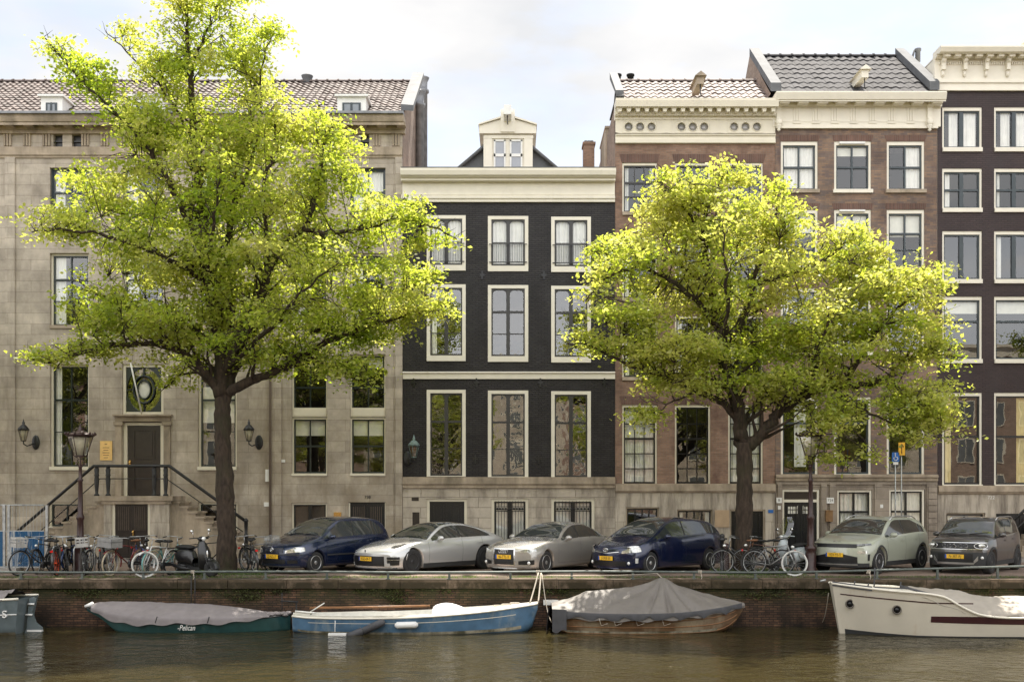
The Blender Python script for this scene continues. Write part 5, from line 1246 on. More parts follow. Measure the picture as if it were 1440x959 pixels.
for i in range(11):
    w = rc.uniform(7.0, 9.2); h = rc.uniform(12.5, 16.0); c, nm = pal[i % 7]
    m = brickmat('near_' + nm.replace(' ', '_') + '_%d' % i, c, tuple(q * .75 for q in c), tuple(q * .8 for q in c), .22, .066, .008, .4, vari=.2)
    pos = ['far left', 'second from the left', 'third from the left', 'fourth from the left', 'fifth from the left', 'in the middle', 'fifth from the right', 'fourth from the right', 'third from the right', 'second from the right', 'far right'][i]
    t = thing('canal_house', '%s canal house of the near row, %s, behind the camera' % (nm, pos), 'house', (x + w / 2, -15, 0), group='houses on the near quay')
    mb = MB(); mb.box(x, x + w - .02, -25, -15, 0, h); mb.build('wall', m, t)
    cm = MB(); cm.box(x - .05, x + w + .03, -15, -14.55, h - .9, h + .05); cm.box(x - .05, x + w + .03, -14.98, -14.4, h - .15, h + .1); cm.build('cornice', M['cream'], t)
    nr = 4
    for rr_ in range(nr):
        for cc in range(3):
            xc = x + w * (cc + .5) / 3; zc_ = 1.2 + (h - 2.2) * rr_ / nr + .6
            f = MB(); f.box(xc - .7, xc + .7, -15.03, -14.95, zc_, zc_ + 2.1); fw_ = f.build('window', M['cream'], t)
            f = MB(); 
            for a_, b_ in ((-.6, -.03), (.03, .6)): f.box(xc + a_, xc + b_, -14.97, -14.94, zc_ + .1, zc_ + 2.0)
            f.build('pane', M['near_pane'], fw_)
    x += w
# ================================================================== CARS
def paint(name, col, metal=0.5, rough=0.28, coat=1.0):
    m = mat(name, col, rough, metal, var=0.03, scale=2, coat=coat)
    return m
M['car_glass'] = mat('tinted_car_glass', (0.030, 0.036, 0.034), 0.03, var=0.1, scale=3, spec=0.9, coat=0.6)
M['lamp'] = mat('headlamp_lens', (0.55, 0.55, 0.52), 0.08, metal=0.6, var=0.35, scale=22, coat=1.0)
M['lamp_dark'] = mat('smoked_headlamp', (0.12, 0.12, 0.12), 0.06, metal=0.5, var=0.5, scale=18, coat=1.0)
M['alloy'] = mat('silver_alloy_wheel', (0.50, 0.50, 0.50), 0.3, metal=0.85, var=0.08)
M['alloy_dark'] = mat('dark_alloy_wheel', (0.045, 0.045, 0.048), 0.3, metal=0.6, var=0.08)
M['tyre'] = mat('tyre_rubber', (0.018, 0.018, 0.018), 0.8, var=0.25, scale=12)
M['caliper'] = mat('yellow_brake_caliper', (0.85, 0.60, 0.02), 0.4, var=0.03)
M['grille'] = mat('black_grille_mesh', (0.010, 0.010, 0.011), 0.4, var=0.3, scale=30)
M['cladding'] = mat('dark_plastic_cladding', (0.030, 0.031, 0.032), 0.6, var=0.12)
M['lamp_clear'] = mat('clear_lamp', (0.8, 0.8, 0.78), 0.1, metal=0.3, var=0.1, coat=1.0)

def lerp_pts(pts, x):
    if x <= pts[0][0]: return pts[0][1]
    for i in range(len(pts) - 1):
        if x <= pts[i + 1][0]:
            a, b = pts[i], pts[i + 1]
            # Catmull-Rom through the points, monotone enough for body lines
            p0 = pts[max(i - 1, 0)]; p3 = pts[min(i + 2, len(pts) - 1)]
            h = b[0] - a[0]; t = (x - a[0]) / h
            def sl(p, q): return (q[1] - p[1]) / max(1e-6, q[0] - p[0])
            s = sl(a, b); m0 = 0.5 * (sl(p0, a) + s) if i else s; m1 = 0.5 * (s + sl(b, p3)) if i < len(pts) - 2 else s
            for_ = 2.2 * abs(s); m0 = max(-for_, min(for_, m0)) if s else 0; m1 = max(-for_, min(for_, m1)) if s else 0
            return (2 * t ** 3 - 3 * t * t + 1) * a[1] + (t ** 3 - 2 * t * t + t) * h * m0 + (-2 * t ** 3 + 3 * t * t) * b[1] + (t ** 3 - t * t) * h * m1
    return pts[-1][1]

class Car:
    def __init__(s, L_, W, top, belt, wb, fo, wr, zb=.20, bow=.34, rw=.72, tum=None, body=None, shoulder=.955, rear_bow=.2):
        s.L, s.W, s.top, s.belt, s.wb, s.fo, s.wr, s.zb, s.bow, s.rw, s.sh, s.rb = L_, W, top, belt, wb, fo, wr, zb, bow, rw, shoulder, rear_bow
        s.xf, s.xr = fo, fo + wb; s.H = max(p[1] for p in top)
    def T(s, x): return lerp_pts(s.top, x)
    def B(s, x): return lerp_pts(s.belt, x)
    def plan(s, x):
        h = s.W / 2
        if x < 1.0: h *= 1 - .10 * (1 - x / 1.0) ** 2.2
        if x > s.L - 1.1: h *= 1 - .09 * (1 - (s.L - x) / 1.1) ** 2
        return h
    def zs(s, x): return min(s.B(x), s.T(x) - .055)
    def edge(s, x):
        zs = s.zs(x); t = s.T(x); return max(zs + .012, t - .055)
    def low(s, x):
        z = s.zb
        for xw in (s.xf, s.xr):
            r = s.wr + .055; d = abs(x - xw)
            if d < r: z = max(z, s.wr + math.sqrt(r * r - d * d) - .01)
        return z
    def side(s, x, z):
        p = s.plan(x); zs = s.zs(x)
        if z <= zs:
            u = (z - s.zb) / max(.05, zs - s.zb); 
            k = .945 + .055 * math.sin(min(1, max(0, u) / .62) * math.pi / 2) if u < .62 else 1 - (1 - s.sh) * ((u - .62) / .38) ** 1.8
            return p * k
        fr = (z - zs) / max(.05, s.H - .055 - s.B(x) if s.T(x) > s.B(x) + .06 else .3)
        return p * (s.sh - .012 - (s.sh - s.rw) * min(1.0, fr))
    def bend(s, x, y, z):
        wf = max(0.0, 1 - x / 1.05); wr_ = max(0.0, 1 - (s.L - x) / .8)
        u = min(1.15, abs(y) / (s.W / 2))
        nose = .035 * max(0, abs(z - .50) / .35) ** 2 if z > .2 else .06
        return x + (s.bow * u ** 2.6 + nose) * wf ** 1.1 - (s.rb * u ** 2.4 + .04 * abs(z - .6)) * wr_ ** 1.1
    def W3(s, x, y, z):       # to local coordinates: nose towards +X, left side of the car +Y
        return (s.L / 2 - s.bend(x, y, z), y, z)
    def section(s, x):
        zl, zs, ze, t = s.low(x), s.zs(x), s.edge(x), s.T(x); pts = []
        zl = min(zl, zs - .03)
        pts.append((s.side(x, zl) * .80, zl)); NL = 9
        for i in range(NL + 1):
            z = zl + (zs - zl) * i / NL; pts.append((s.side(x, z), z))
        NG = 6
        for i in range(1, NG + 1):
            z = zs + (ze - zs) * i / NG; pts.append((s.side(x, z), z))
        ye = pts[-1][0]; zt = pts[-1][1]; NT = 7
        for i in range(1, NT + 1):
            q = 1 - i / NT; y = ye * math.sin(q * math.pi / 2) ** .9 if i < NT else 0
            y = ye * (1 - (i / NT)) ** .8 if i < NT else 0
            pts.append((y, t - (t - zt) * (y / ye) ** 3.2))
        return pts
    def body(s):
        xs = set([0, .012, .035, .07, .12, .18, s.L, s.L - .012, s.L - .04, s.L - .09, s.L - .16])
        x = .25
        while x < s.L - .2: xs.add(round(x, 4)); x += .055
        for xw in (s.xf, s.xr):
            r = s.wr + .055
            for k in range(17): xs.add(round(xw - r * math.cos(math.pi * k / 16), 4))
        xs = sorted(xs); mb = MB(); mb.smooth = True; rows = []
        for x in xs:
            sec = s.section(x)
            k = 1.0
            if x < .12: k = 1 - .05 * (1 - x / .12) ** 2
            if x > s.L - .16: k = 1 - .05 * (1 - (s.L - x) / .16) ** 2
            row = [s.W3(x, y * k, z) for y, z in sec] + [s.W3(x, -y * k, z) for y, z in sec[::-1][1:]]
            rows.append(row)
        mb.grid(rows)
        n = len(rows[0]); 
        # caps at nose and tail, bent like the rest
        for x, k in ((0, .95), (s.L, .95)):
            sec = s.section(x); g = []
            for y, z in sec[:-1]: g.append([s.W3(x, y * k * (1 - 2 * j / 12), z) for j in range(13)])
            mb.grid(g)
        under = []
        for x in xs:
            sec = s.section(x); y, z = sec[0]; under.append([s.W3(x, y, z), s.W3(x, -y, z)])
        mb.grid(under)
        return mb
    # --- patches lying on the skin, lifted by d ---
    def front_pt(s, u, z, d):
        """u: distance from the centre line around the front corner (can be negative)"""
        sg = 1 if u >= 0 else -1; u = abs(u); yc = s.side(.02, min(z, s.zs(.02))) * .95
        if u <= yc:
            x = 0.0; y = u
            p = Vector(s.W3(x, sg * y, z)); e = .01; q = Vector(s.W3(x, sg * (y + e), z)); tn = (q - p) * sg; nn = Vector((tn.y, -tn.x, 0)); nn = nn.normalized()
            if nn.x < 0: nn = -nn
            return p + nn * d
        x = u - yc; y = s.side(x, z) ; k = 1 - .05 * (1 - min(1, x / .12)) ** 2
        p = Vector(s.W3(x, sg * y * k, z)); q = Vector(s.W3(x + .02, sg * s.side(x + .02, z) * (1 - .05 * (1 - min(1, (x + .02) / .12)) ** 2), z)); tn = q - p; nn = Vector((-tn.y, tn.x, 0)).normalized()
        if nn.y * sg < 0: nn = -nn
        return p + nn * d
    def front_patch(s, u0, u1, lo, hi, d=.008, nu=14, nv=5, mb=None, thick=.03):
        """lo, hi: functions of t in 0..1 giving z"""
        mb = mb or MB(); rows = []
        for j in range(nv + 1):
            r = []
            for i in range(nu + 1):
                t = i / nu; z0, z1 = (lo(t) if callable(lo) else lo), (hi(t) if callable(hi) else hi)
                r.append(s.front_pt(u0 + (u1 - u0) * t, z0 + (z1 - z0) * j / nv, d))
            rows.append(r)
        o = len(mb.v); mb.grid(rows)
        # rim back to the skin so it has an edge
        per = [rows[0][i] for i in range(nu + 1)] + [rows[j][nu] for j in range(1, nv + 1)] + [rows[nv][i] for i in range(nu - 1, -1, -1)] + [rows[j][0] for j in range(nv - 1, 0, -1)]
        inn = [Vector(p) + Vector((-thick, 0, 0)) for p in per]; n = len(per)
        mb.add(per + inn, [(i, (i + 1) % n, (i + 1) % n + n, i + n) for i in range(n)])
        return mb
    def side_patch(s, sg, x0, x1, lo, hi, d=.006, nx=24, nz=5, mb=None):
        mb = mb or MB(); rows = []
        for j in range(nz + 1):
            r = []
            for i in range(nx + 1):
                x = x0 + (x1 - x0) * i / nx; a, b = (lo(x) if callable(lo) else lo), (hi(x) if callable(hi) else hi); b = max(a + .002, b)
                z = a + (b - a) * j / nz; r.append(s.W3(x, sg * (s.side(x, z) + d), z))
            rows.append(r)
        mb.grid(rows); return mb
    def top_patch(s, x0, x1, f0, f1, d=.006, nx=16, ny=16, mb=None, y0=None):
        """on the hood / windscreen / roof: x range, half width fraction at x0 and x1 of the section edge"""
        mb = mb or MB(); rows = []
        for i in range(nx + 1):
            x = x0 + (x1 - x0) * i / nx; fr = f0 + (f1 - f0) * i / nx; ye = s.side(x, s.edge(x)); t = s.T(x); zt = s.edge(x); r = []
            dx = .01; slope = (s.T(x + dx) - s.T(x - dx)) / (2 * dx); ln = math.hypot(1, slope)
            for j in range(ny + 1):
                y = ye * fr * (2 * j / ny - 1); z = t - (t - zt) * abs(y / ye) ** 3.2
                p = s.W3(x, y, z); r.append((p[0] + d * slope / ln, p[1], p[2] + d / ln))
            rows.append(r)
        mb.grid(rows); return mb

def wheel_meshes(r, w, style, rimmat, caliper=False):
    t = MB(); rr = r * .66
    t.lathe([(rr, -w / 2 + .01), (r * .90, -w / 2), (r * .975, -w / 2 + .02), (r, -w / 2 + .05), (r, w / 2 - .05), (r * .975, w / 2 - .02), (r * .90, w / 2), (rr, w / 2 - .01)], (0, 0, 0), 32, 'Y')
    tyre = t.mesh('wheel', [M['tyre']])
    m = MB(); m.lathe([(rr + .004, w / 2 - .012), (rr - .015, w / 2 + .002), (rr - .03, w / 2 - .03), (rr - .04, -w / 2 + .03)], (0, 0, 0), 32, 'Y')
    y = w / 2 - .03
    def spoke(a, hw0, hw1, r0, r1, yy=0, th=.02):
        ca, sa = math.cos(a), math.sin(a)
        def pt(rad, tt, yv): return (rad * ca - tt * sa, yv, rad * sa + tt * ca)
        vs = [pt(r0, -hw0, y + yy + .012), pt(r0, hw0, y + yy + .012), pt(r1, hw1, y), pt(r1, -hw1, y), pt(r0, -hw0, y + yy - th), pt(r0, hw0, y + yy - th), pt(r1, hw1, y - th), pt(r1, -hw1, y - th)]
        m.add(vs, [(0, 1, 2, 3), (4, 7, 6, 5), (0, 4, 5, 1), (1, 5, 6, 2), (2, 6, 7, 3), (3, 7, 4, 0)])
    ns = style
    if style == 5:
        for k in range(5): spoke(2 * math.pi * k / 5 + .3, .030, .040, .03, rr - .02)
    elif style == 10:
        for k in range(10): spoke(2 * math.pi * k / 10 + .1, .014, .022, .03, rr - .02)
    elif style == 55:
        for k in range(5):
            for e in (-.13, .13): spoke(2 * math.pi * k / 5 + e + .2, .014, .016, .04, rr - .02)
    elif style == 9:
        for k in range(9): spoke(2 * math.pi * k / 9, .020, .034, .03, rr - .02)
    m.lathe([(.075, y - .03), (.075, y + .012), (.05, y + .022), (0.0, y + .024)], (0, 0, 0), 16, 'Y')
    rim = m.mesh('rim', [M[rimmat]])
    d = MB(); d.lathe([(rr * .78, y - .085), (rr * .78, y - .075), (0.0, y - .075)], (0, 0, 0), 24, 'Y'); d.lathe([(rr - .05, y - .13), (0, y - .13)], (0, 0, 0), 24, 'Y')
    disc = d.mesh('brake_disc', [M['steel'] if caliper else M['plastic']])
    cal = None
    if caliper:
        c = MB(); 
        for k in range(5):
            a0 = math.pi * (.78 + .09 * k); a1 = a0 + math.pi * .09
            c.add([(rr * .52 * math.cos(a0), y - .09, rr * .52 * math.sin(a0)), (rr * .52 * math.cos(a1), y - .09, rr * .52 * math.sin(a1)), (rr * .86 * math.cos(a1), y - .09, rr * .86 * math.sin(a1)), (rr * .86 * math.cos(a0), y - .09, rr * .86 * math.sin(a0)),
                   (rr * .52 * math.cos(a0), y - .04, rr * .52 * math.sin(a0)), (rr * .52 * math.cos(a1), y - .04, rr * .52 * math.sin(a1)), (rr * .86 * math.cos(a1), y - .04, rr * .86 * math.sin(a1)), (rr * .86 * math.cos(a0), y - .04, rr * .86 * math.sin(a0))], [(4, 5, 6, 7), (0, 3, 2, 1), (0, 1, 5, 4), (1, 2, 6, 5), (2, 3, 7, 6), (3, 0, 4, 7)])
        cal = c.mesh('brake_caliper', [M['caliper']])
    return tyre, rim, disc, cal

def make_car(c, root, pm, wheelspec, plate, plate_z, dlo, ws, doors, lights, glass_top=False, mirror_m=None, mirror_x=None, handles=(), rails=None, sill_m=None, arch=None, extra=None, plate_u=0.0, rear_glass=None):
    c.body().build('body', [pm], root)
    k = MB(); k.box(-c.L / 2 + .5, c.L / 2 - .35, -c.W * .30, c.W * .30, .17, .62); k.box(c.L / 2 - c.xf - .25, c.L / 2 - c.xf + .25, -c.W * .30, c.W * .30, .3, .72)
    k.build('underbody', [M['plastic']], root)
    tyre, rim, disc, cal = wheel_meshes(c.wr, .225, *wheelspec)
    for xw in (c.xf, c.xr):
        for sg in (1, -1):
            w = link('wheel', tyre, root, (c.L / 2 - xw, sg * (c.W / 2 - .125 - .006), c.wr), (0, .4 * xw, 0 if sg > 0 else math.pi))
            link('rim', rim, w); link('brake_disc', disc, w)
            if cal and xw == c.xf and sg > 0: link('brake_caliper', cal, w, rot=(0, -.4 * xw, 0))
    # glass
    x0, x1, f0, f1 = ws
    g = c.top_patch(x0, x1, f0, f1, .007); g.build('windscreen', [M['car_glass']], root)
    g = MB()
    xw0, xw1 = x0 + .03, x0 + .10
    for y0 in (-.52, .10):
        g.tube([c.W3(x0 - .01, y0, c.T(x0 - .01) + .01), c.W3(x0 + .05, y0 + .5, c.T(x0 + .05) + .022)], .008, 5)
    g.build('wiper', [M['plastic']], root)
    if glass_top:
        g = c.top_patch(ws[1] + .05, glass_top, .86, .82, .005); g.build('roof_glass', [M['car_glass']], root)
    xa, xb, b_pillar, afun = dlo          # start, end of side glass at the belt, pillar x, function of x for upper limit
    for sg in (1, -1):
        def lo(x): return c.B(x) + .018
        def hi(x): return min(afun(x), c.edge(x) - .03)
        for (p, q) in ((xa, b_pillar - .03), (b_pillar + .03, xb)):
            g = c.side_patch(sg, p, q, lo, hi, .005); g.build('side_window', [M['car_glass']], root)
        g = c.side_patch(sg, b_pillar - .03, b_pillar + .03, lo, lambda x: hi(x), .004, 4); g.build('door_pillar', [M['plastic']], root)
        g = c.side_patch(sg, xa - .03, xb + .03, lambda x: c.B(x) + .004, lambda x: c.B(x) + .018, .008, 30, 1); g.build('window_trim', [M['plastic']], root)
        # panel gaps
        g = MB()
        for xd in doors: c.side_patch(sg, xd - .004, xd + .004, lambda x: max(c.low(x), c.zb + .12), lambda x: c.B(x) - .0, .0022, 1, 16, g)
        c.side_patch(sg, doors[0], doors[-1] - .1, c.zb + .12, c.zb + .128, .0022, 30, 1, g)
        g.build('door_gap', [M['plastic']], root)
        for hx, hz in handles:
            g = c.side_patch(sg, hx - .10, hx + .10, hz - .016, hz + .016, .03, 6, 2); c.side_patch(sg, hx - .10, hx + .10, hz - .022, hz - .016, .012, 6, 1, g); g.build('door_handle', [pm], root)
        if sill_m: c.side_patch(sg, c.xf + c.wr + .06, c.xr - c.wr - .06, c.zb, c.zb + .13, .01, 20, 3).build('sill', [sill_m], root)
        if arch:
            g = MB()
            for xw in (c.xf, c.xr):
                rows = []
                for kk in range(21):
                    a = math.pi * kk / 20; r0, r1 = c.wr + .05, c.wr + .05 + arch[1]
                    row = []
                    for rr_ in (r0, (r0 + r1) / 2, r1):
                        x = xw - rr_ * math.cos(a); z = c.wr + rr_ * math.sin(a); row.append(c.W3(x, sg * (c.side(x, min(z, c.zs(x))) + .012), z))
                    rows.append(row)
                g.grid(rows)
            g.build('wheel_arch_trim', [arch[0]], root)
        # mirror
        mx_, mz = mirror_x, c.B(mirror_x) + .07
        yb = c.side(mx_, mz - .05); g = MB(); p = c.W3(mx_, sg * (yb + .13), mz)
        g.ell(p, .075, .115, .072, 12, 8); g.tube([c.W3(mx_ - .02, sg * (yb - .01), mz - .06), (p[0], p[1], p[2] - .04)], .025, 6)
        o = g.build('mirror', [mirror_m or pm], root)
        g = MB(); g.ell((p[0] - .045, p[1], p[2]), .04, .095, .055, 10, 6); g.build('mirror_glass', [M['car_glass']], o)
        if rails:
            g = MB(); pts = []
            for kk in range(9):
                x = rails[0] + (rails[1] - rails[0]) * kk / 8; e = 0 if kk in (0, 8) else .045; pts.append(c.W3(x, sg * (c.side(x, c.edge(x)) - .03), c.edge(x) + .02 + e))
            g.tube(pts, .016, 6); g.build('roof_rail', [rails[2]], root)
    if rear_glass: c.top_patch(rear_glass[0], rear_glass[1], .82, .8, .006).build('rear_window', [M['car_glass']], root)
    # licence plate
    pz = plate_z; px = c.W3(0, 0, pz)[0] + .012
    g = MB(); g.box(px, px + .014, plate_u - .26, plate_u + .26, pz - .057, pz + .057); pl = g.build('licence_plate', [M['plate']], root)
    g = MB(); g.box(px + .0145, px + .017, plate_u - .26, plate_u - .215, pz - .055, pz + .055); g.build('plate_band', [M['plate_eu']], pl)
    Mx = Matrix.Translation((px + .0175, plate_u + .02, pz - .002)) @ Matrix.Rotation(R(90), 4, 'Z') @ Matrix.Rotation(R(90), 4, 'X')
    text_mesh('plate_number', plate, .115, M['ink'], pl, Mx, .0008, sx=.80)
    for (u0, u1, lo, hi, d, mm, nm) in lights:
        for sg in (1, -1) if u0 > 0 or u1 * u0 != -u1 * u1 and u0 >= 0 else (1,):
            c.front_patch(sg * u0, sg * u1, lo, hi, d).build(nm, [mm], root)
def cpatch(c, root, nm, mm, u0, u1, lo, hi, d=.006, both=True, nu=14):
    for sg in ((1, -1) if both else (1,)):
        c.front_patch(sg * u0, sg * u1, lo, hi, d, nu).build(nm, [mm], root)

def finish(root, c, th, px0, px1, Yn):
    """find the parking angle whose silhouette spans px0..px1 with the nose Yn metres away, then place the car"""
    def span(th):
        a = math.atan2(-math.cos(th), -math.sin(th)); ca, sa = math.cos(a), math.sin(a); out = []
        for x in [i * c.L / 30 for i in range(31)]:
            for sg in (1, -1):
                q = c.W3(x, sg * c.side(x, .6), .6); out.append((q[0] * ca - q[1] * sa, q[0] * sa + q[1] * ca))
        cy = Yn - min(o[1] for o in out); lo, hi = -40, 40
        for _ in range(40):
            m = (lo + hi) / 2; e = min(720 + F * (o[0] + m) / (o[1] + cy) for o in out)
            if e < px0: lo = m
            else: hi = m
        return a, m, cy, max(720 + F * (o[0] + m) / (o[1] + cy) for o in out)
    lo, hi = R(15), R(50)
    for _ in range(30):
        th = (lo + hi) / 2
        if span(th)[3] < px1: lo = th
        else: hi = th
    a, m, cy, e = span(th)
    root.location = (m, cy, 0); root.rotation_euler = (0, 0, a)
    print(root.name, 'angle', round(math.degrees(th)), 'right', round(e))
TH = R(30)

# ---- car 1: dark blue compact MPV
navy = paint('navy_metallic_paint', (0.010, 0.020, 0.062), .45, .25)
c = Car(4.21, 1.76, [(0, .70), (.08, .80), (.35, .90), (.75, .99), (1.12, 1.08), (1.5, 1.32), (1.95, 1.52), (2.4, 1.58), (3.1, 1.57), (3.65, 1.50), (3.95, 1.30), (4.12, 1.00), (4.21, .80)], [(0, .80), (.9, .93), (2.2, .98), (3.6, 1.03), (4.21, 1.03)], 2.58, .87, .315)
t = thing('parked_car', 'dark blue compact hatchback with silver multi-spoke wheels, parked nearest the left tree', 'car', rot=(0, 0, 0), group='cars parked along the quay', local=True)
make_car(c, t, navy, (9, 'alloy'), 'ZJ-NZ-LT', .50, (1.22, 3.78, 2.42, lambda x: min(1.46, .95 + (x - 1.12) * .62) if x < 2.1 else (1.46 if x < 3.3 else 1.46 - (x - 3.3) * .55)), (1.14, 1.86, .93, .90), (1.30, 2.42, 3.3), [], mirror_x=1.42, handles=((2.25, .88), (3.12, .90)), sill_m=None)
cpatch(c, t, 'grille', M['grille'], -.40, .40, .60, .74, .006, False)
for zz in (.625, .66, .695): cpatch(c, t, 'grille_bar', navy, -.39, .39, zz, zz + .010, .012, False)
cpatch(c, t, 'headlight', M['lamp'], .46, .95, lambda q: .60 + .04 * q, lambda q: .665 + .115 * min(1, q * 1.7) - .02 * q, .010)
cpatch(c, t, 'bumper_strip', M['cladding'], -.86, .86, .545, .575, .012, False, 26)
cpatch(c, t, 'lower_grille', M['grille'], -.46, .46, .30, .42, .006, False)
cpatch(c, t, 'side_intake', M['grille'], .52, .76, .31, .41, .007)
cpatch(c, t, 'bumper_lip', M['cladding'], -.8, .8, .20, .245, .012, False, 24)
c.side_patch(1, c.xf + c.wr + .1, c.xr - c.wr - .1, .50, .545, .012, 20, 2).build('door_moulding', [M['cladding']], t); c.side_patch(-1, c.xf + c.wr + .1, c.xr - c.wr - .1, .50, .545, .012, 20, 2).build('door_moulding', [M['cladding']], t)
def ring_badge(t, c, z, kind, d=.02):
    px = c.W3(0, 0, z)[0] + d; g = MB()
    def circ(cy, cz, ry, rz, r=.006, n=24): g.tube([(px, cy + ry * math.cos(2 * math.pi * i / n), cz + rz * math.sin(2 * math.pi * i / n)) for i in range(n)], r, 6, closed=True)
    if kind == 'vw':
        circ(0, z, .062, .062, .008)
        for a, b in (((-.045, .035), (-.015, -.045)), ((-.015, -.045), (0, .0)), ((0, 0), (.015, -.045)), ((.015, -.045), (.045, .035)), ((-.02, .052), (0, .012)), ((0, .012), (.02, .052))):
            g.tube([(px, a[0], z + a[1]), (px, b[0], z + b[1])], .006, 5)
    elif kind == 'rings':
        for k in range(4): circ(-.105 + .07 * k, z, .045, .045, .007)
    elif kind == 'ovals':
        circ(0, z, .085, .055, .008); circ(0, z + .004, .022, .05, .006); circ(0, z + .022, .055, .022, .006)
    elif kind == 'crest':
        g.box(px - .004, px + .004, -.028, .028, z - .035, z + .035)
    elif kind == 's':
        g.tube([(px, -.05, z + .02), (px, .0, z + .055), (px, .035, z + .02), (px, -.035, z - .02), (px, .0, z - .055), (px, .05, z - .02)], .009, 6)
    g.build('badge', [M['chrome']], t)
ring_badge(t, c, .69, 'vw'); finish(t, c, R(32), 366, 550, 30.9)

# ---- car 2: silver sport sedan
silver = paint('pale_silver_paint', (0.56, 0.56, 0.55), .45, .25)
c = Car(5.05, 1.94, [(0, .60), (.05, .66), (.25, .74), (.7, .84), (1.25, .93), (1.55, .99), (1.95, 1.20), (2.35, 1.36), (2.85, 1.42), (3.3, 1.40), (3.9, 1.27), (4.5, 1.07), (4.85, .98), (5.0, .90), (5.05, .75)], [(0, .72), (.9, .84), (2.0, .92), (3.4, .96), (4.4, 1.0), (5.05, .96)], 2.95, .92, .355, zb=.16, bow=.40, rw=.62, shoulder=.93)
t = thing('parked_car', 'silver low sports saloon with black wheels and yellow brake caliper', 'car', rot=(0, 0, 0), group='cars parked along the quay', local=True)
make_car(c, t, silver, (55, 'alloy_dark', True), 'KGD-04-T', .44, (1.72, 4.12, 2.9, lambda x: min(1.32, .94 + (x - 1.62) * .52) if x < 2.5 else (1.33 if x < 3.0 else 1.33 - (x - 3.0) ** 2 * .22)), (1.55, 2.30, .95, .90), (1.55, 2.9, 3.75), [], glass_top=3.3, mirror_x=1.95, handles=((2.72, .80), (3.62, .84)), sill_m=M['cladding'], rear_glass=(3.5, 4.5))
cpatch(c, t, 'front_intake', M['grille'], -.62, .62, .24, .52, .008, False, 20)
cpatch(c, t, 'side_intake', M['grille'], .70, .98, .27, .50, .012)
cpatch(c, t, 'intake_blade', M['chrome'], .70, 1.0, .415, .43, .024)
cpatch(c, t, 'intake_fin', silver, .64, .76, .235, .33, .022)
cpatch(c, t, 'splitter', M['cladding'], -.88, .88, .16, .20, .02, False, 24)
for sg in (1, -1):      # headlights lie on the wings
    rows = []; 
    for i in range(13):
        x = .30 + .52 * i / 12; ye = c.side(x, c.edge(x)); r = []
        for j in range(7):
            fr = .66 + .26 * j / 6; wdt = math.sin(math.pi * min(1, (i + .7) / 10)) ** .5 if i < 10 else .45
            y = ye * (.80 + (fr - .80) * wdt); z = c.T(x) - (c.T(x) - c.edge(x)) * (y / ye) ** 3.2 + .007; q = c.W3(x, sg * y, z); r.append(q)
        rows.append(r)
    g = MB(); g.grid(rows); g.build('headlight', [M['lamp_dark']], t)
ring_badge(t, c, .655, 'crest'); finish(t, c, R(32), 498, 712, 30.75)

# ---- car 3: grey sedan
grey = paint('warm_grey_metallic_paint', (0.40, 0.385, 0.36), .5, .27)
c = Car(4.70, 1.83, [(0, .66), (.05, .73), (.3, .82), (.8, .91), (1.35, .97), (1.6, 1.02), (2.0, 1.22), (2.45, 1.38), (2.9, 1.43), (3.3, 1.40), (3.8, 1.22), (4.15, 1.05), (4.5, 1.02), (4.66, .95), (4.70, .75)], [(0, .76), (1.0, .88), (2.2, .93), (3.6, .96), (4.70, .96)], 2.81, .84, .33, zb=.17, rw=.66)
t = thing('parked_car', 'silver grey saloon with five-spoke wheels and a tall framed grille', 'car', rot=(0, 0, 0), group='cars parked along the quay', local=True)
make_car(c, t, grey, (5, 'alloy'), '46-TTL-3', .50, (1.68, 3.95, 2.66, lambda x: min(1.33, .95 + (x - 1.58) * .50) if x < 2.4 else (1.34 if x < 3.05 else 1.34 - (x - 3.05) ** 2 * .42)), (1.60, 2.36, .94, .90), (1.45, 2.66, 3.45), [], mirror_m=None, mirror_x=1.86, handles=((2.5, .80), (3.38, .82)), rear_glass=(3.4, 4.1))
cpatch(c, t, 'grille_frame', M['chrome'], -.36, .36, .26, .735, .008, False)
cpatch(c, t, 'grille', M['grille'], -.325, .325, .285, .71, .014, False)
for zz in (.30, .335, .37, .40, .59, .625, .66): cpatch(c, t, 'grille_bar', M['cladding'], -.32, .32, zz, zz + .007, .02, False)
cpatch(c, t, 'headlight', M['lamp'], .44, .93, lambda q: .615 + .03 * q, lambda q: .66 + .085 * min(1, q * 2) - .03 * q, .010)
cpatch(c, t, 'side_intake', M['grille'], .46, .84, .29, lambda q: .39 + .03 * q, .008)
for sg in (1, -1):
    p = c.front_pt(sg * .72, .335, .012); g = MB(); g.ell(p, .03, .05, .05, 12, 8); g.build('fog_lamp', [M['lamp_clear']], t)
ring_badge(t, c, .655, 'rings', .03); finish(t, c, R(32), 683, 858, 30.75)

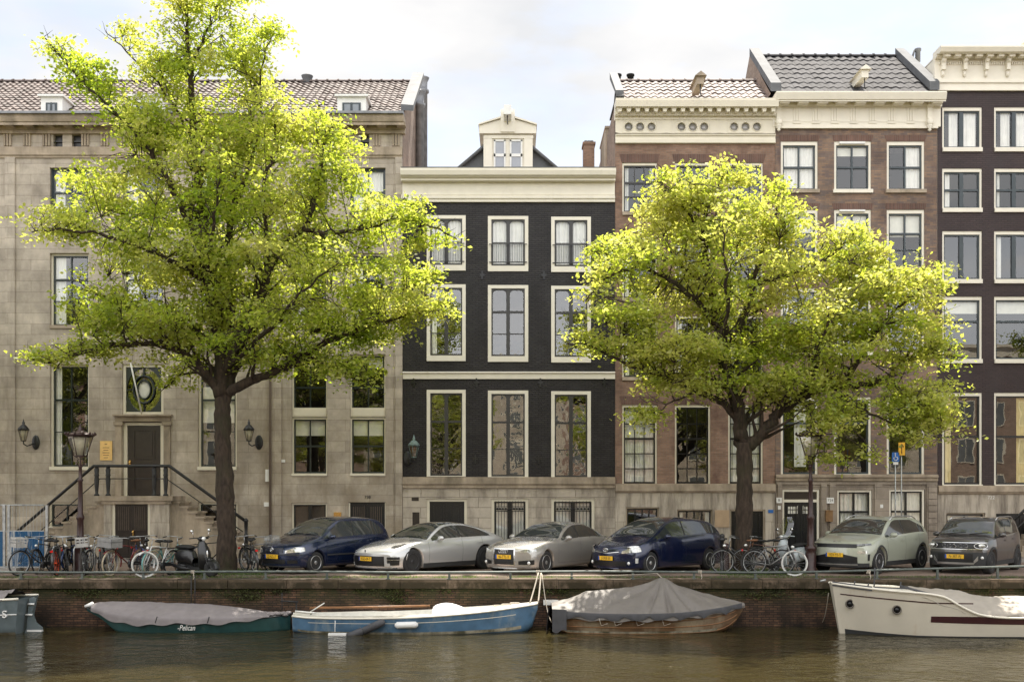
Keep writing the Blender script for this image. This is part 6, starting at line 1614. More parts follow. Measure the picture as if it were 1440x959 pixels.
# ---- car 4: dark blue hybrid wagon
blue2 = paint('midnight_blue_paint', (0.006, 0.012, 0.048), .4, .22)
c = Car(4.62, 1.78, [(0, .62), (.05, .72), (.3, .85), (.7, .97), (1.05, 1.07), (1.5, 1.30), (2.0, 1.50), (2.5, 1.575), (3.2, 1.55), (3.9, 1.46), (4.25, 1.28), (4.5, 1.02), (4.62, .75)], [(0, .78), (.9, .93), (2.2, 1.0), (3.8, 1.07), (4.62, 1.07)], 2.78, .93, .32, zb=.17, bow=.42)
t = thing('parked_car', 'very dark blue tall hatchback with swept headlights and silver ten-spoke wheels', 'car', rot=(0, 0, 0), group='cars parked along the quay', local=True)
make_car(c, t, blue2, (10, 'alloy'), 'J-KRB-55', .46, (1.22, 4.2, 2.52, lambda x: min(1.45, .97 + (x - 1.05) * .50) if x < 2.2 else (1.46 if x < 3.2 else 1.46 - (x - 3.2) * .20)), (1.06, 1.92, .93, .90), (1.35, 2.52, 3.42), [], mirror_x=1.55, handles=((2.3, .86), (3.2, .90)))
cpatch(c, t, 'upper_grille', M['grille'], -.42, .42, lambda q: .60 + .05 * abs(2 * q - 1), lambda q: .625 + .05 * abs(2 * q - 1), .008, False)
cpatch(c, t, 'grille_trim', M['chrome'], -.42, .42, lambda q: .588 + .05 * abs(2 * q - 1), lambda q: .600 + .05 * abs(2 * q - 1), .014, False)
cpatch(c, t, 'lower_grille', M['grille'], -.60, .60, .245, .385, .008, False, 20)
cpatch(c, t, 'headlight', M['lamp'], .50, .98, lambda q: .60 + .05 * q, lambda q: .66 + .15 * min(1, q * 1.6) , .010)
cpatch(c, t, 'side_marker', M['lamp_clear'], .80, .86, .33, .47, .012)
for sg in (1, -1):
    p = c.front_pt(sg * .66, .33, .012); g = MB(); g.ell(p, .03, .048, .048, 12, 8); g.build('fog_lamp', [M['lamp_clear']], t)
ring_badge(t, c, .69, 'ovals'); finish(t, c, R(32), 833, 1017, 30.7)

# ---- car 5: sage green SUV
sage = paint('sage_green_paint', (0.40, 0.42, 0.34), .1, .3)
c = Car(4.49, 1.88, [(0, .80), (.06, .88), (.3, .96), (.8, 1.05), (1.15, 1.12), (1.5, 1.32), (1.95, 1.53), (2.4, 1.60), (3.1, 1.60), (3.7, 1.54), (4.05, 1.38), (4.32, 1.08), (4.49, .85)], [(0, .90), (.9, .99), (2.2, 1.04), (3.7, 1.10), (4.49, 1.10)], 2.77, .86, .36, zb=.22, rw=.74)
t = thing('parked_car', 'sage green SUV with black lower bumper, parked behind the right lamp post', 'car', rot=(0, 0, 0), group='cars parked along the quay', local=True)
make_car(c, t, sage, (10, 'alloy'), 'HSV-93-T', .55, (1.30, 3.95, 2.5, lambda x: min(1.49, 1.03 + (x - 1.15) * .52) if x < 2.1 else (1.50 if x < 3.2 else 1.50 - (x - 3.2) * .30)), (1.17, 1.90, .94, .90), (1.35, 2.5, 3.4), [], mirror_x=1.55, handles=((2.3, .92), (3.2, .95)), rails=(1.95, 3.7, M['chrome']), sill_m=M['cladding'], arch=(M['cladding'], .055))
cpatch(c, t, 'upper_grille', M['grille'], -.60, .60, lambda q: .755, lambda q: .86 , .008, False, 20)
cpatch(c, t, 'running_light', M['lamp_dark'], .60, .98, lambda q: .81 + .02 * q, lambda q: .86 + .02 * q, .012)
cpatch(c, t, 'headlight', M['lamp'], .62, .84, .60, .67, .010)
cpatch(c, t, 'lower_grille', M['grille'], -.62, .62, lambda q: .32 , lambda q: .62 - .12 * abs(2 * q - 1), .008, False, 20)
cpatch(c, t, 'lower_bumper', M['cladding'], -.92, .92, .22, .33, .010, False, 26)
cpatch(c, t, 'skid_plate', M['alloy'], -.62, .62, .27, .30, .024, False, 18)
cpatch(c, t, 'air_curtain', M['grille'], .86, .91, .40, .58, .010)
g = MB(); g.box(.0, .001, 0, .001, 0, .001); 
text_mesh('bonnet_lettering', 'SKODA', .075, M['chrome'], t, Matrix.Translation(c.W3(.10, .0, c.T(.10) + .008)) @ Matrix.Rotation(R(90), 4, 'Z') @ Matrix.Rotation(R(25), 4, 'X'), .002)
finish(t, c, R(29), 1142, 1308, 30.75)

# ---- car 6: brown-grey small SUV
taupe = paint('taupe_grey_metallic_paint', (0.082, 0.076, 0.074), .5, .3)
c = Car(3.70, 1.69, [(0, .78), (.04, .93), (.2, 1.00), (.6, 1.05), (.88, 1.08), (1.15, 1.30), (1.45, 1.52), (1.8, 1.575), (2.9, 1.575), (3.3, 1.52), (3.5, 1.25), (3.64, .98), (3.70, .80)], [(0, .93), (.8, 1.0), (2.2, 1.04), (3.2, 1.10), (3.70, 1.10)], 2.435, .63, .33, zb=.23, rw=.80, bow=.26)
t = thing('parked_car', 'small dark taupe SUV with chrome framed headlights, roof rails and a bright windscreen reflection', 'car', rot=(0, 0, 0), group='cars parked along the quay', local=True)
make_car(c, t, taupe, (5, 'alloy_dark'), 'N-387-RJ', .50, (1.05, 3.25, 2.0, lambda x: min(1.48, 1.0 + (x - .88) * .80) if x < 1.6 else (1.49 if x < 2.8 else 1.49 - (x - 2.8) * .35)), (.92, 1.40, .94, .91), (1.05, 2.0, 2.75), [], mirror_x=1.2, handles=((1.85, .93), (2.6, .95)), rails=(1.5, 3.2, M['alloy']), sill_m=M['cladding'], arch=(M['cladding'], .06))
cpatch(c, t, 'grille', M['grille'], -.68, .68, .715, .885, .008, False, 20)
cpatch(c, t, 'grille_frame', M['chrome'], -.84, .84, .885, .897, .020, False, 24); cpatch(c, t, 'grille_frame', M['chrome'], -.84, .84, .700, .712, .020, False, 24)
for u in (-.30, -.15, .15, .30):
    g = MB(); p = c.front_pt(u, .80, .016); px = p[0]; g.tube([(px, u - .05, .755), (px, u + .05, .755), (px, u + .05, .845), (px, u - .05, .845)], .008, 5, closed=True); g.build('grille_slot', [M['chrome']], t)
for sg in (1, -1):
    g = MB(); pts = [c.front_pt(sg * (.66 + .15 * math.cos(a) * 1.05), .80 + .078 * math.sin(a), .022) for a in [2 * math.pi * k / 24 for k in range(24)]]; g.tube(pts, .011, 6, closed=True); g.build('headlight_frame', [M['chrome']], t)
    p = c.front_pt(sg * .66, .80, .004); g = MB(); g.ell(p, .03, .13, .068, 16, 10); g.build('headlight', [M['lamp']], t)
    p = c.front_pt(sg * .70, .47, .012); g = MB(); g.ell(p, .03, .045, .045, 12, 8); g.build('fog_lamp', [M['lamp_clear']], t)
cpatch(c, t, 'lower_bumper', M['cladding'], -.84, .84, .24, .62, .007, False, 26)
cpatch(c, t, 'lower_grille', M['grille'], -.48, .48, .34, .58, .012, False, 18)
cpatch(c, t, 'skid_plate', M['alloy'], -.50, .50, .28, .335, .024, False, 18); cpatch(c, t, 'skid_plate', M['alloy'], .50, .60, lambda q: .30 + .1 * q, lambda q: .38 + .14 * q, .022)
ring_badge(t, c, .80, 's', .03); finish(t, c, R(29), 1308, 1436, 30.9)
# ================================================================== QUAY RAIL, POSTS, STANDS
M['rail'] = mat('grey_green_rail_paint', (0.10, 0.115, 0.105), 0.5, metal=0.3, var=0.25, scale=8)
RZ = .185; RYY = QY + .12
t = thing('quay_rail', 'low grey-green tubular rail running along the edge of the quay', 'railing', (0, RYY, 0))
pts = [(x_, RYY + max(0, (x_ - 8)) * .03, RZ + .012 * math.sin(x_ * .7) + (max(0, x_ - 6.5)) ** 1.6 * .006) for x_ in [i * .75 - 30 for i in range(81)]]
mb = MB(); mb.tube(pts, .032, 8); mb.build('rail', M['rail'], t)
x_ = -29.2
while x_ < 29:
    y_ = RYY + max(0, x_ - 8) * .03; zt_ = RZ + (max(0, x_ - 6.5)) ** 1.6 * .006
    mb = MB(); mb.box(x_ - .03, x_ + .03, y_ - .02, y_ + .02, -.03, zt_ - .01); mb.box(x_ - .06, x_ + .06, y_ - .05, y_ + .05, -.02, .015); mb.build('rail_post', M['rail'], t); x_ += 1.62
for i, px in enumerate((272, 757, 1222, 985)):
    Yr = RYY; mb = MB(); x_ = XA(px, Yr)
    for k in range(3): mb.tube([(x_ - .05 + k * .035, Yr + .04 * math.cos(a), RZ + .045 * math.sin(a)) for a in [2 * math.pi * q / 10 for q in range(10)]], .012, 5, closed=True)
    mb.tube([(x_, Yr - .03, RZ), (x_ + .03, Yr - .05, .05), (x_ - .02, Yr - .06, -.1)], .012, 5)
    tag(mb.build('rope_knot', M['rope'], loc=(0, 0, 0)), ['rope tied round the rail above the green covered boat', 'rope tied round the rail above the bow of the blue boat', 'rope tied round the rail above the white motor boat', 'rope tied round the rail above the tarpaulin-covered wooden boat'][i], 'rope', 'ropes tied to the quay rail')

M['opal'] = mat('opal_glass', (.80, .77, .70), .3, var=.15, scale=6)
# ---- street lamps
def lantern(mb_f, mb_g, x, y, z, s=1.0, wd=1.0):
    """hexagonal tapering lantern, base at z"""
    r0, r1, h = .13 * s * wd, .27 * s * wd, .62 * s; n = 6
    ring0 = [(x + r0 * math.cos(2 * math.pi * k / n + .3), y + r0 * math.sin(2 * math.pi * k / n + .3), z) for k in range(n)]
    ring1 = [(x + r1 * math.cos(2 * math.pi * k / n + .3), y + r1 * math.sin(2 * math.pi * k / n + .3), z + h) for k in range(n)]
    for k in range(n): mb_f.tube([ring0[k], ring1[k]], .013 * s, 5)
    mb_f.tube(ring0, .02 * s, 6, closed=True); mb_f.tube(ring1, .028 * s, 6, closed=True)
    mb_g.add(ring0 + ring1, [(k, (k + 1) % n, (k + 1) % n + n, k + n) for k in range(n)])
    return r1, h
def street_lamp(px, Y, label, head_py=597):
    x = XA(px, Y); t = thing('street_lamp', label, 'street lamp', (x, Y, 0), group='cast iron street lamps on the quay')
    mb = MB(); mb.lathe([(.20, 0), (.20, .1), (.15, .14), (.16, .55), (.13, .62), (.17, .68), (.17, .74), (.10, .80), (.085, 1.5), (.11, 1.55), (.11, 1.62), (.075, 1.68), (.058, 2.6), (.085, 2.65), (.05, 2.7), (.045, 3.0), (.07, 3.04), (.03, 3.1)], (x, Y, 0), 14)
    mb.build('pole', M['maroon'], t)
    f, g = MB(), MB(); zb = 3.33
    for k in range(4):
        a = math.pi / 2 * k + .4; mb2 = f; mb2.tube([(x, Y, 2.98), (x + .10 * math.cos(a), Y + .10 * math.sin(a), 3.13), (x + .06 * math.cos(a), Y + .06 * math.sin(a), 3.24), (x + .13 * math.cos(a), Y + .13 * math.sin(a), zb)], .014, 5)
    r1, h = lantern(f, g, x, Y, zb, .92, 1.40)
    f.lathe([(r1 + .05, zb + h), (r1 + .07, zb + h + .03), (r1 - .02, zb + h + .05), (.16, zb + h + .12), (.09, zb + h + .14), (.10, zb + h + .17), (.06, zb + h + .20), (.075, zb + h + .23), (.03, zb + h + .27), (.035, zb + h + .29), (.01, zb + h + .36)], (x, Y, 0), 12)
    for k in range(12):
        a = 2 * math.pi * k / 12; f.lathe([(.03, 0), (.035, .04), (.0, .09)], (x + (r1 + .06) * math.cos(a), Y + (r1 + .06) * math.sin(a), zb + h + .03), 6)
    lt = f.build('lantern', M['maroon'], t); g.build('lantern_pane', M['lantern_glass'], lt)
    q = MB(); q.lathe([(.10, zb + .02), (.20, zb + h * .6), (.24, zb + h - .04), (.0, zb + h - .02)], (x, Y, 0), 14); q.build('globe', M['opal'], lt)
    return t
LY = 31.6
street_lamp(113, LY, 'dark maroon street lamp standing among the bicycles in front of the stoop')
street_lamp(1140, LY, 'dark maroon street lamp between the pale scooter and the sage green SUV')
def wall_lamp(px, py, label, m, side=1, s=.62, glassm='lantern_glass'):
    Y = FY - .42; x = XA(px, Y); z = ZA(py, Y); t = thing('wall_lamp', label, 'wall lamp', (x, Y, z), group='lanterns on the facades')
    f, g = MB(), MB(); r1, h = lantern(f, g, x, Y, z, s)
    f.lathe([(r1 + .02, z + h), (r1 + .03, z + h + .02), (r1 * .55, z + h + .16), (.04, z + h + .19), (.05, z + h + .26), (.03, z + h + .28), (0.0, z + h + .4)], (x, Y, 0), 12)
    a = f.build('lantern', M[m], t); g.build('lantern_pane', M[glassm], a)
    q = MB(); q.lathe([(.045, z + .02), (.10, z + h * .6), (.115, z + h - .02), (0, z + h)], (x, Y, 0), 12); q.build('globe', M['opal'] if m != 'patina' else M['leather'], a)
    b = MB(); b.tube([(x, Y, z), (x, Y, z - .1), (x + side * .08, Y + .1, z - .17), (x + side * .2, Y + .25, z - .1), (x + side * .25, FY, z - .05)], .022, 6); b.ell((x + side * .26, FY - .03, z - .03), .14, .05, .26, 10, 8); b.build('bracket', M['iron'], t)
wall_lamp(33, 620, 'black wall lantern left of the tall window beside the left street lamp', 'iron')
wall_lamp(350, 620, 'black wall lantern just right of the large tree trunk', 'iron')
wall_lamp(582, 643, 'green patinated wall lantern on the black house beside its lowest left window', 'patina', side=-1, s=.66)

# ---- signs in front of the brown house
for px, pyb, pyt, hw, mm, lab, cat in ((1259.5, 649, 636, .10, 'blue_sign', 'small blue square sign with a white wheelchair symbol on a thin post', 0), (1268, 640, 622, .085, 'yellow_sign', 'upright yellow sign with a black arrow on a thin post', 1)):
    Y = 36.2; x = XA(px, Y); t = thing('road_sign', lab, 'road sign', (x, Y, 0), group='signs on posts by the brown brick house')
    q = MB(); q.tube([(x, Y + .03, 0), (x, Y + .03, ZA(pyt, Y))], .022, 6); q.build('post', M['steel'], t)
    q = MB(); z0, z1 = ZA(pyb, Y), ZA(pyt, Y); q.box(x - hw - .02, x + hw + .02, Y - .01, Y + .004, z0, z1); s_ = q.build('sign_face', M[mm], t)
    q = MB()
    if cat == 0:
        zc_ = (z0 + z1) / 2; q.tube([(x + .06 * math.cos(a) - .005, Y - .016, zc_ - .05 + .06 * math.sin(a)) for a in [math.pi * (.75 + 1.25 * k / 10) for k in range(11)]], .011, 5)
        q.tube([(x - .02, Y - .016, zc_ + .08), (x - .015, Y - .016, zc_), (x + .05, Y - .016, zc_ - .01), (x + .07, Y - .016, zc_ - .07)], .013, 5); q.ell((x - .02, Y - .014, zc_ + .11), .022, .008, .022, 8, 6)
        q.box(x - .08, x + .08, Y - .012, Y + .004, z0 - .1, z0 - .01); q.build('symbol', M['white'], s_)
    else:
        zc_ = (z0 + z1) / 2; q.tube([(x, Y - .014, z0 + .05), (x, Y - .014, z1 - .06)], .013, 5); q.tube([(x - .06, Y - .014, z1 - .15), (x, Y - .014, z1 - .05), (x + .06, Y - .014, z1 - .15)], .013, 5); q.build('symbol', M['ink'], s_)

# ---- bollards
for i, (px, Y, h, lab) in enumerate(((1015.5, 31.6, 1.1, 'black knobbed iron post between the dark blue car and the right tree'), (1021, 31.9, .80, 'brown stone-topped bollard beside the black knobbed post'))):
    x = XA(px, Y); q = MB()
    if i == 0: q.lathe([(.09, 0), (.09, .05), (.055, .08), (.05, .9), (.08, .93), (.08, .97), (.05, 1.0), (.075, 1.04), (.06, 1.1), (0, 1.13)], (x, Y, 0), 12); q.box(x - .14, x + .14, Y - .03, Y + .03, .955, 1.0)
    else: q.lathe([(.11, 0), (.11, .1), (.095, .12), (.085, .7), (.09, .74), (.07, .82), (0, .85)], (x, Y, 0), 12)
    tag(q.build('bollard', M['iron'] if i == 0 else M['maroon']), lab, 'bollard')
Y = 37.2; q = MB(); x = XA(217, Y); q.lathe([(.17, .1), (.17, .55), (.15, .72), (.09, .82), (0, .85)], (x, Y, 0), 12); tag(q.build('guard_stone', M['stone_plain']), 'round-topped guard stone beside the basement door of the stoop', 'guard stone')
# ---- blue building-site fence at the left edge
t = thing('site_fence', 'metal site fence with blue sheeting at the left edge of the quay', 'fence', (XA(20, 32), 32, 0))
Yf = 32.2; zt = ZA(710, Yf); zm = ZA(747, Yf)
mb = MB()
for px in (-110, -52, 6, 12.5, 66): mb.box(XA(px, Yf) - .035, XA(px, Yf) + .035, Yf - .03, Yf + .03, .1, zt)
mb.tube([(XA(-110, Yf), Yf, zt), (XA(62, Yf), Yf, zt)], .022, 6); mb.box(XA(-110, Yf), XA(62, Yf), Yf - .02, Yf + .02, zm - .02, zm + .03); mb.box(XA(-110, Yf), XA(62, Yf), Yf - .02, Yf + .02, .12, .17)
mb.build('fence_frame', M['steel'], t)
for a, b_ in ((-108, 4.5), (14, 63)):
    mb = MB(); rows = []
    n = 70
    for zz in (.16, zm): rows.append([(XA(a, Yf) + (XA(b_, Yf) - XA(a, Yf)) * k / n, Yf - .035 + (.012 * math.sin(k * 1.3) if a > 0 else 0), zz) for k in range(n + 1)])
    mb.grid(rows); mb.build('sheeting', mat('blue_sheeting' if a < 0 else 'scuffed_blue_sheeting', (.004, .062, .15), .6, var=.15, stain=None if a < 0 else ((.36, .37, .37), 3.0, .50, .56, .10)), t)
mb = MB(); mb.box(XA(-3, Yf), XA(28, Yf), Yf - .25, Yf + .25, 0, .12); mb.box(XA(-60, Yf), XA(-40, Yf), Yf - .25, Yf + .25, 0, .12); mb.build('fence_foot', M['kerb'], t)
mb = MB(); xx = XA(-108, Yf)
while xx < XA(62, Yf): mb.box(xx - .004, xx + .004, Yf - .004, Yf + .004, zm, zt); xx += .10
mb.build('wire_mesh', M['steel'], t)

# ---- bicycles
M['crate_plastic'] = mat('dirty_white_plastic', (.38, .37, .35), .6, var=.2, scale=8); M['crate_grey'] = mat('grey_crate_plastic', (.24, .235, .225), .6, var=.15, scale=8)
WH = {}
def bike_wheel(tyre_m, rim_m='steel', r=.335):
    k = (tyre_m, rim_m)
    if k not in WH:
        a = MB(); a.tube([(r * math.cos(2 * math.pi * i / 36), 0, r * math.sin(2 * math.pi * i / 36)) for i in range(36)], .021, 7, closed=True)
        b = MB(); b.tube([((r - .028) * math.cos(2 * math.pi * i / 36), 0, (r - .028) * math.sin(2 * math.pi * i / 36)) for i in range(36)], .010, 5, closed=True)
        for i in range(18):
            t_ = 2 * math.pi * i / 18; u = t_ + .25; b.tube([(.02 * math.cos(u), .03 * (-1) ** i, .02 * math.sin(u)), ((r - .03) * math.cos(t_), 0, (r - .03) * math.sin(t_))], .0022, 3, cap=False)
        b.lathe([(.02, -.04), (.02, .04)], (0, 0, 0), 8, 'Y')
        WH[k] = (a.mesh('wheel', [M[tyre_m]]), b.mesh('spokes', [M[rim_m]]))
    return WH[k]
M['tyre_white'] = mat('white_tyre', (.62, .61, .57), .7, var=.08); M['tyre_cream'] = mat('cream_tyre', (.42, .35, .24), .7, var=.1); M['orange_rim'] = mat('orange_rim', (.62, .07, .015), .4, var=.05)
for nm_, c_ in (('bk_black', (.012, .012, .013)), ('bk_grey', (.22, .22, .22)), ('bk_red', (.16, .02, .02)), ('bk_white', (.55, .55, .53)), ('bk_teal', (.10, .30, .28)), ('bk_blue', (.02, .05, .16)), ('bk_rust', (.09, .035, .022))):
    M[nm_] = mat('bicycle_enamel_' + nm_[3:], c_, .35, var=.15, coat=.5)
def bicycle(px, Y, rot, label, fm='bk_black', tm='tyre', rim='steel', lean=4, extra=(), group='bicycles parked on the quay', steer=.15, step=False, bar_m='steel', rear=None):
    t = thing('bicycle', label, 'bicycle', (XA(px, Y), Y, 0), (R(lean), 0, R(rot)), group, local=True)
    r = .335; rt, rs = bike_wheel(tm, rim)
    for x_, st_ in ((-.54, 0), (.56, steer)):
        rt, rs = bike_wheel(rear if (rear and x_ < 0) else tm, rim)
        w = link('wheel', rt, t, (x_, 0, r + .02), (0, random.random(), st_)); link('spokes', rs, w)
    z0 = r + .02; bb = (-.10, 0, .29); st = (-.27, 0, .78); hd = (.36, 0, .84); hl = (.42, 0, .66)
    f = MB(); f.tube([bb, st], .016, 7); f.tube([hd, hl], .020, 7)
    if step: f.tube([(.40, 0, .72), (.10, 0, .42), bb], .019, 7); f.tube([(.38, 0, .79), (.08, 0, .52), (-.16, 0, .45)], .013, 7)
    else: f.tube([st, hd], .016, 7); f.tube([bb, hl], .019, 7)
    for s_ in (-.055, .055): f.tube([bb, (-.54, s_, z0)], .010, 6); f.tube([(-.26, s_ * .4, .72), (-.54, s_, z0)], .009, 6)
    f.build('frame', M[fm], t)
    f = MB()
    for s_ in (-.045, .045): f.tube([(.425, s_, .65), (.47, s_, .55), (.56, s_, z0)], .011, 6)
    f.box(.40, .45, -.05, .05, .64, .665); f.build('fork', M[fm] if fm != 'bk_grey' else M['steel'], t)
    h = MB(); h.tube([(.37, 0, .82), (.34, 0, 1.02)], .012, 6); h.tube([(.16, -.29, 1.03), (.30, -.25, 1.06), (.36, -.10, 1.05), (.36, .10, 1.05), (.30, .25, 1.06), (.16, .29, 1.03)], .011, 6); hb = h.build('handlebar', M[bar_m], t)
    h = MB()
    for s_ in (-1, 1): h.tube([(.10, s_ * .30, 1.02), (.21, s_ * .278, 1.04)], .017, 7)
    h.build('grip', M['rubber'], hb)
    s = MB(); s.tube([st, (-.30, 0, .92)], .012, 6); s.ell((-.34, 0, .955), .14, .085, .04, 10, 6); s.ell((-.20, 0, .95), .10, .04, .03, 8, 6); s.build('saddle', M['leather'] if 'leather' in extra else M['rubber'], t)
    m = MB()
    for x_, a0, a1 in ((-.54, .1, 1.15), (.56, .25, 1.1)):
        R_ = r + .045; mid = []
        rows = [[(x_ + (R_ - .008 * abs(q)) * math.cos(math.pi * (a0 + (a1 - a0) * k / 16)), .028 * q, z0 + (R_ - .008 * abs(q)) * math.sin(math.pi * (a0 + (a1 - a0) * k / 16))) for q in (-1, 0, 1)] for k in range(17)]
        m.grid(rows)
    m.build_pieces('mudguard', M[fm], t)
    c = MB(); c.box(-.56, -.04, .035, .05, .27, .37); c.lathe([(.10, .05), (.10, .06)], (-.10, 0, .29), 16, 'Y'); c.tube([(-.10, .07, .29), (-.02, .08, .15)], .009, 5); c.tube([(-.10, -.07, .29), (-.18, -.08, .43)], .009, 5); c.box(-.07, .03, .08, .15, .14, .16); c.box(-.23, -.13, -.15, -.08, .42, .44); c.build('chain_case', M['plastic'], t)
    k = MB()
    k.box(-.36, -.24, -.07, .07, .745, .755)
    for s_ in (-.07, .07): k.tube([(-.30, s_, .755), (-.80, s_, .755)], .007, 5); k.tube([(-.66, s_, .755), (-.54, s_, z0)], .006, 5)
    for q in range(5): k.tube([(-.36 - q * .1, -.07, .755), (-.36 - q * .1, .07, .755)], .005, 4)
    k.build('carrier', M['iron'], t); k = MB(); k.tube([(-.12, .06, .25), (-.02, .16, .02)], .01, 5); k.build('kickstand', M['iron'], t)
    l = MB(); l.ell((.50, 0, .80), .05, .04, .04, 10, 6); l.build('front_lamp', M['lamp_clear'], t)
    l = MB(); l.box(-.90, -.87, -.035, .035, .66, .71); l.build('rear_reflector', mat('red_reflector', (.6, .01, .01), .3) if 'red_reflector' not in bpy.data.materials else bpy.data.materials['red_reflector'], t)
    if 'crate' in extra or 'white_crate' in extra or 'basket' in extra:
        g = MB(); mm = 'crate_plastic' if 'white_crate' in extra else ('crate_grey' if 'crate' in extra else 'steel'); x0, x1, y0, y1, z0_, z1_ = (.42, .82, -.27, .27, .80, 1.05) if 'crate' in extra else (.46, .76, -.17, .17, .80, 1.06)
        if 'basket' in extra:
            for zz in (z0_, z0_ + .09, z0_ + .17, z1_): g.tube([(x0, y0, zz), (x1, y0, zz), (x1, y1, zz), (x0, y1, zz)], .005, 4, closed=True)
            for q in range(8):
                u = x0 + (x1 - x0) * q / 7; g.tube([(u, y0, z0_), (u, y0, z1_)], .004, 4); g.tube([(u, y1, z0_), (u, y1, z1_)], .004, 4)
                v = y0 + (y1 - y0) * q / 7; g.tube([(x1, v, z0_), (x1, v, z1_)], .004, 4); g.tube([(x0, v, z0_), (x0, v, z1_)], .004, 4)
        else:
            g.box(x0, x1, y0, y1, z0_, z0_ + .02)
            for (a, b_, c_, d_) in ((x0, x0 + .012, y0, y1), (x1 - .012, x1, y0, y1), (x0, x1, y0, y0 + .012), (x0, x1, y1 - .012, y1)):
                g.box(a, b_, c_, d_, z0_ + .02, z0_ + .10); g.box(a, b_, c_, d_, z0_ + .14, z0_ + .17); g.box(a, b_, c_, d_, z1_ - .04, z1_)
                if 'crate' in extra: g.box(a, b_, c_, d_, z0_ + .1, z1_ - .04)
                else:
                    for q in (0, .33, .66, 1):
                        u = a + (b_ - a) * q; v = c_ + (d_ - c_) * q; g.box(u - .008, u + .008, v - .008, v + .008, z0_, z1_)
        g.build('front_crate' if 'basket' not in extra else 'front_basket', M[mm], t)
    return t
random.seed(5)
bicycle(54, 30.9, -128, 'black bicycle with a pale front crate beside the blue site fence', extra=('white_crate',), step=True, lean=-5)
bicycle(76, 31.4, 108, 'black bicycle seen from behind, first to the right of the bicycle by the fence', rim='steel', lean=3)
bicycle(87, 31.0, 98, 'black bicycle with an orange rimmed wheel', rim='orange_rim', lean=-4)
bicycle(101, 31.5, -78, 'black bicycle just left of the left street lamp, handlebar turned', lean=5, step=True)
bicycle(121, 31.0, -72, 'black bicycle with a small white openwork crate, right beside the left street lamp', extra=('white_crate',), lean=4)
bicycle(138, 31.5, -100, 'grey bicycle between the white-crated bicycle and the large grey crate', fm='bk_grey', lean=-6)
bicycle(154, 31.3, -62, 'black and grey bicycle leaning left of the red bicycle with the large crate', fm='bk_grey', lean=6, tm='tyre_cream')
bicycle(177, 30.9, -118, 'dark red bicycle with cream tyres and a large pale grey crate', fm='bk_red', tm='tyre_cream', extra=('crate', 'leather'), lean=-4)
bicycle(196, 31.8, -60, 'dark blue bicycle in front of the basement double doors', fm='bk_blue', lean=3, step=True)
bicycle(222, 30.35, -112, 'bicycle with a white front wheel and white frame, left of the black scooter', fm='bk_white', tm='tyre_white', rim='steel', lean=-6, steer=-.75, rear='tyre')
bicycle(234, 30.9, 62, 'teal bicycle behind the white wheeled bicycle', fm='bk_teal', tm='tyre_cream', lean=4, step=True)
bicycle(66, 31.7, -95, 'black bicycle tight against the end of the blue fence', lean=4)
bicycle(111, 31.9, 84, 'dark bicycle directly behind the left street lamp', lean=-5, fm='bk_blue')
bicycle(146, 31.8, 100, 'black bicycle seen from behind, below the left end of the stoop landing', lean=5)
bicycle(208, 31.5, 110, 'black bicycle seen from behind, beside the guard stone', lean=-3)
bicycle(352, 31.6, 118, 'black bicycle seen from behind, just right of the left tree trunk', lean=-5)
bicycle(366, 31.9, -38, 'silver bicycle with a wire front basket beside the dark blue compact car', fm='bk_grey', extra=('basket',), lean=5)
bicycle(300, 32.9, -30, 'dark bicycle with a basket half hidden behind the left tree trunk', extra=('basket',), lean=5)
bicycle(1044, 31.2, 172, 'black bicycle in front of the right tree trunk, with brown saddle', extra=('leather',), lean=-3, step=True)
bicycle(1073, 31.2, 155, 'rust red bicycle between the right tree trunk and the white tyred bicycle', fm='bk_rust', lean=3)
bicycle(1088, 30.6, -25, 'silver bicycle with white tyres in front of the pale scooter', fm='bk_grey', tm='tyre_white', lean=-6, rear='tyre')
for i, px in enumerate((76, 106, 135)):
    x = XA(px, 30.75); q = MB(); q.tube([(x - .02, 30.7, 0), (x - .02, 30.7, .72), (x + .01, 30.73, .80), (x + .07, 30.85, .80), (x + .1, 30.9, .72), (x + .1, 30.9, 0)], .024, 8)
    tag(q.build('bicycle_stand', M['steel']), ['leftmost of the three steel hoops among the bicycles', 'middle of the three steel hoops among the bicycles', 'rightmost of the three steel hoops among the bicycles'][i], 'bicycle stand', 'steel bicycle stands')

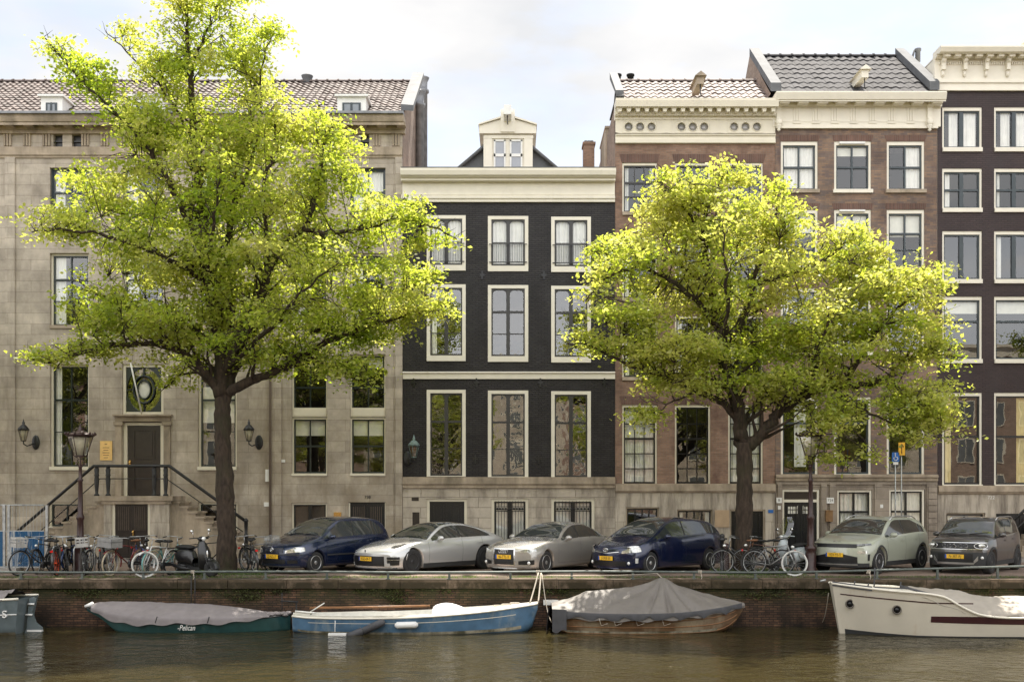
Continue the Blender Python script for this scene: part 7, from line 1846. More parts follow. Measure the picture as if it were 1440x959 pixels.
# ---- motor scooters
def scooter(px, Y, rot, label, pm, seatm, shield=False, lean=2, panel=None):
    t = thing('motor_scooter', label, 'scooter', (XA(px, Y), Y, 0), (R(lean), 0, R(rot)), None, local=True)
    r = .225
    for x_, st in ((-.60, 0), (.62, .25)):
        a = MB(); a.lathe([(r * .55, -.05), (r * .85, -.055), (r, -.03), (r, .03), (r * .85, .055), (r * .55, .05)], (0, 0, 0), 24, 'Y'); w = a.build('wheel', M['tyre'], t, (x_, 0, r), (0, 0, st))
        a = MB(); a.lathe([(r * .56, -.04), (r * .5, -.03), (.05, -.035), (.03, -.05), (0, -.05)], (0, 0, 0), 20, 'Y'); a.lathe([(0, .05), (.03, .05), (.05, .035), (r * .5, .03), (r * .56, .04)], (0, 0, 0), 20, 'Y')
        for k in range(5): u = 2 * math.pi * k / 5; a.tube([(.03 * math.cos(u), .04, .03 * math.sin(u)), (r * .54 * math.cos(u), .035, r * .54 * math.sin(u))], .014, 5); a.tube([(.03 * math.cos(u), -.04, .03 * math.sin(u)), (r * .54 * math.cos(u), -.035, r * .54 * math.sin(u))], .014, 5)
        a.build('rim', M['steel'], w)
    # rear body, lofted along x
    b = MB(); rows = []
    for x_, hw, zb, zt in ((-.86, .02, .52, .58), (-.82, .10, .44, .66), (-.70, .17, .36, .74), (-.55, .20, .33, .76), (-.38, .20, .32, .76), (-.22, .17, .30, .74), (-.10, .13, .26, .66), (-.04, .12, .22, .50)):
        rows.append([(x_, hw * math.cos(a) * (abs(math.cos(a)) ** -.25 if abs(math.cos(a)) > .02 else 1), (zb + zt) / 2 + (zt - zb) / 2 * math.sin(a)) for a in [2 * math.pi * k / 18 for k in range(19)]])
    b.grid(rows); b.build('rear_body', pm, t)
    s = MB(); s.ell((-.48, 0, .79), .38, .15, .065, 16, 8); s.ell((-.25, 0, .78), .16, .12, .06, 12, 8); s.build('seat', seatm, t)
    f = MB(); f.box(-.12, .32, -.16, .16, .19, .25); f.box(-.55, .0, -.06, .06, .16, .34); f.build('floorboard', M['plastic'], t)
    rows = []
    for z_, xx, hw in ((.22, .30, .15), (.35, .36, .19), (.50, .38, .20), (.65, .36, .20), (.78, .32, .17), (.90, .28, .12), (.97, .25, .07)):
        rows.append([(xx + .10 * (1 - (q / 4) ** 2), hw * q / 4, z_) for q in range(-4, 5)])
    b = MB(); b.grid(rows); b.grid([[(p[0] - .04 - .03 * (1 - abs(p[1]) * 4), p[1], p[2]) for p in rw] for rw in rows])
    for side in (0, -1): b.grid([[rw[side] for rw in rows], [(rw[side][0] - .04 - .03 * (1 - abs(rw[side][1]) * 4), rw[side][1], rw[side][2]) for rw in rows]])
    b.build('leg_shield', pm, t)
    rows = []
    for k in range(12):
        a = math.pi * (.02 + .95 * k / 11); R_ = r + .05; rows.append([(.62 + R_ * math.cos(a) * (1 - .03 * abs(q)), .085 * q, r + (R_ - .03 * q * q) * math.sin(a)) for q in (-1, -.6, 0, .6, 1)])
    b = MB(); b.grid(rows); b.build('front_mudguard', pm, t)
    b = MB(); b.tube([(.62, .07, r), (.52, .07, .40), (.40, .03, .62), (.26, 0, .98)], .02, 6); b.tube([(.62, -.07, r), (.52, -.07, .40), (.40, -.03, .62)], .02, 6); b.build('fork', M['plastic'], t)
    b = MB(); b.ell((.25, 0, 1.03), .10, .13, .07, 12, 8); b.tube([(.14, -.33, 1.05), (.22, -.2, 1.06), (.24, 0, 1.05), (.22, .2, 1.06), (.14, .33, 1.05)], .015, 6); hs = b.build('handlebar', pm, t)
    b = MB(); b.ell((.335, 0, 1.03), .03, .07, .06, 12, 8); b.build('headlight', M['lamp_clear'], hs)
    b = MB(); 
    for s_ in (-1, 1): b.tube([(.20, s_ * .22, 1.06), (.22, s_ * .28, 1.22)], .006, 5); b.ell((.215, s_ * .29, 1.25), .015, .06, .045, 10, 6)
    b.build('mirror', M['chrome'], hs)
    b = MB(); b.ell((.47, 0, .60), .015, .035, .12, 8, 8); b.build('front_trim', M['chrome'], t)
    b = MB(); b.tube([(-.15, -.12, .20), (-.45, -.17, .22), (-.80, -.19, .30)], [.03, .05, .05], 8); b.ell((-.56, .0, .26), .2, .17, .10, 10, 6); b.build('engine', M['plastic'], t)
    b = MB(); b.tube([(-.1, .1, .22), (-.14, .2, .01)], .012, 5); b.build('stand', M['iron'], t)
    b = MB(); b.ell((-.86, 0, .60), .02, .07, .035, 8, 6); b.build('tail_lamp', bpy.data.materials['red_reflector'], t)
    if panel:
        for s_ in (-1, 1):
            b = MB(); b.ell((-.45, s_ * .165, .52), .30, .07, .16, 14, 8); b.build('side_panel', panel, t)
    if shield:
        rows = []
        for k in range(9):
            u = k / 8; z_ = 1.02 + .58 * u; x_ = .34 - .20 * u; hw = .30 * (math.sin(math.pi * (.22 + .62 * u)) ** .6) * (1 if u < .85 else .8)
            rows.append([(x_ - .10 * (q / 4) ** 2, hw * q / 4, z_) for q in range(-4, 5)])
        b = MB(); b.grid(rows); b.build('windshield', glassmat('scooter_screen', 1.9, (.72, .74, .70), 0), hs)
    return t
scooter(277, 30.5, -36, 'matt black motor scooter beside the left tree trunk', mat('matt_black_panel', (.012, .012, .013), .35, coat=.3), M['rubber'])
scooter(1112, 31.6, -150, 'pale blue-grey motor scooter with a tall clear windshield, behind the white tyred bicycle', mat('pale_blue_grey_panel', (.33, .37, .38), .35, coat=.6), M['rubber'], shield=True, panel=bpy.data.materials['pale_blue_grey_panel'])

# ---- small ground things
def grass_patch(name, x0, x1, y0, y1, n, h, seed):
    rng = np.random.default_rng(seed); me_v = []; fs = []; tn = []
    for i in range(n):
        x, y = rng.uniform(x0, x1), rng.uniform(y0, y1)
        if noise.noise(Vector((x * 2, y * 3, seed))) < -.25: continue
        a = rng.uniform(0, 6.28); hh = h * rng.uniform(.4, 1.2); l = rng.uniform(-.04, .04, 2); o = len(me_v)
        me_v += [(x - .008 * math.cos(a), y - .008 * math.sin(a), -.01), (x + .008 * math.cos(a), y + .008 * math.sin(a), -.01), (x + l[0], y + l[1], hh)]; fs.append((o, o + 1, o + 2)); tn.append(rng.uniform(0, 1))
    me = bpy.data.meshes.new(name); me.from_pydata(me_v, [], fs); a = me.attributes.new('tone', 'FLOAT', 'FACE'); a.data.foreach_set('value', tn); me.materials.append(M['grass'])
    return link(name, me)
for px, w, s_ in ((325, 1.3, 1), (1062, 1.2, 2)):
    x = XA(px, TS); struct(grass_patch('grass', x - w, x + w, 30.6, 32.8, 4500, .11, s_), 'stuff')
struct(grass_patch('verge_grass', -19, 19, QY + .5, 30.35, 9000, .05, 5), 'stuff')
# moss cushions and weeds along the quay edge
rng = np.random.default_rng(12); cen, siz = [], []
for i in range(520):
    x = rng.uniform(-17, 17); d = noise.noise(Vector((x * .5, 3, 0))) + .35 * noise.noise(Vector((x * 2.1, 7, 0)))
    if d < -.02: continue
    m_ = int(14 + 40 * d); cz_ = -rng.uniform(.22, .30 + .5 * max(0, d)); yy = QY + .05
    cen.append(np.stack([x + rng.normal(0, .12, m_), yy - abs(rng.normal(0, .03, m_)), cz_ + rng.normal(0, .05, m_)], 1)); siz.append(rng.uniform(.03, .06, m_))
cen = np.concatenate(cen); siz = np.concatenate(siz); me = leaf_mesh('moss', cen, siz, np.zeros(len(cen)), rng, 0, 0, 0); me.materials.clear(); me.materials.append(M['moss'])
struct(link('moss', me), 'stuff')
# ================================================================== BOATS
def boat_pt(px, Y): return XA(px, Y)
def interp(tab, x):
    return lerp_pts(tab, x)
def hull_rows(x0, x1, Yc, sheer, beam, wl, under=-.18, flare=.85, n=44, stem=None, camside=True, kz=None):
    """world rows along x; sheer(x) height above water, beam(x) half width at the sheer, wl(x) half width at the waterline factor"""
    rows = []
    for i in range(n + 1):
        x = x0 + (x1 - x0) * i / n; b = beam(x); s = sheer(x); f = wl(x); r = []
        zk = kz(x) if kz else under
        for side in (-1, 1):
            pts = []
            for k in range(9):
                u = k / 8; z = zk + (s - zk) * u; yy = b * (f + (1 - f) * u ** .8) * (min(1, (u / .18)) ** .6 if u < .18 else 1)
                pts.append((x, Yc + side * yy, WZ + z))
            r.append(pts)
        rows.append(r[0][::-1] + r[1][1:])
    return rows
def hull_mesh(rows):
    mb = MB(); mb.grid(rows); n = len(rows[0])
    for rw in (rows[0], rows[-1]):
        mb.add(rw, [tuple(range(n))])
    return mb
def rim(rows, r, off=(0, 0, 0)):
    mb = MB()
    for idx in (0, -1): mb.tube([(p[idx][0] + off[0], p[idx][1] + off[1], p[idx][2] + off[2]) for p in rows], r, 6)
    return mb
def cloth(x0, x1, Yc, top, edge, hem, beam, wr=.03, seed=0, n=120, m=36, ridge=1.6, peak=None):
    """tarpaulin: ridge height top(x), edge height edge(x), hem hangs to hem(x); all above the water"""
    rows = []
    for i in range(n + 1):
        x = x0 + (x1 - x0) * i / n; tz, ez, hz, b = top(x), edge(x), hem(x), beam(x) + .03; r = []
        for j in range(m + 1):
            v = -1 + 2 * j / m; a = abs(v)
            if a > .82: q = (a - .82) / .18; z = ez + (hz - ez) * q; y = b * (1 + .02 * q)
            else: q = a / .82; z = tz + (ez - tz) * q ** ridge; y = b * q
            w = noise.noise(Vector((x * 2.2, v * 2.5 + x * 1.2, seed))) * wr * 1.6 + noise.noise(Vector((x * 6 - v * 4, v * 3, seed + 4))) * wr * .8
            fold = abs(noise.noise(Vector((x * 1.1 + v * .8, v * 1.0, seed + 9)))) ** .5 * wr * 1.2
            if peak is not None:
                ang = math.atan2(a * b, (x - peak)); fold += .13 * max(0, math.sin(ang * 9 + 1.0)) ** 2 * min(1, math.hypot(x - peak, a * b) / .5) * math.exp(-abs(x - peak) / 1.3)
            hemw = .025 * math.sin(x * 9 + seed) * (1 if a > .95 else 0)
            r.append((x, Yc + (1 if v > 0 else -1) * (y + (w if a > .6 else 0)), WZ + z + (w - fold + wr if a <= .82 else 0) + hemw))
        rows.append(r)
    mb = MB(); mb.grid(rows)
    return mb
tarp_m = mat('grey_mauve_tarpaulin', (.205, .182, .180), .75, var=.10, scale=4, bump=.25, bscale=9, stain=((.16, .14, .135), 2.5, .55, .8, 1))
tarp_g = mat('grey_tarpaulin', (.16, .143, .127), .6, var=.12, scale=4, bump=.3, bscale=10, stain=((.11, .098, .085), 2.0, .5, .78, 1))
tarp_b = mat('beige_tarpaulin', (.36, .32, .27), .75, var=.08, scale=4, bump=.25, bscale=9)
dark_tarp = mat('charcoal_tarpaulin', (.06, .06, .065), .7, var=.2, scale=5, bump=.2)
M['deck_paint'] = mat('weathered_deck_paint', (.50, .47, .40), .6, var=.12, scale=4, stain=((.28, .25, .19), 2.5, .5, .75, 1)); M['grime'] = mat('grimy_pale_antifouling', (.30, .27, .20), .7, var=.35, scale=5, stain=((.07, .065, .035), 3.0, .42, .62, .5))
def T_(Y, tab):       # table of (photo x, height above water in m) -> function of world x
    tt = [(XA(p, Y), h) for p, h in tab]; return lambda x: lerp_pts(tt, x)
def hz(Y, py): return ZA(py, Y) - WZ

# ---- boat: green hull under a grey-mauve cover
Y = 28.1; x0, x1 = XA(110, Y), XA(402, Y)
t = thing('boat', 'slim dark green boat under a grey-mauve cover, with white lettering on its side', 'boat', ((x0 + x1) / 2, Y + .5, WZ), group='boats moored along the quay')
Yc = Y + .62
sheer = T_(Y, [(110, .56), (150, .36), (220, .24), (300, .27), (360, .34), (402, .40)]); beam = T_(Y, [(110, .05), (150, .45), (200, .68), (280, .74), (340, .60), (385, .30), (402, .06)])
kz = T_(Y, [(110, .48), (140, .22), (160, -.08), (200, -.15), (330, -.15), (402, -.12)])
rows = hull_rows(x0, x1, Yc, sheer, beam, lambda x: .82, kz=kz); hull_mesh(rows).build('hull', mat('dark_teal_hull', (.018, .060, .058), .35, var=.2, coat=.3, stain=((.12, .12, .09), 3, .6, .8, .5)), t)
rim(rows, .018).build('gunwale', M['cladding'], t)
cloth(XA(118, Y), XA(376, Y), Yc, T_(Y, [(118, .66), (128, .71), (240, .68), (300, .62), (350, .50), (376, .42)]), T_(Y, [(118, .58), (150, .47), (200, .40), (300, .38), (376, .40)]), T_(Y, [(118, .52), (150, .31), (190, .20), (260, .24), (300, .22), (350, .30), (376, .36)]), lambda x: beam(x) * 1.02, .012, 2).build('cover', tarp_m, t)
mb = MB(); mb.tube([(XA(106, Y), Yc, WZ + .60), (XA(118, Y), Yc, WZ + .66)], [.03, .07], 8); mb.build('bow_tip', M['white'], t)
mb = MB()
for k in range(10): mb.ell((XA(372 + k * 3, Y), Yc - .1 + .06 * math.sin(k * 2.3), WZ + .42 + .02 * math.sin(k * 3)), .09, .16, .05, 8, 6)
mb.build('cover_bundle', tarp_m, t)
for px in (222, 295):
    mb = MB(); mb.tube([(XA(px + 1.5, Y), Yc - beam(XA(px, Y)) - .05, WZ + .42), (XA(px - 1, Y), Yc - beam(XA(px, Y)) - .055, WZ + .26)], .012, 5); mb.build('strap', M['rubber'], t)
mb = MB(); mb.tube([(XA(388, Y), Yc, WZ + .74), (XA(413, Y), Yc - .05, WZ + .72)], .022, 6); mb.tube([(XA(410, Y), Yc, WZ + .72), (XA(410, Y), Yc, WZ + .34)], .02, 6); mb.tube([(XA(389.5, Y), Yc, WZ + .95), (XA(389.5, Y), Yc, WZ + .4)], .015, 6); mb.build('tiller', M['rubber'], t)
yb = Yc - beam(XA(265, Y)) - .012
text_mesh('boat_name', '-Pelican', .20, M['white'], t, Matrix.Translation((XA(264, Y), yb - .01, WZ + .135)) @ Matrix.Rotation(R(4), 4, 'X') @ FACE, .008, sx=.72, shear=.35)

# ---- boat: blue open sailing boat
Y = 27.75; x0, x1 = XA(407, Y), XA(757, Y); Yc = Y + .75
t = thing('boat', 'long blue open boat with a white deck and small white cuddy, fenders hanging outside', 'boat', ((x0 + x1) / 2, Yc, WZ), group='boats moored along the quay')
sheer = T_(Y, [(407, .42), (430, .39), (520, .40), (600, .45), (680, .55), (757, .69)]); beam = T_(Y, [(407, .42), (440, .58), (520, .82), (600, .88), (680, .68), (730, .32), (757, .03)])
kz = T_(Y, [(407, -.05), (430, -.12), (700, -.15), (735, -.1), (748, .05), (757, .55)])
rows = hull_rows(x0, x1, Yc, sheer, beam, lambda x: .80, kz=kz)
hb = hull_mesh(rows).build('hull', mat('faded_blue_hull', (.070, .145, .235), .5, var=.3, scale=2.5, coat=.1, stain=((.23, .27, .28), 2.2, .52, .72, .5)), t)
rim(rows, .026, (0, 0, .0)).build('rub_rail', M['cream2'], t)
mb = MB()       # boot-top: pale band low on the hull
rws = []
for r in rows[1:-3]:
    rws.append([(r[6][0], r[6][1] - .006, r[6][2]), (r[5][0], r[5][1] - .006, r[5][2] - .012)])
mb.grid(rws); mb.build('boot_top', M['grime'], t)
mb = MB(); rws = []
for r in rows[22:-4]: rws.append([(r[2][0], r[2][1] - .004, r[2][2]), (r[2][0], r[2][1] - .007, r[2][2] + .016)])
mb.grid(rws); rws = []
for r in rows[3:20]: rws.append([(r[2][0], r[2][1] - .004, r[2][2]), (r[2][0], r[2][1] - .007, r[2][2] + .012)])
mb.grid(rws); mb.build('pin_stripe', M['cream2'], t)
mb = MB(); rws = []
for r in rows:
    b = r[0]; c_ = r[-1]; rws.append([(b[0], b[1] + (c_[1] - b[1]) * q / 6, b[2] + .01 + .05 * math.sin(math.pi * q / 6)) for q in range(7)])
k0 = 27; mb.grid(rws[k0:]); mb.grid(rws[:4])
for r in rws[3:k0 + 1]: pass
for a, b in (((0), (1)), (5, 6)):
    mb.grid([[r[a], r[b]] for r in rws[3:k0 + 1]])
mb.build('deck', M['deck_paint'], t)
mb = MB(); mb.grid([[(r[1][0], r[1][1], WZ + .12), (r[5][0], r[5][1], WZ + .12)] for r in rws[3:k0 + 1]]); 
for a in (1, 5): mb.grid([[r[a], (r[a][0], r[a][1], WZ + .12)] for r in rws[3:k0 + 1]])
for a in (3, k0): mb.quad(rws[a][1], rws[a][5], (rws[a][5][0], rws[a][5][1], WZ + .12), (rws[a][1][0], rws[a][1][1], WZ + .12))
mb.build('cockpit', M['net'], t)
mb = MB(); rws2 = []
for i in range(21):
    u = i / 20; x = XA(606 + 50 * u, Y); h = .25 * (math.sin(math.pi * min(1, .22 + u * .78)) ** .8) * (1 if u > .02 else .9) * (1 - .15 * u); w = .42 * (1 - .25 * u)
    rws2.append([(x + (.06 * (1 - u) * h), Yc + w * math.cos(a), WZ + sheer(x) + h * math.sin(a) ** .8 if 0 < a < math.pi else WZ + sheer(x)) for a in [math.pi * k / 14 for k in range(15)]])
mb.grid(rws2); mb.build('cuddy', M['white'], t)
def fender(pts, r, m, label_part='fender'):
    mb = MB(); mb.tube([pts[0], tuple(pts[0][i] + (pts[1][i] - pts[0][i]) * .1 for i in range(3)), tuple(pts[0][i] + (pts[1][i] - pts[0][i]) * .9 for i in range(3)), pts[1]], [r * .35, r, r, r * .35], 10); return mb
for (pa, ya, pb, yb_), r, mm, lab in (((487, 896, 512, 886), .095, dark_tarp, 'dark sausage fender lying low against the blue boat, nearer the water'), ((509, 888, 541, 873), .095, dark_tarp, 'dark sausage fender slanting up the side of the blue boat'), ((555, 879, 588, 878), .085, M['white'], 'white fender hanging on the side of the blue boat')):
    Yb = Y - .12; tag(fender([(XA(pa, Yb), Yb, ZA(ya, Yb)), (XA(pb, Yb), Yb, ZA(yb_, Yb))], r, mm).build('fender', mm), lab, 'fender', 'fenders on the blue boat')
mb = MB(); Yb = Y - .12; mb.box(XA(462, Yb), XA(487, Yb), Yb - .08, Yb + .08, ZA(896, Yb), ZA(890, Yb)); mb.tube([(XA(470, Yb), Yb + .1, ZA(889, Yb)), (XA(470, Yb), Yb + .15, ZA(873, Yb))], .01, 5); mb.build('boarding_step', M['white'], t)
mb = MB(); mb.box(XA(404, Y), XA(413, Y), Yc - .02, Yc + .02, WZ - .1, WZ + .46); mb.tube([(XA(407, Y), Yc, WZ + .50), (XA(440, Y), Yc - .2, WZ + .47)], .022, 6); mb.tube([(XA(425, Y), Yc, WZ + .44), (XA(450, Y), Yc - .1, WZ + .72)], .015, 6); mb.build('rudder', M['net'], t)
mb = MB(); mb.tube([(XA(425, Y), Yc + .3, WZ + .55), (XA(600, Y), Yc + .35, WZ + .60)], .03, 6); mb.build('boom', M['wood'], t)
mb = MB(); 
for k in range(3): mb.tube([(XA(700 + k * 12, Y) + .12 * math.cos(a), Yc + .1 * math.sin(a), WZ + sheer(XA(700 + k * 12, Y)) + .06 + .01 * k) for a in [2 * math.pi * q / 14 for q in range(14)]], .014, 5, closed=True)
mb.build('rope_coil', M['rope'], t)

# ---- boat: wooden hull under a peaked tarpaulin
Y = 27.8; x0, x1 = XA(780, Y), XA(1056, Y); Yc = Y + .9
t = thing('boat', 'wooden boat under a large peaked grey tarpaulin with dappled light', 'boat', ((x0 + x1) / 2, Yc, WZ), group='boats moored along the quay')
sheer = T_(Y, [(780, .50), (850, .46), (950, .48), (1020, .58), (1056, .66)]); beam = T_(Y, [(780, .62), (830, .85), (900, .98), (980, .80), (1030, .40), (1056, .06)])
kz = T_(Y, [(780, -.02), (800, -.15), (1000, -.15), (1025, -.05), (1045, .22), (1056, .55)])
rows = hull_rows(x0, x1, Yc, sheer, beam, lambda x: .82, kz=kz)
hull_mesh(rows).build('hull', mat('varnished_clinker_hull', (.125, .070, .034), .45, var=.3, scale=3, zs=3, coat=.15, stain=((.27, .215, .14), 1.6, .44, .62, .4)), t)
mb = MB()
for idx in (2, 4, 6):
    rws = [[(r[idx][0], r[idx][1] - .004, r[idx][2] - .012), (r[idx][0], r[idx][1] - .022, r[idx][2]), (r[idx][0], r[idx][1] - .004, r[idx][2] + .012)] for r in rows[1:-2]]; mb.grid(rws)
mb.build('rubbing_strake', M['wood'], t)
mb = MB(); rws = [[(r[5][0], r[5][1] - .012, r[5][2] - .02), (r[6][0], r[6][1] - .012, r[6][2])] for r in rows[1:-7]]; mb.grid(rws); mb.build('boot_top', M['grime'], t)
top = T_(Y, [(777, .68), (800, .80), (830, .98), (880, 1.08), (920, 1.22), (936, 1.34), (941, 1.34), (960, 1.20), (1000, .98), (1040, .78), (1062, .70)])
cloth(XA(777, Y), XA(1057, Y), Yc, top, T_(Y, [(777, .60), (820, .55), (900, .52), (1000, .60), (1057, .66)]), T_(Y, [(777, .40), (810, .36), (900, .33), (1000, .44), (1062, .60)]), lambda x: beam(max(min(x, x1), x0)) * 1.03, .018, 6, 170, 44, 1.12, XA(938, Y)).build('tarpaulin', tarp_g, t)
mb = MB(); rws = []
for i in range(31):
    x = XA(790 + 262 * i / 30, Y); b = beam(x) * 1.05 + .04; hh = .08 + .05 * math.sin(i * 1.7) + .03 * math.sin(i * 3.1)
    rws.append([(x, Yc - b, WZ + sheer(x) + .06), (x, Yc - b - .02, WZ + sheer(x) + .0), (x, Yc - b - .01, WZ + sheer(x) - hh)])
mb.grid(rws); mb.build('tarpaulin_skirt', dark_tarp, t)
mb = MB(); rws = []
for i in range(9):
    u = i / 8; rws.append([(XA(771 + 9 * u - 3 * v, Y) , Yc - .75 + 1.4 * u, WZ + .62 - .60 * v) for v in (0, .35, .7, 1)])
mb.grid(rws); rws = [[(XA(777 + 20 * u, Y), Yc - .72 - .10 * u, WZ + .60 - (.55 + .05 * math.sin(u * 6)) * v) for v in (0, .3, .6, 1)] for u in [k / 8 for k in range(9)]]; mb.grid(rws); mb.build('stern_cover', dark_tarp, t)
mb = MB()
for px in (842, 862, 893, 930): mb.tube([(XA(px, Y), Yc - 1.02, WZ + .40), (XA(px + 3, Y), Yc - 1.0, WZ + .22), (XA(px + 12, Y), Yc - 1.03, WZ + .28)], .007, 4)
mb.build('lashing', M['rope'], t)

# ---- boat: white motor boat
Y = 26.9; Yc = Y + 1.15; x0, x1 = XA(1168, Yc), XA(1168, Yc) + 8.2
t = thing('motor_boat', 'white motor boat with two round portholes and a dark red stripe, at the right edge', 'boat', ((x0 + x1) / 2, Yc, WZ), group='boats moored along the quay')
sheer = T_(Yc - .4, [(1168, 1.27), (1240, 1.14), (1300, 1.05), (1316, .98), (1335, .78), (1360, .58), (1400, .50), (1640, .52)]); beam = T_(Yc - .4, [(1168, .04), (1200, .50), (1250, .88), (1320, 1.08), (1450, 1.15), (1640, 1.0)])
wlf = T_(Yc - .4, [(1168, .2), (1200, .45), (1260, .68), (1350, .84), (1640, .9)])
rows = []
n = 60
for i in range(n + 1):
    x = x0 + (x1 - x0) * i / n; b, s, f = beam(x), sheer(x), wlf(x); r = []
    for side in (-1, 1):
        pts = []
        for k in range(11):
            u = k / 10; z = -.15 + (s + .15) * u; xx = x + max(0, (1 - (x - x0) / 2.2)) * .24 * (1 - u); pts.append((xx, Yc + side * b * (f + (1 - f) * u ** .9), WZ + z))
        r.append(pts)
    rows.append(r[0][::-1] + r[1])
hull_mesh(rows).build('hull', mat('off_white_hull_paint', (.60, .55, .45), .35, var=.05, scale=2, coat=.4, stain=((.42, .30, .17), 1.8, .60, .85, .25)), t)
rim(rows, .03).build('gunwale', M['cream2'], t)
def hull_band(rows, i0, i1, fz0, fz1, off=.006):
    rws = []
    for r in rows[i0:i1]:
        a = r[0]; b = r[10]
        def at(z):
            for k in range(10):
                p, q = r[k], r[k + 1]
                if q[2] <= z <= p[2]: u = (z - q[2]) / max(1e-6, p[2] - q[2]); return (q[0] + (p[0] - q[0]) * u, q[1] + (p[1] - q[1]) * u - off, z)
            return (r[0][0], r[0][1] - off, z)
        x = a[0]; rws.append([at(WZ + fz0(x)), at(WZ + (fz0(x) + fz1(x)) / 2), at(WZ + fz1(x))])
    mb = MB(); mb.grid(rws); return mb
maroon2 = mat('dark_red_stripe_paint', (.045, .012, .014), .35, coat=.3)
hull_band(rows, 16, 60, T_(Y, [(1272, .44), (1290, .38), (1640, .30)]), T_(Y, [(1272, .45), (1284, .51), (1640, .45)])).build('stripe', maroon2, t)
hull_band(rows, 1, 24, T_(Y, [(1168, 1.02), (1316, .83)]), T_(Y, [(1168, 1.05), (1316, .86)])).build('rub_strake', maroon2, t)
hull_band(rows, 1, 60, lambda x: -.1, T_(Y, [(1168, .15), (1230, .08), (1300, .03), (1640, .03)])).build('boot_top', M['cladding'], t)
for px, pz in ((1209, 853), (1268, 859)):
    x = XA(px, Y); i = min(range(len(rows)), key=lambda k: abs(rows[k][5][0] - x)); yv = rows[i][4][1]; z = ZA(pz, Y)
    yv = min(rows[i][k][1] for k in range(10) if abs(rows[i][k][2] - z) < .12) - (.06 if px < 1230 else .01)
    mb = MB(); mb.tube([(x + .10 * math.cos(a), yv - .005, z + .10 * math.sin(a)) for a in [2 * math.pi * q / 24 for q in range(24)]], .018, 6, closed=True); ph = mb.build('porthole', mat('dull_bronze', (.16, .14, .12), .4, metal=.6), t)
    mb = MB(); mb.lathe([(0, yv - .012), (.09, yv - .010)], (x, 0, z), 18, 'Y'); mb.build('porthole_glass', M['black'], ph)
mb = MB(); rws = []
for r in rows[:26]: rws.append([(r[0][0], r[0][1] + (r[-1][1] - r[0][1]) * q / 6, r[0][2] - .05 + .08 * math.sin(math.pi * q / 6)) for q in range(7)])
mb.grid(rws); mb.build('foredeck', M['cream2'], t)
mb = MB(); mb.grid([[(r[0][0], r[0][1] - .01, r[0][2] - .06), (r[0][0], r[0][1] - .01, r[0][2] + .05), (r[0][0], r[0][1] + .05, r[0][2] + .055)] for r in rows[:7]]); mb.build('bulwark', dark_tarp, t)
cloth(XA(1300, Y), XA(1560, Y), Yc, T_(Y, [(1300, 1.16), (1340, 1.10), (1372, 1.07), (1400, .92), (1440, .90), (1560, .95)]), T_(Y, [(1300, 1.02), (1330, .88), (1360, .68), (1400, .60), (1560, .62)]), T_(Y, [(1300, .98), (1330, .80), (1360, .60), (1400, .54), (1560, .56)]), lambda x: beam(x) * .93, .022, 11, 110, 36, 1.5).build('cover', tarp_b, t)
mb = MB()
for px, h in ((1218, .12), (1238, .10), (1247, .5), (1285, .2)): mb.tube([(XA(px, Y), Yc - .2, WZ + sheer(XA(px, Y))), (XA(px, Y) + .02, Yc - .2, WZ + sheer(XA(px, Y)) + h)], .018, 6)
mb.tube([(XA(1246, Y), Yc - .3, WZ + 1.17), (XA(1300, Y), Yc - .2, WZ + 1.12)], .025, 6); mb.tube([(XA(1280, Y), Yc - .5, WZ + 1.22), (XA(1330, Y), Yc - .7, WZ + .98)], .03, 6); mb.build('deck_gear', dark_tarp, t)
mb = MB(); mb.tube([(XA(1172, Y), Yc, WZ + 1.3), (XA(1180, Y), Yc, WZ + 1.34)], .03, 6); mb.build('bow_fitting', M['steel'], t)

# ---- boat: blue-grey stern at the left edge
Y = 27.3; x1 = XA(19, Y); x0 = x1 - 5.6; Yc = Y + .85
t = thing('boat', 'blue-grey boat at the left edge, only its stern and rudder in view', 'boat', ((x0 + x1) / 2, Yc, WZ), group='boats moored along the quay')
L0 = x0
sheer = lambda x: .78 + .12 * ((x - x0) / 5.6) ** 2; beam = lambda x: lerp_pts([(x0, .05), (x0 + 1.2, .6), (x0 + 2.6, .85), (x0 + 4.4, .8), (x1, .58)], x)
rows = hull_rows(x0, x1, Yc, sheer, beam, lambda x: .74, n=30)
rows = [[(p[0] - .14 * (1 - (p[2] - WZ) / .9) * max(0, (p[0] - x0) / 5.6) ** 6, p[1], p[2]) for p in r] for r in rows]
hull_mesh(rows).build('hull', mat('blue_grey_hull', (.125, .155, .165), .4, var=.12, coat=.3, stain=((.07, .09, .09), 3, .6, .8, .4)), t)
rim(rows, .03).build('gunwale', M['cream2'], t)
mb = MB(); mb.grid([[(r[3][0], r[3][1] - .006, r[3][2]), (r[3][0], r[3][1] - .02, r[3][2] + .015), (r[3][0], r[3][1] - .006, r[3][2] + .03)] for r in rows]); mb.build('rubbing_strake', M['white'], t)
mb = MB(); mb.grid([[(r[7][0], r[7][1] - .006, r[7][2]), (r[6][0], r[6][1] - .006, r[6][2] - .03)] for r in rows]); mb.build('boot_top', M['grime'], t)
mb = MB(); X_ = XA(23, Y); mb.prism([(X_ - .04, WZ + .86), (X_ - .10, WZ + .1), (X_ - .22, WZ - .1), (X_ + .26, WZ - .1), (X_ + .28, WZ + .12), (X_ + .12, WZ + .25), (X_ + .03, WZ + .5), (X_ + .14, WZ + .84), (X_ + .04, WZ + .9)], Yc - .04, Yc + .04); rd = mb.build('rudder', bpy.data.materials['blue_grey_hull'], t)
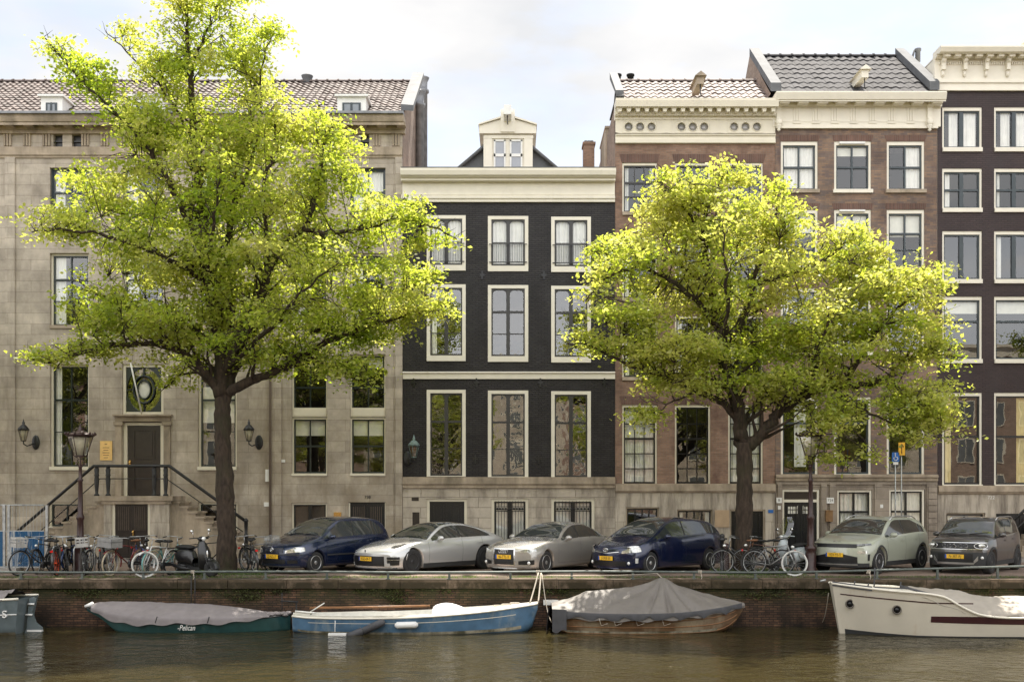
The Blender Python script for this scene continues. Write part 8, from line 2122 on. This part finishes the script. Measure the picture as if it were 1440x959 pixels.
mb = MB(); mb.box(X_ - .09, X_ + .28, Yc - .05, Yc + .05, WZ + .02, WZ + .07); mb.tube([(X_ - .12, Yc - .06, WZ + .45), (X_ + .05, Yc - .06, WZ + .45)], .025, 6); mb.tube([(X_ - .06, Yc - .06, WZ + .72), (X_ + .1, Yc - .06, WZ + .72)], .025, 6); mb.build('rudder_fitting', M['white'], rd)
cloth(x0 + .4, x1 - .35, Yc, lambda x: 1.05, sheer, lambda x: sheer(x) - .02, lambda x: beam(x) * .95, .04, 15, 60, 24).build('cover', tarp_m, t)
text_mesh('boat_name', 'S', .26, M['white'], t, Matrix.Translation((XA(1.5, Y), Yc - beam(XA(0, Y)) * .90 - .08, WZ + .52)) @ FACE, .03)

# ---- mooring ropes
def rope(pts, r, label, m='rope'):
    pts = [Vector(p) for p in pts]; mb = MB(); mb.tube(pts, r, 5); tag(mb.build('mooring_rope', M[m]), label, 'rope', 'mooring ropes')
def sag(a, b, s, n=10): a, b = Vector(a), Vector(b); return [a.lerp(b, i / n) - Vector((0, 0, s * math.sin(math.pi * i / n))) for i in range(n + 1)]
rope(sag((XA(745, 28.3), 28.4, WZ + .70), (XA(757, 29.2), 29.22, .17), .03), .02, 'left of the two thick pale ropes from the blue bow to the rail')
rope(sag((XA(757, 28.3), 28.4, WZ + .72), (XA(761, 29.2), 29.22, .17), .02), .02, 'right of the two thick pale ropes from the blue bow to the rail')
rope(sag((XA(762, 29.2), 29.1, .15), (XA(776, 28), 28.2, WZ + .25), .25), .012, 'slack rope hanging from the rail to the stern of the tarpaulin-covered boat')
rope(sag((XA(938, 28.7), 28.7, WZ + 1.27), (XA(924, 29.2), 29.22, .17), .03), .012, 'short rope from the peak of the tarpaulin up to the rail')
rope(sag((XA(765, 29.2), 29.2, .10), (XA(924, 29.2), 29.2, .16), .03), .008, 'thin line strung under the rail above the wooden boat')
rope(sag((XA(1170, 27.8), 28.1, WZ + 1.0), (XA(1158, 29), 29.1, WZ + .15), .15), .010, 'rope hanging beside the bow of the white motor boat')
mb = MB(); x = XA(272, 29.2)
for s_ in (-.05, .05): mb.tube([(x + s_, 29.17, .1), (x + s_, 29.17, -.95)], .014, 5)
tag(mb.build('mooring_chain', M['iron']), 'dark double chain hanging down the quay wall above the green boat', 'chain')
mb = MB(); mb.box(XA(764, 29.2), XA(785, 29.2), 29.12, 29.22, ZA(850, 29.2), ZA(843, 29.2)); tag(mb.build('rubbing_board', M['net']), 'short pale board on the quay wall left of the tarpaulin-covered boat', 'board')
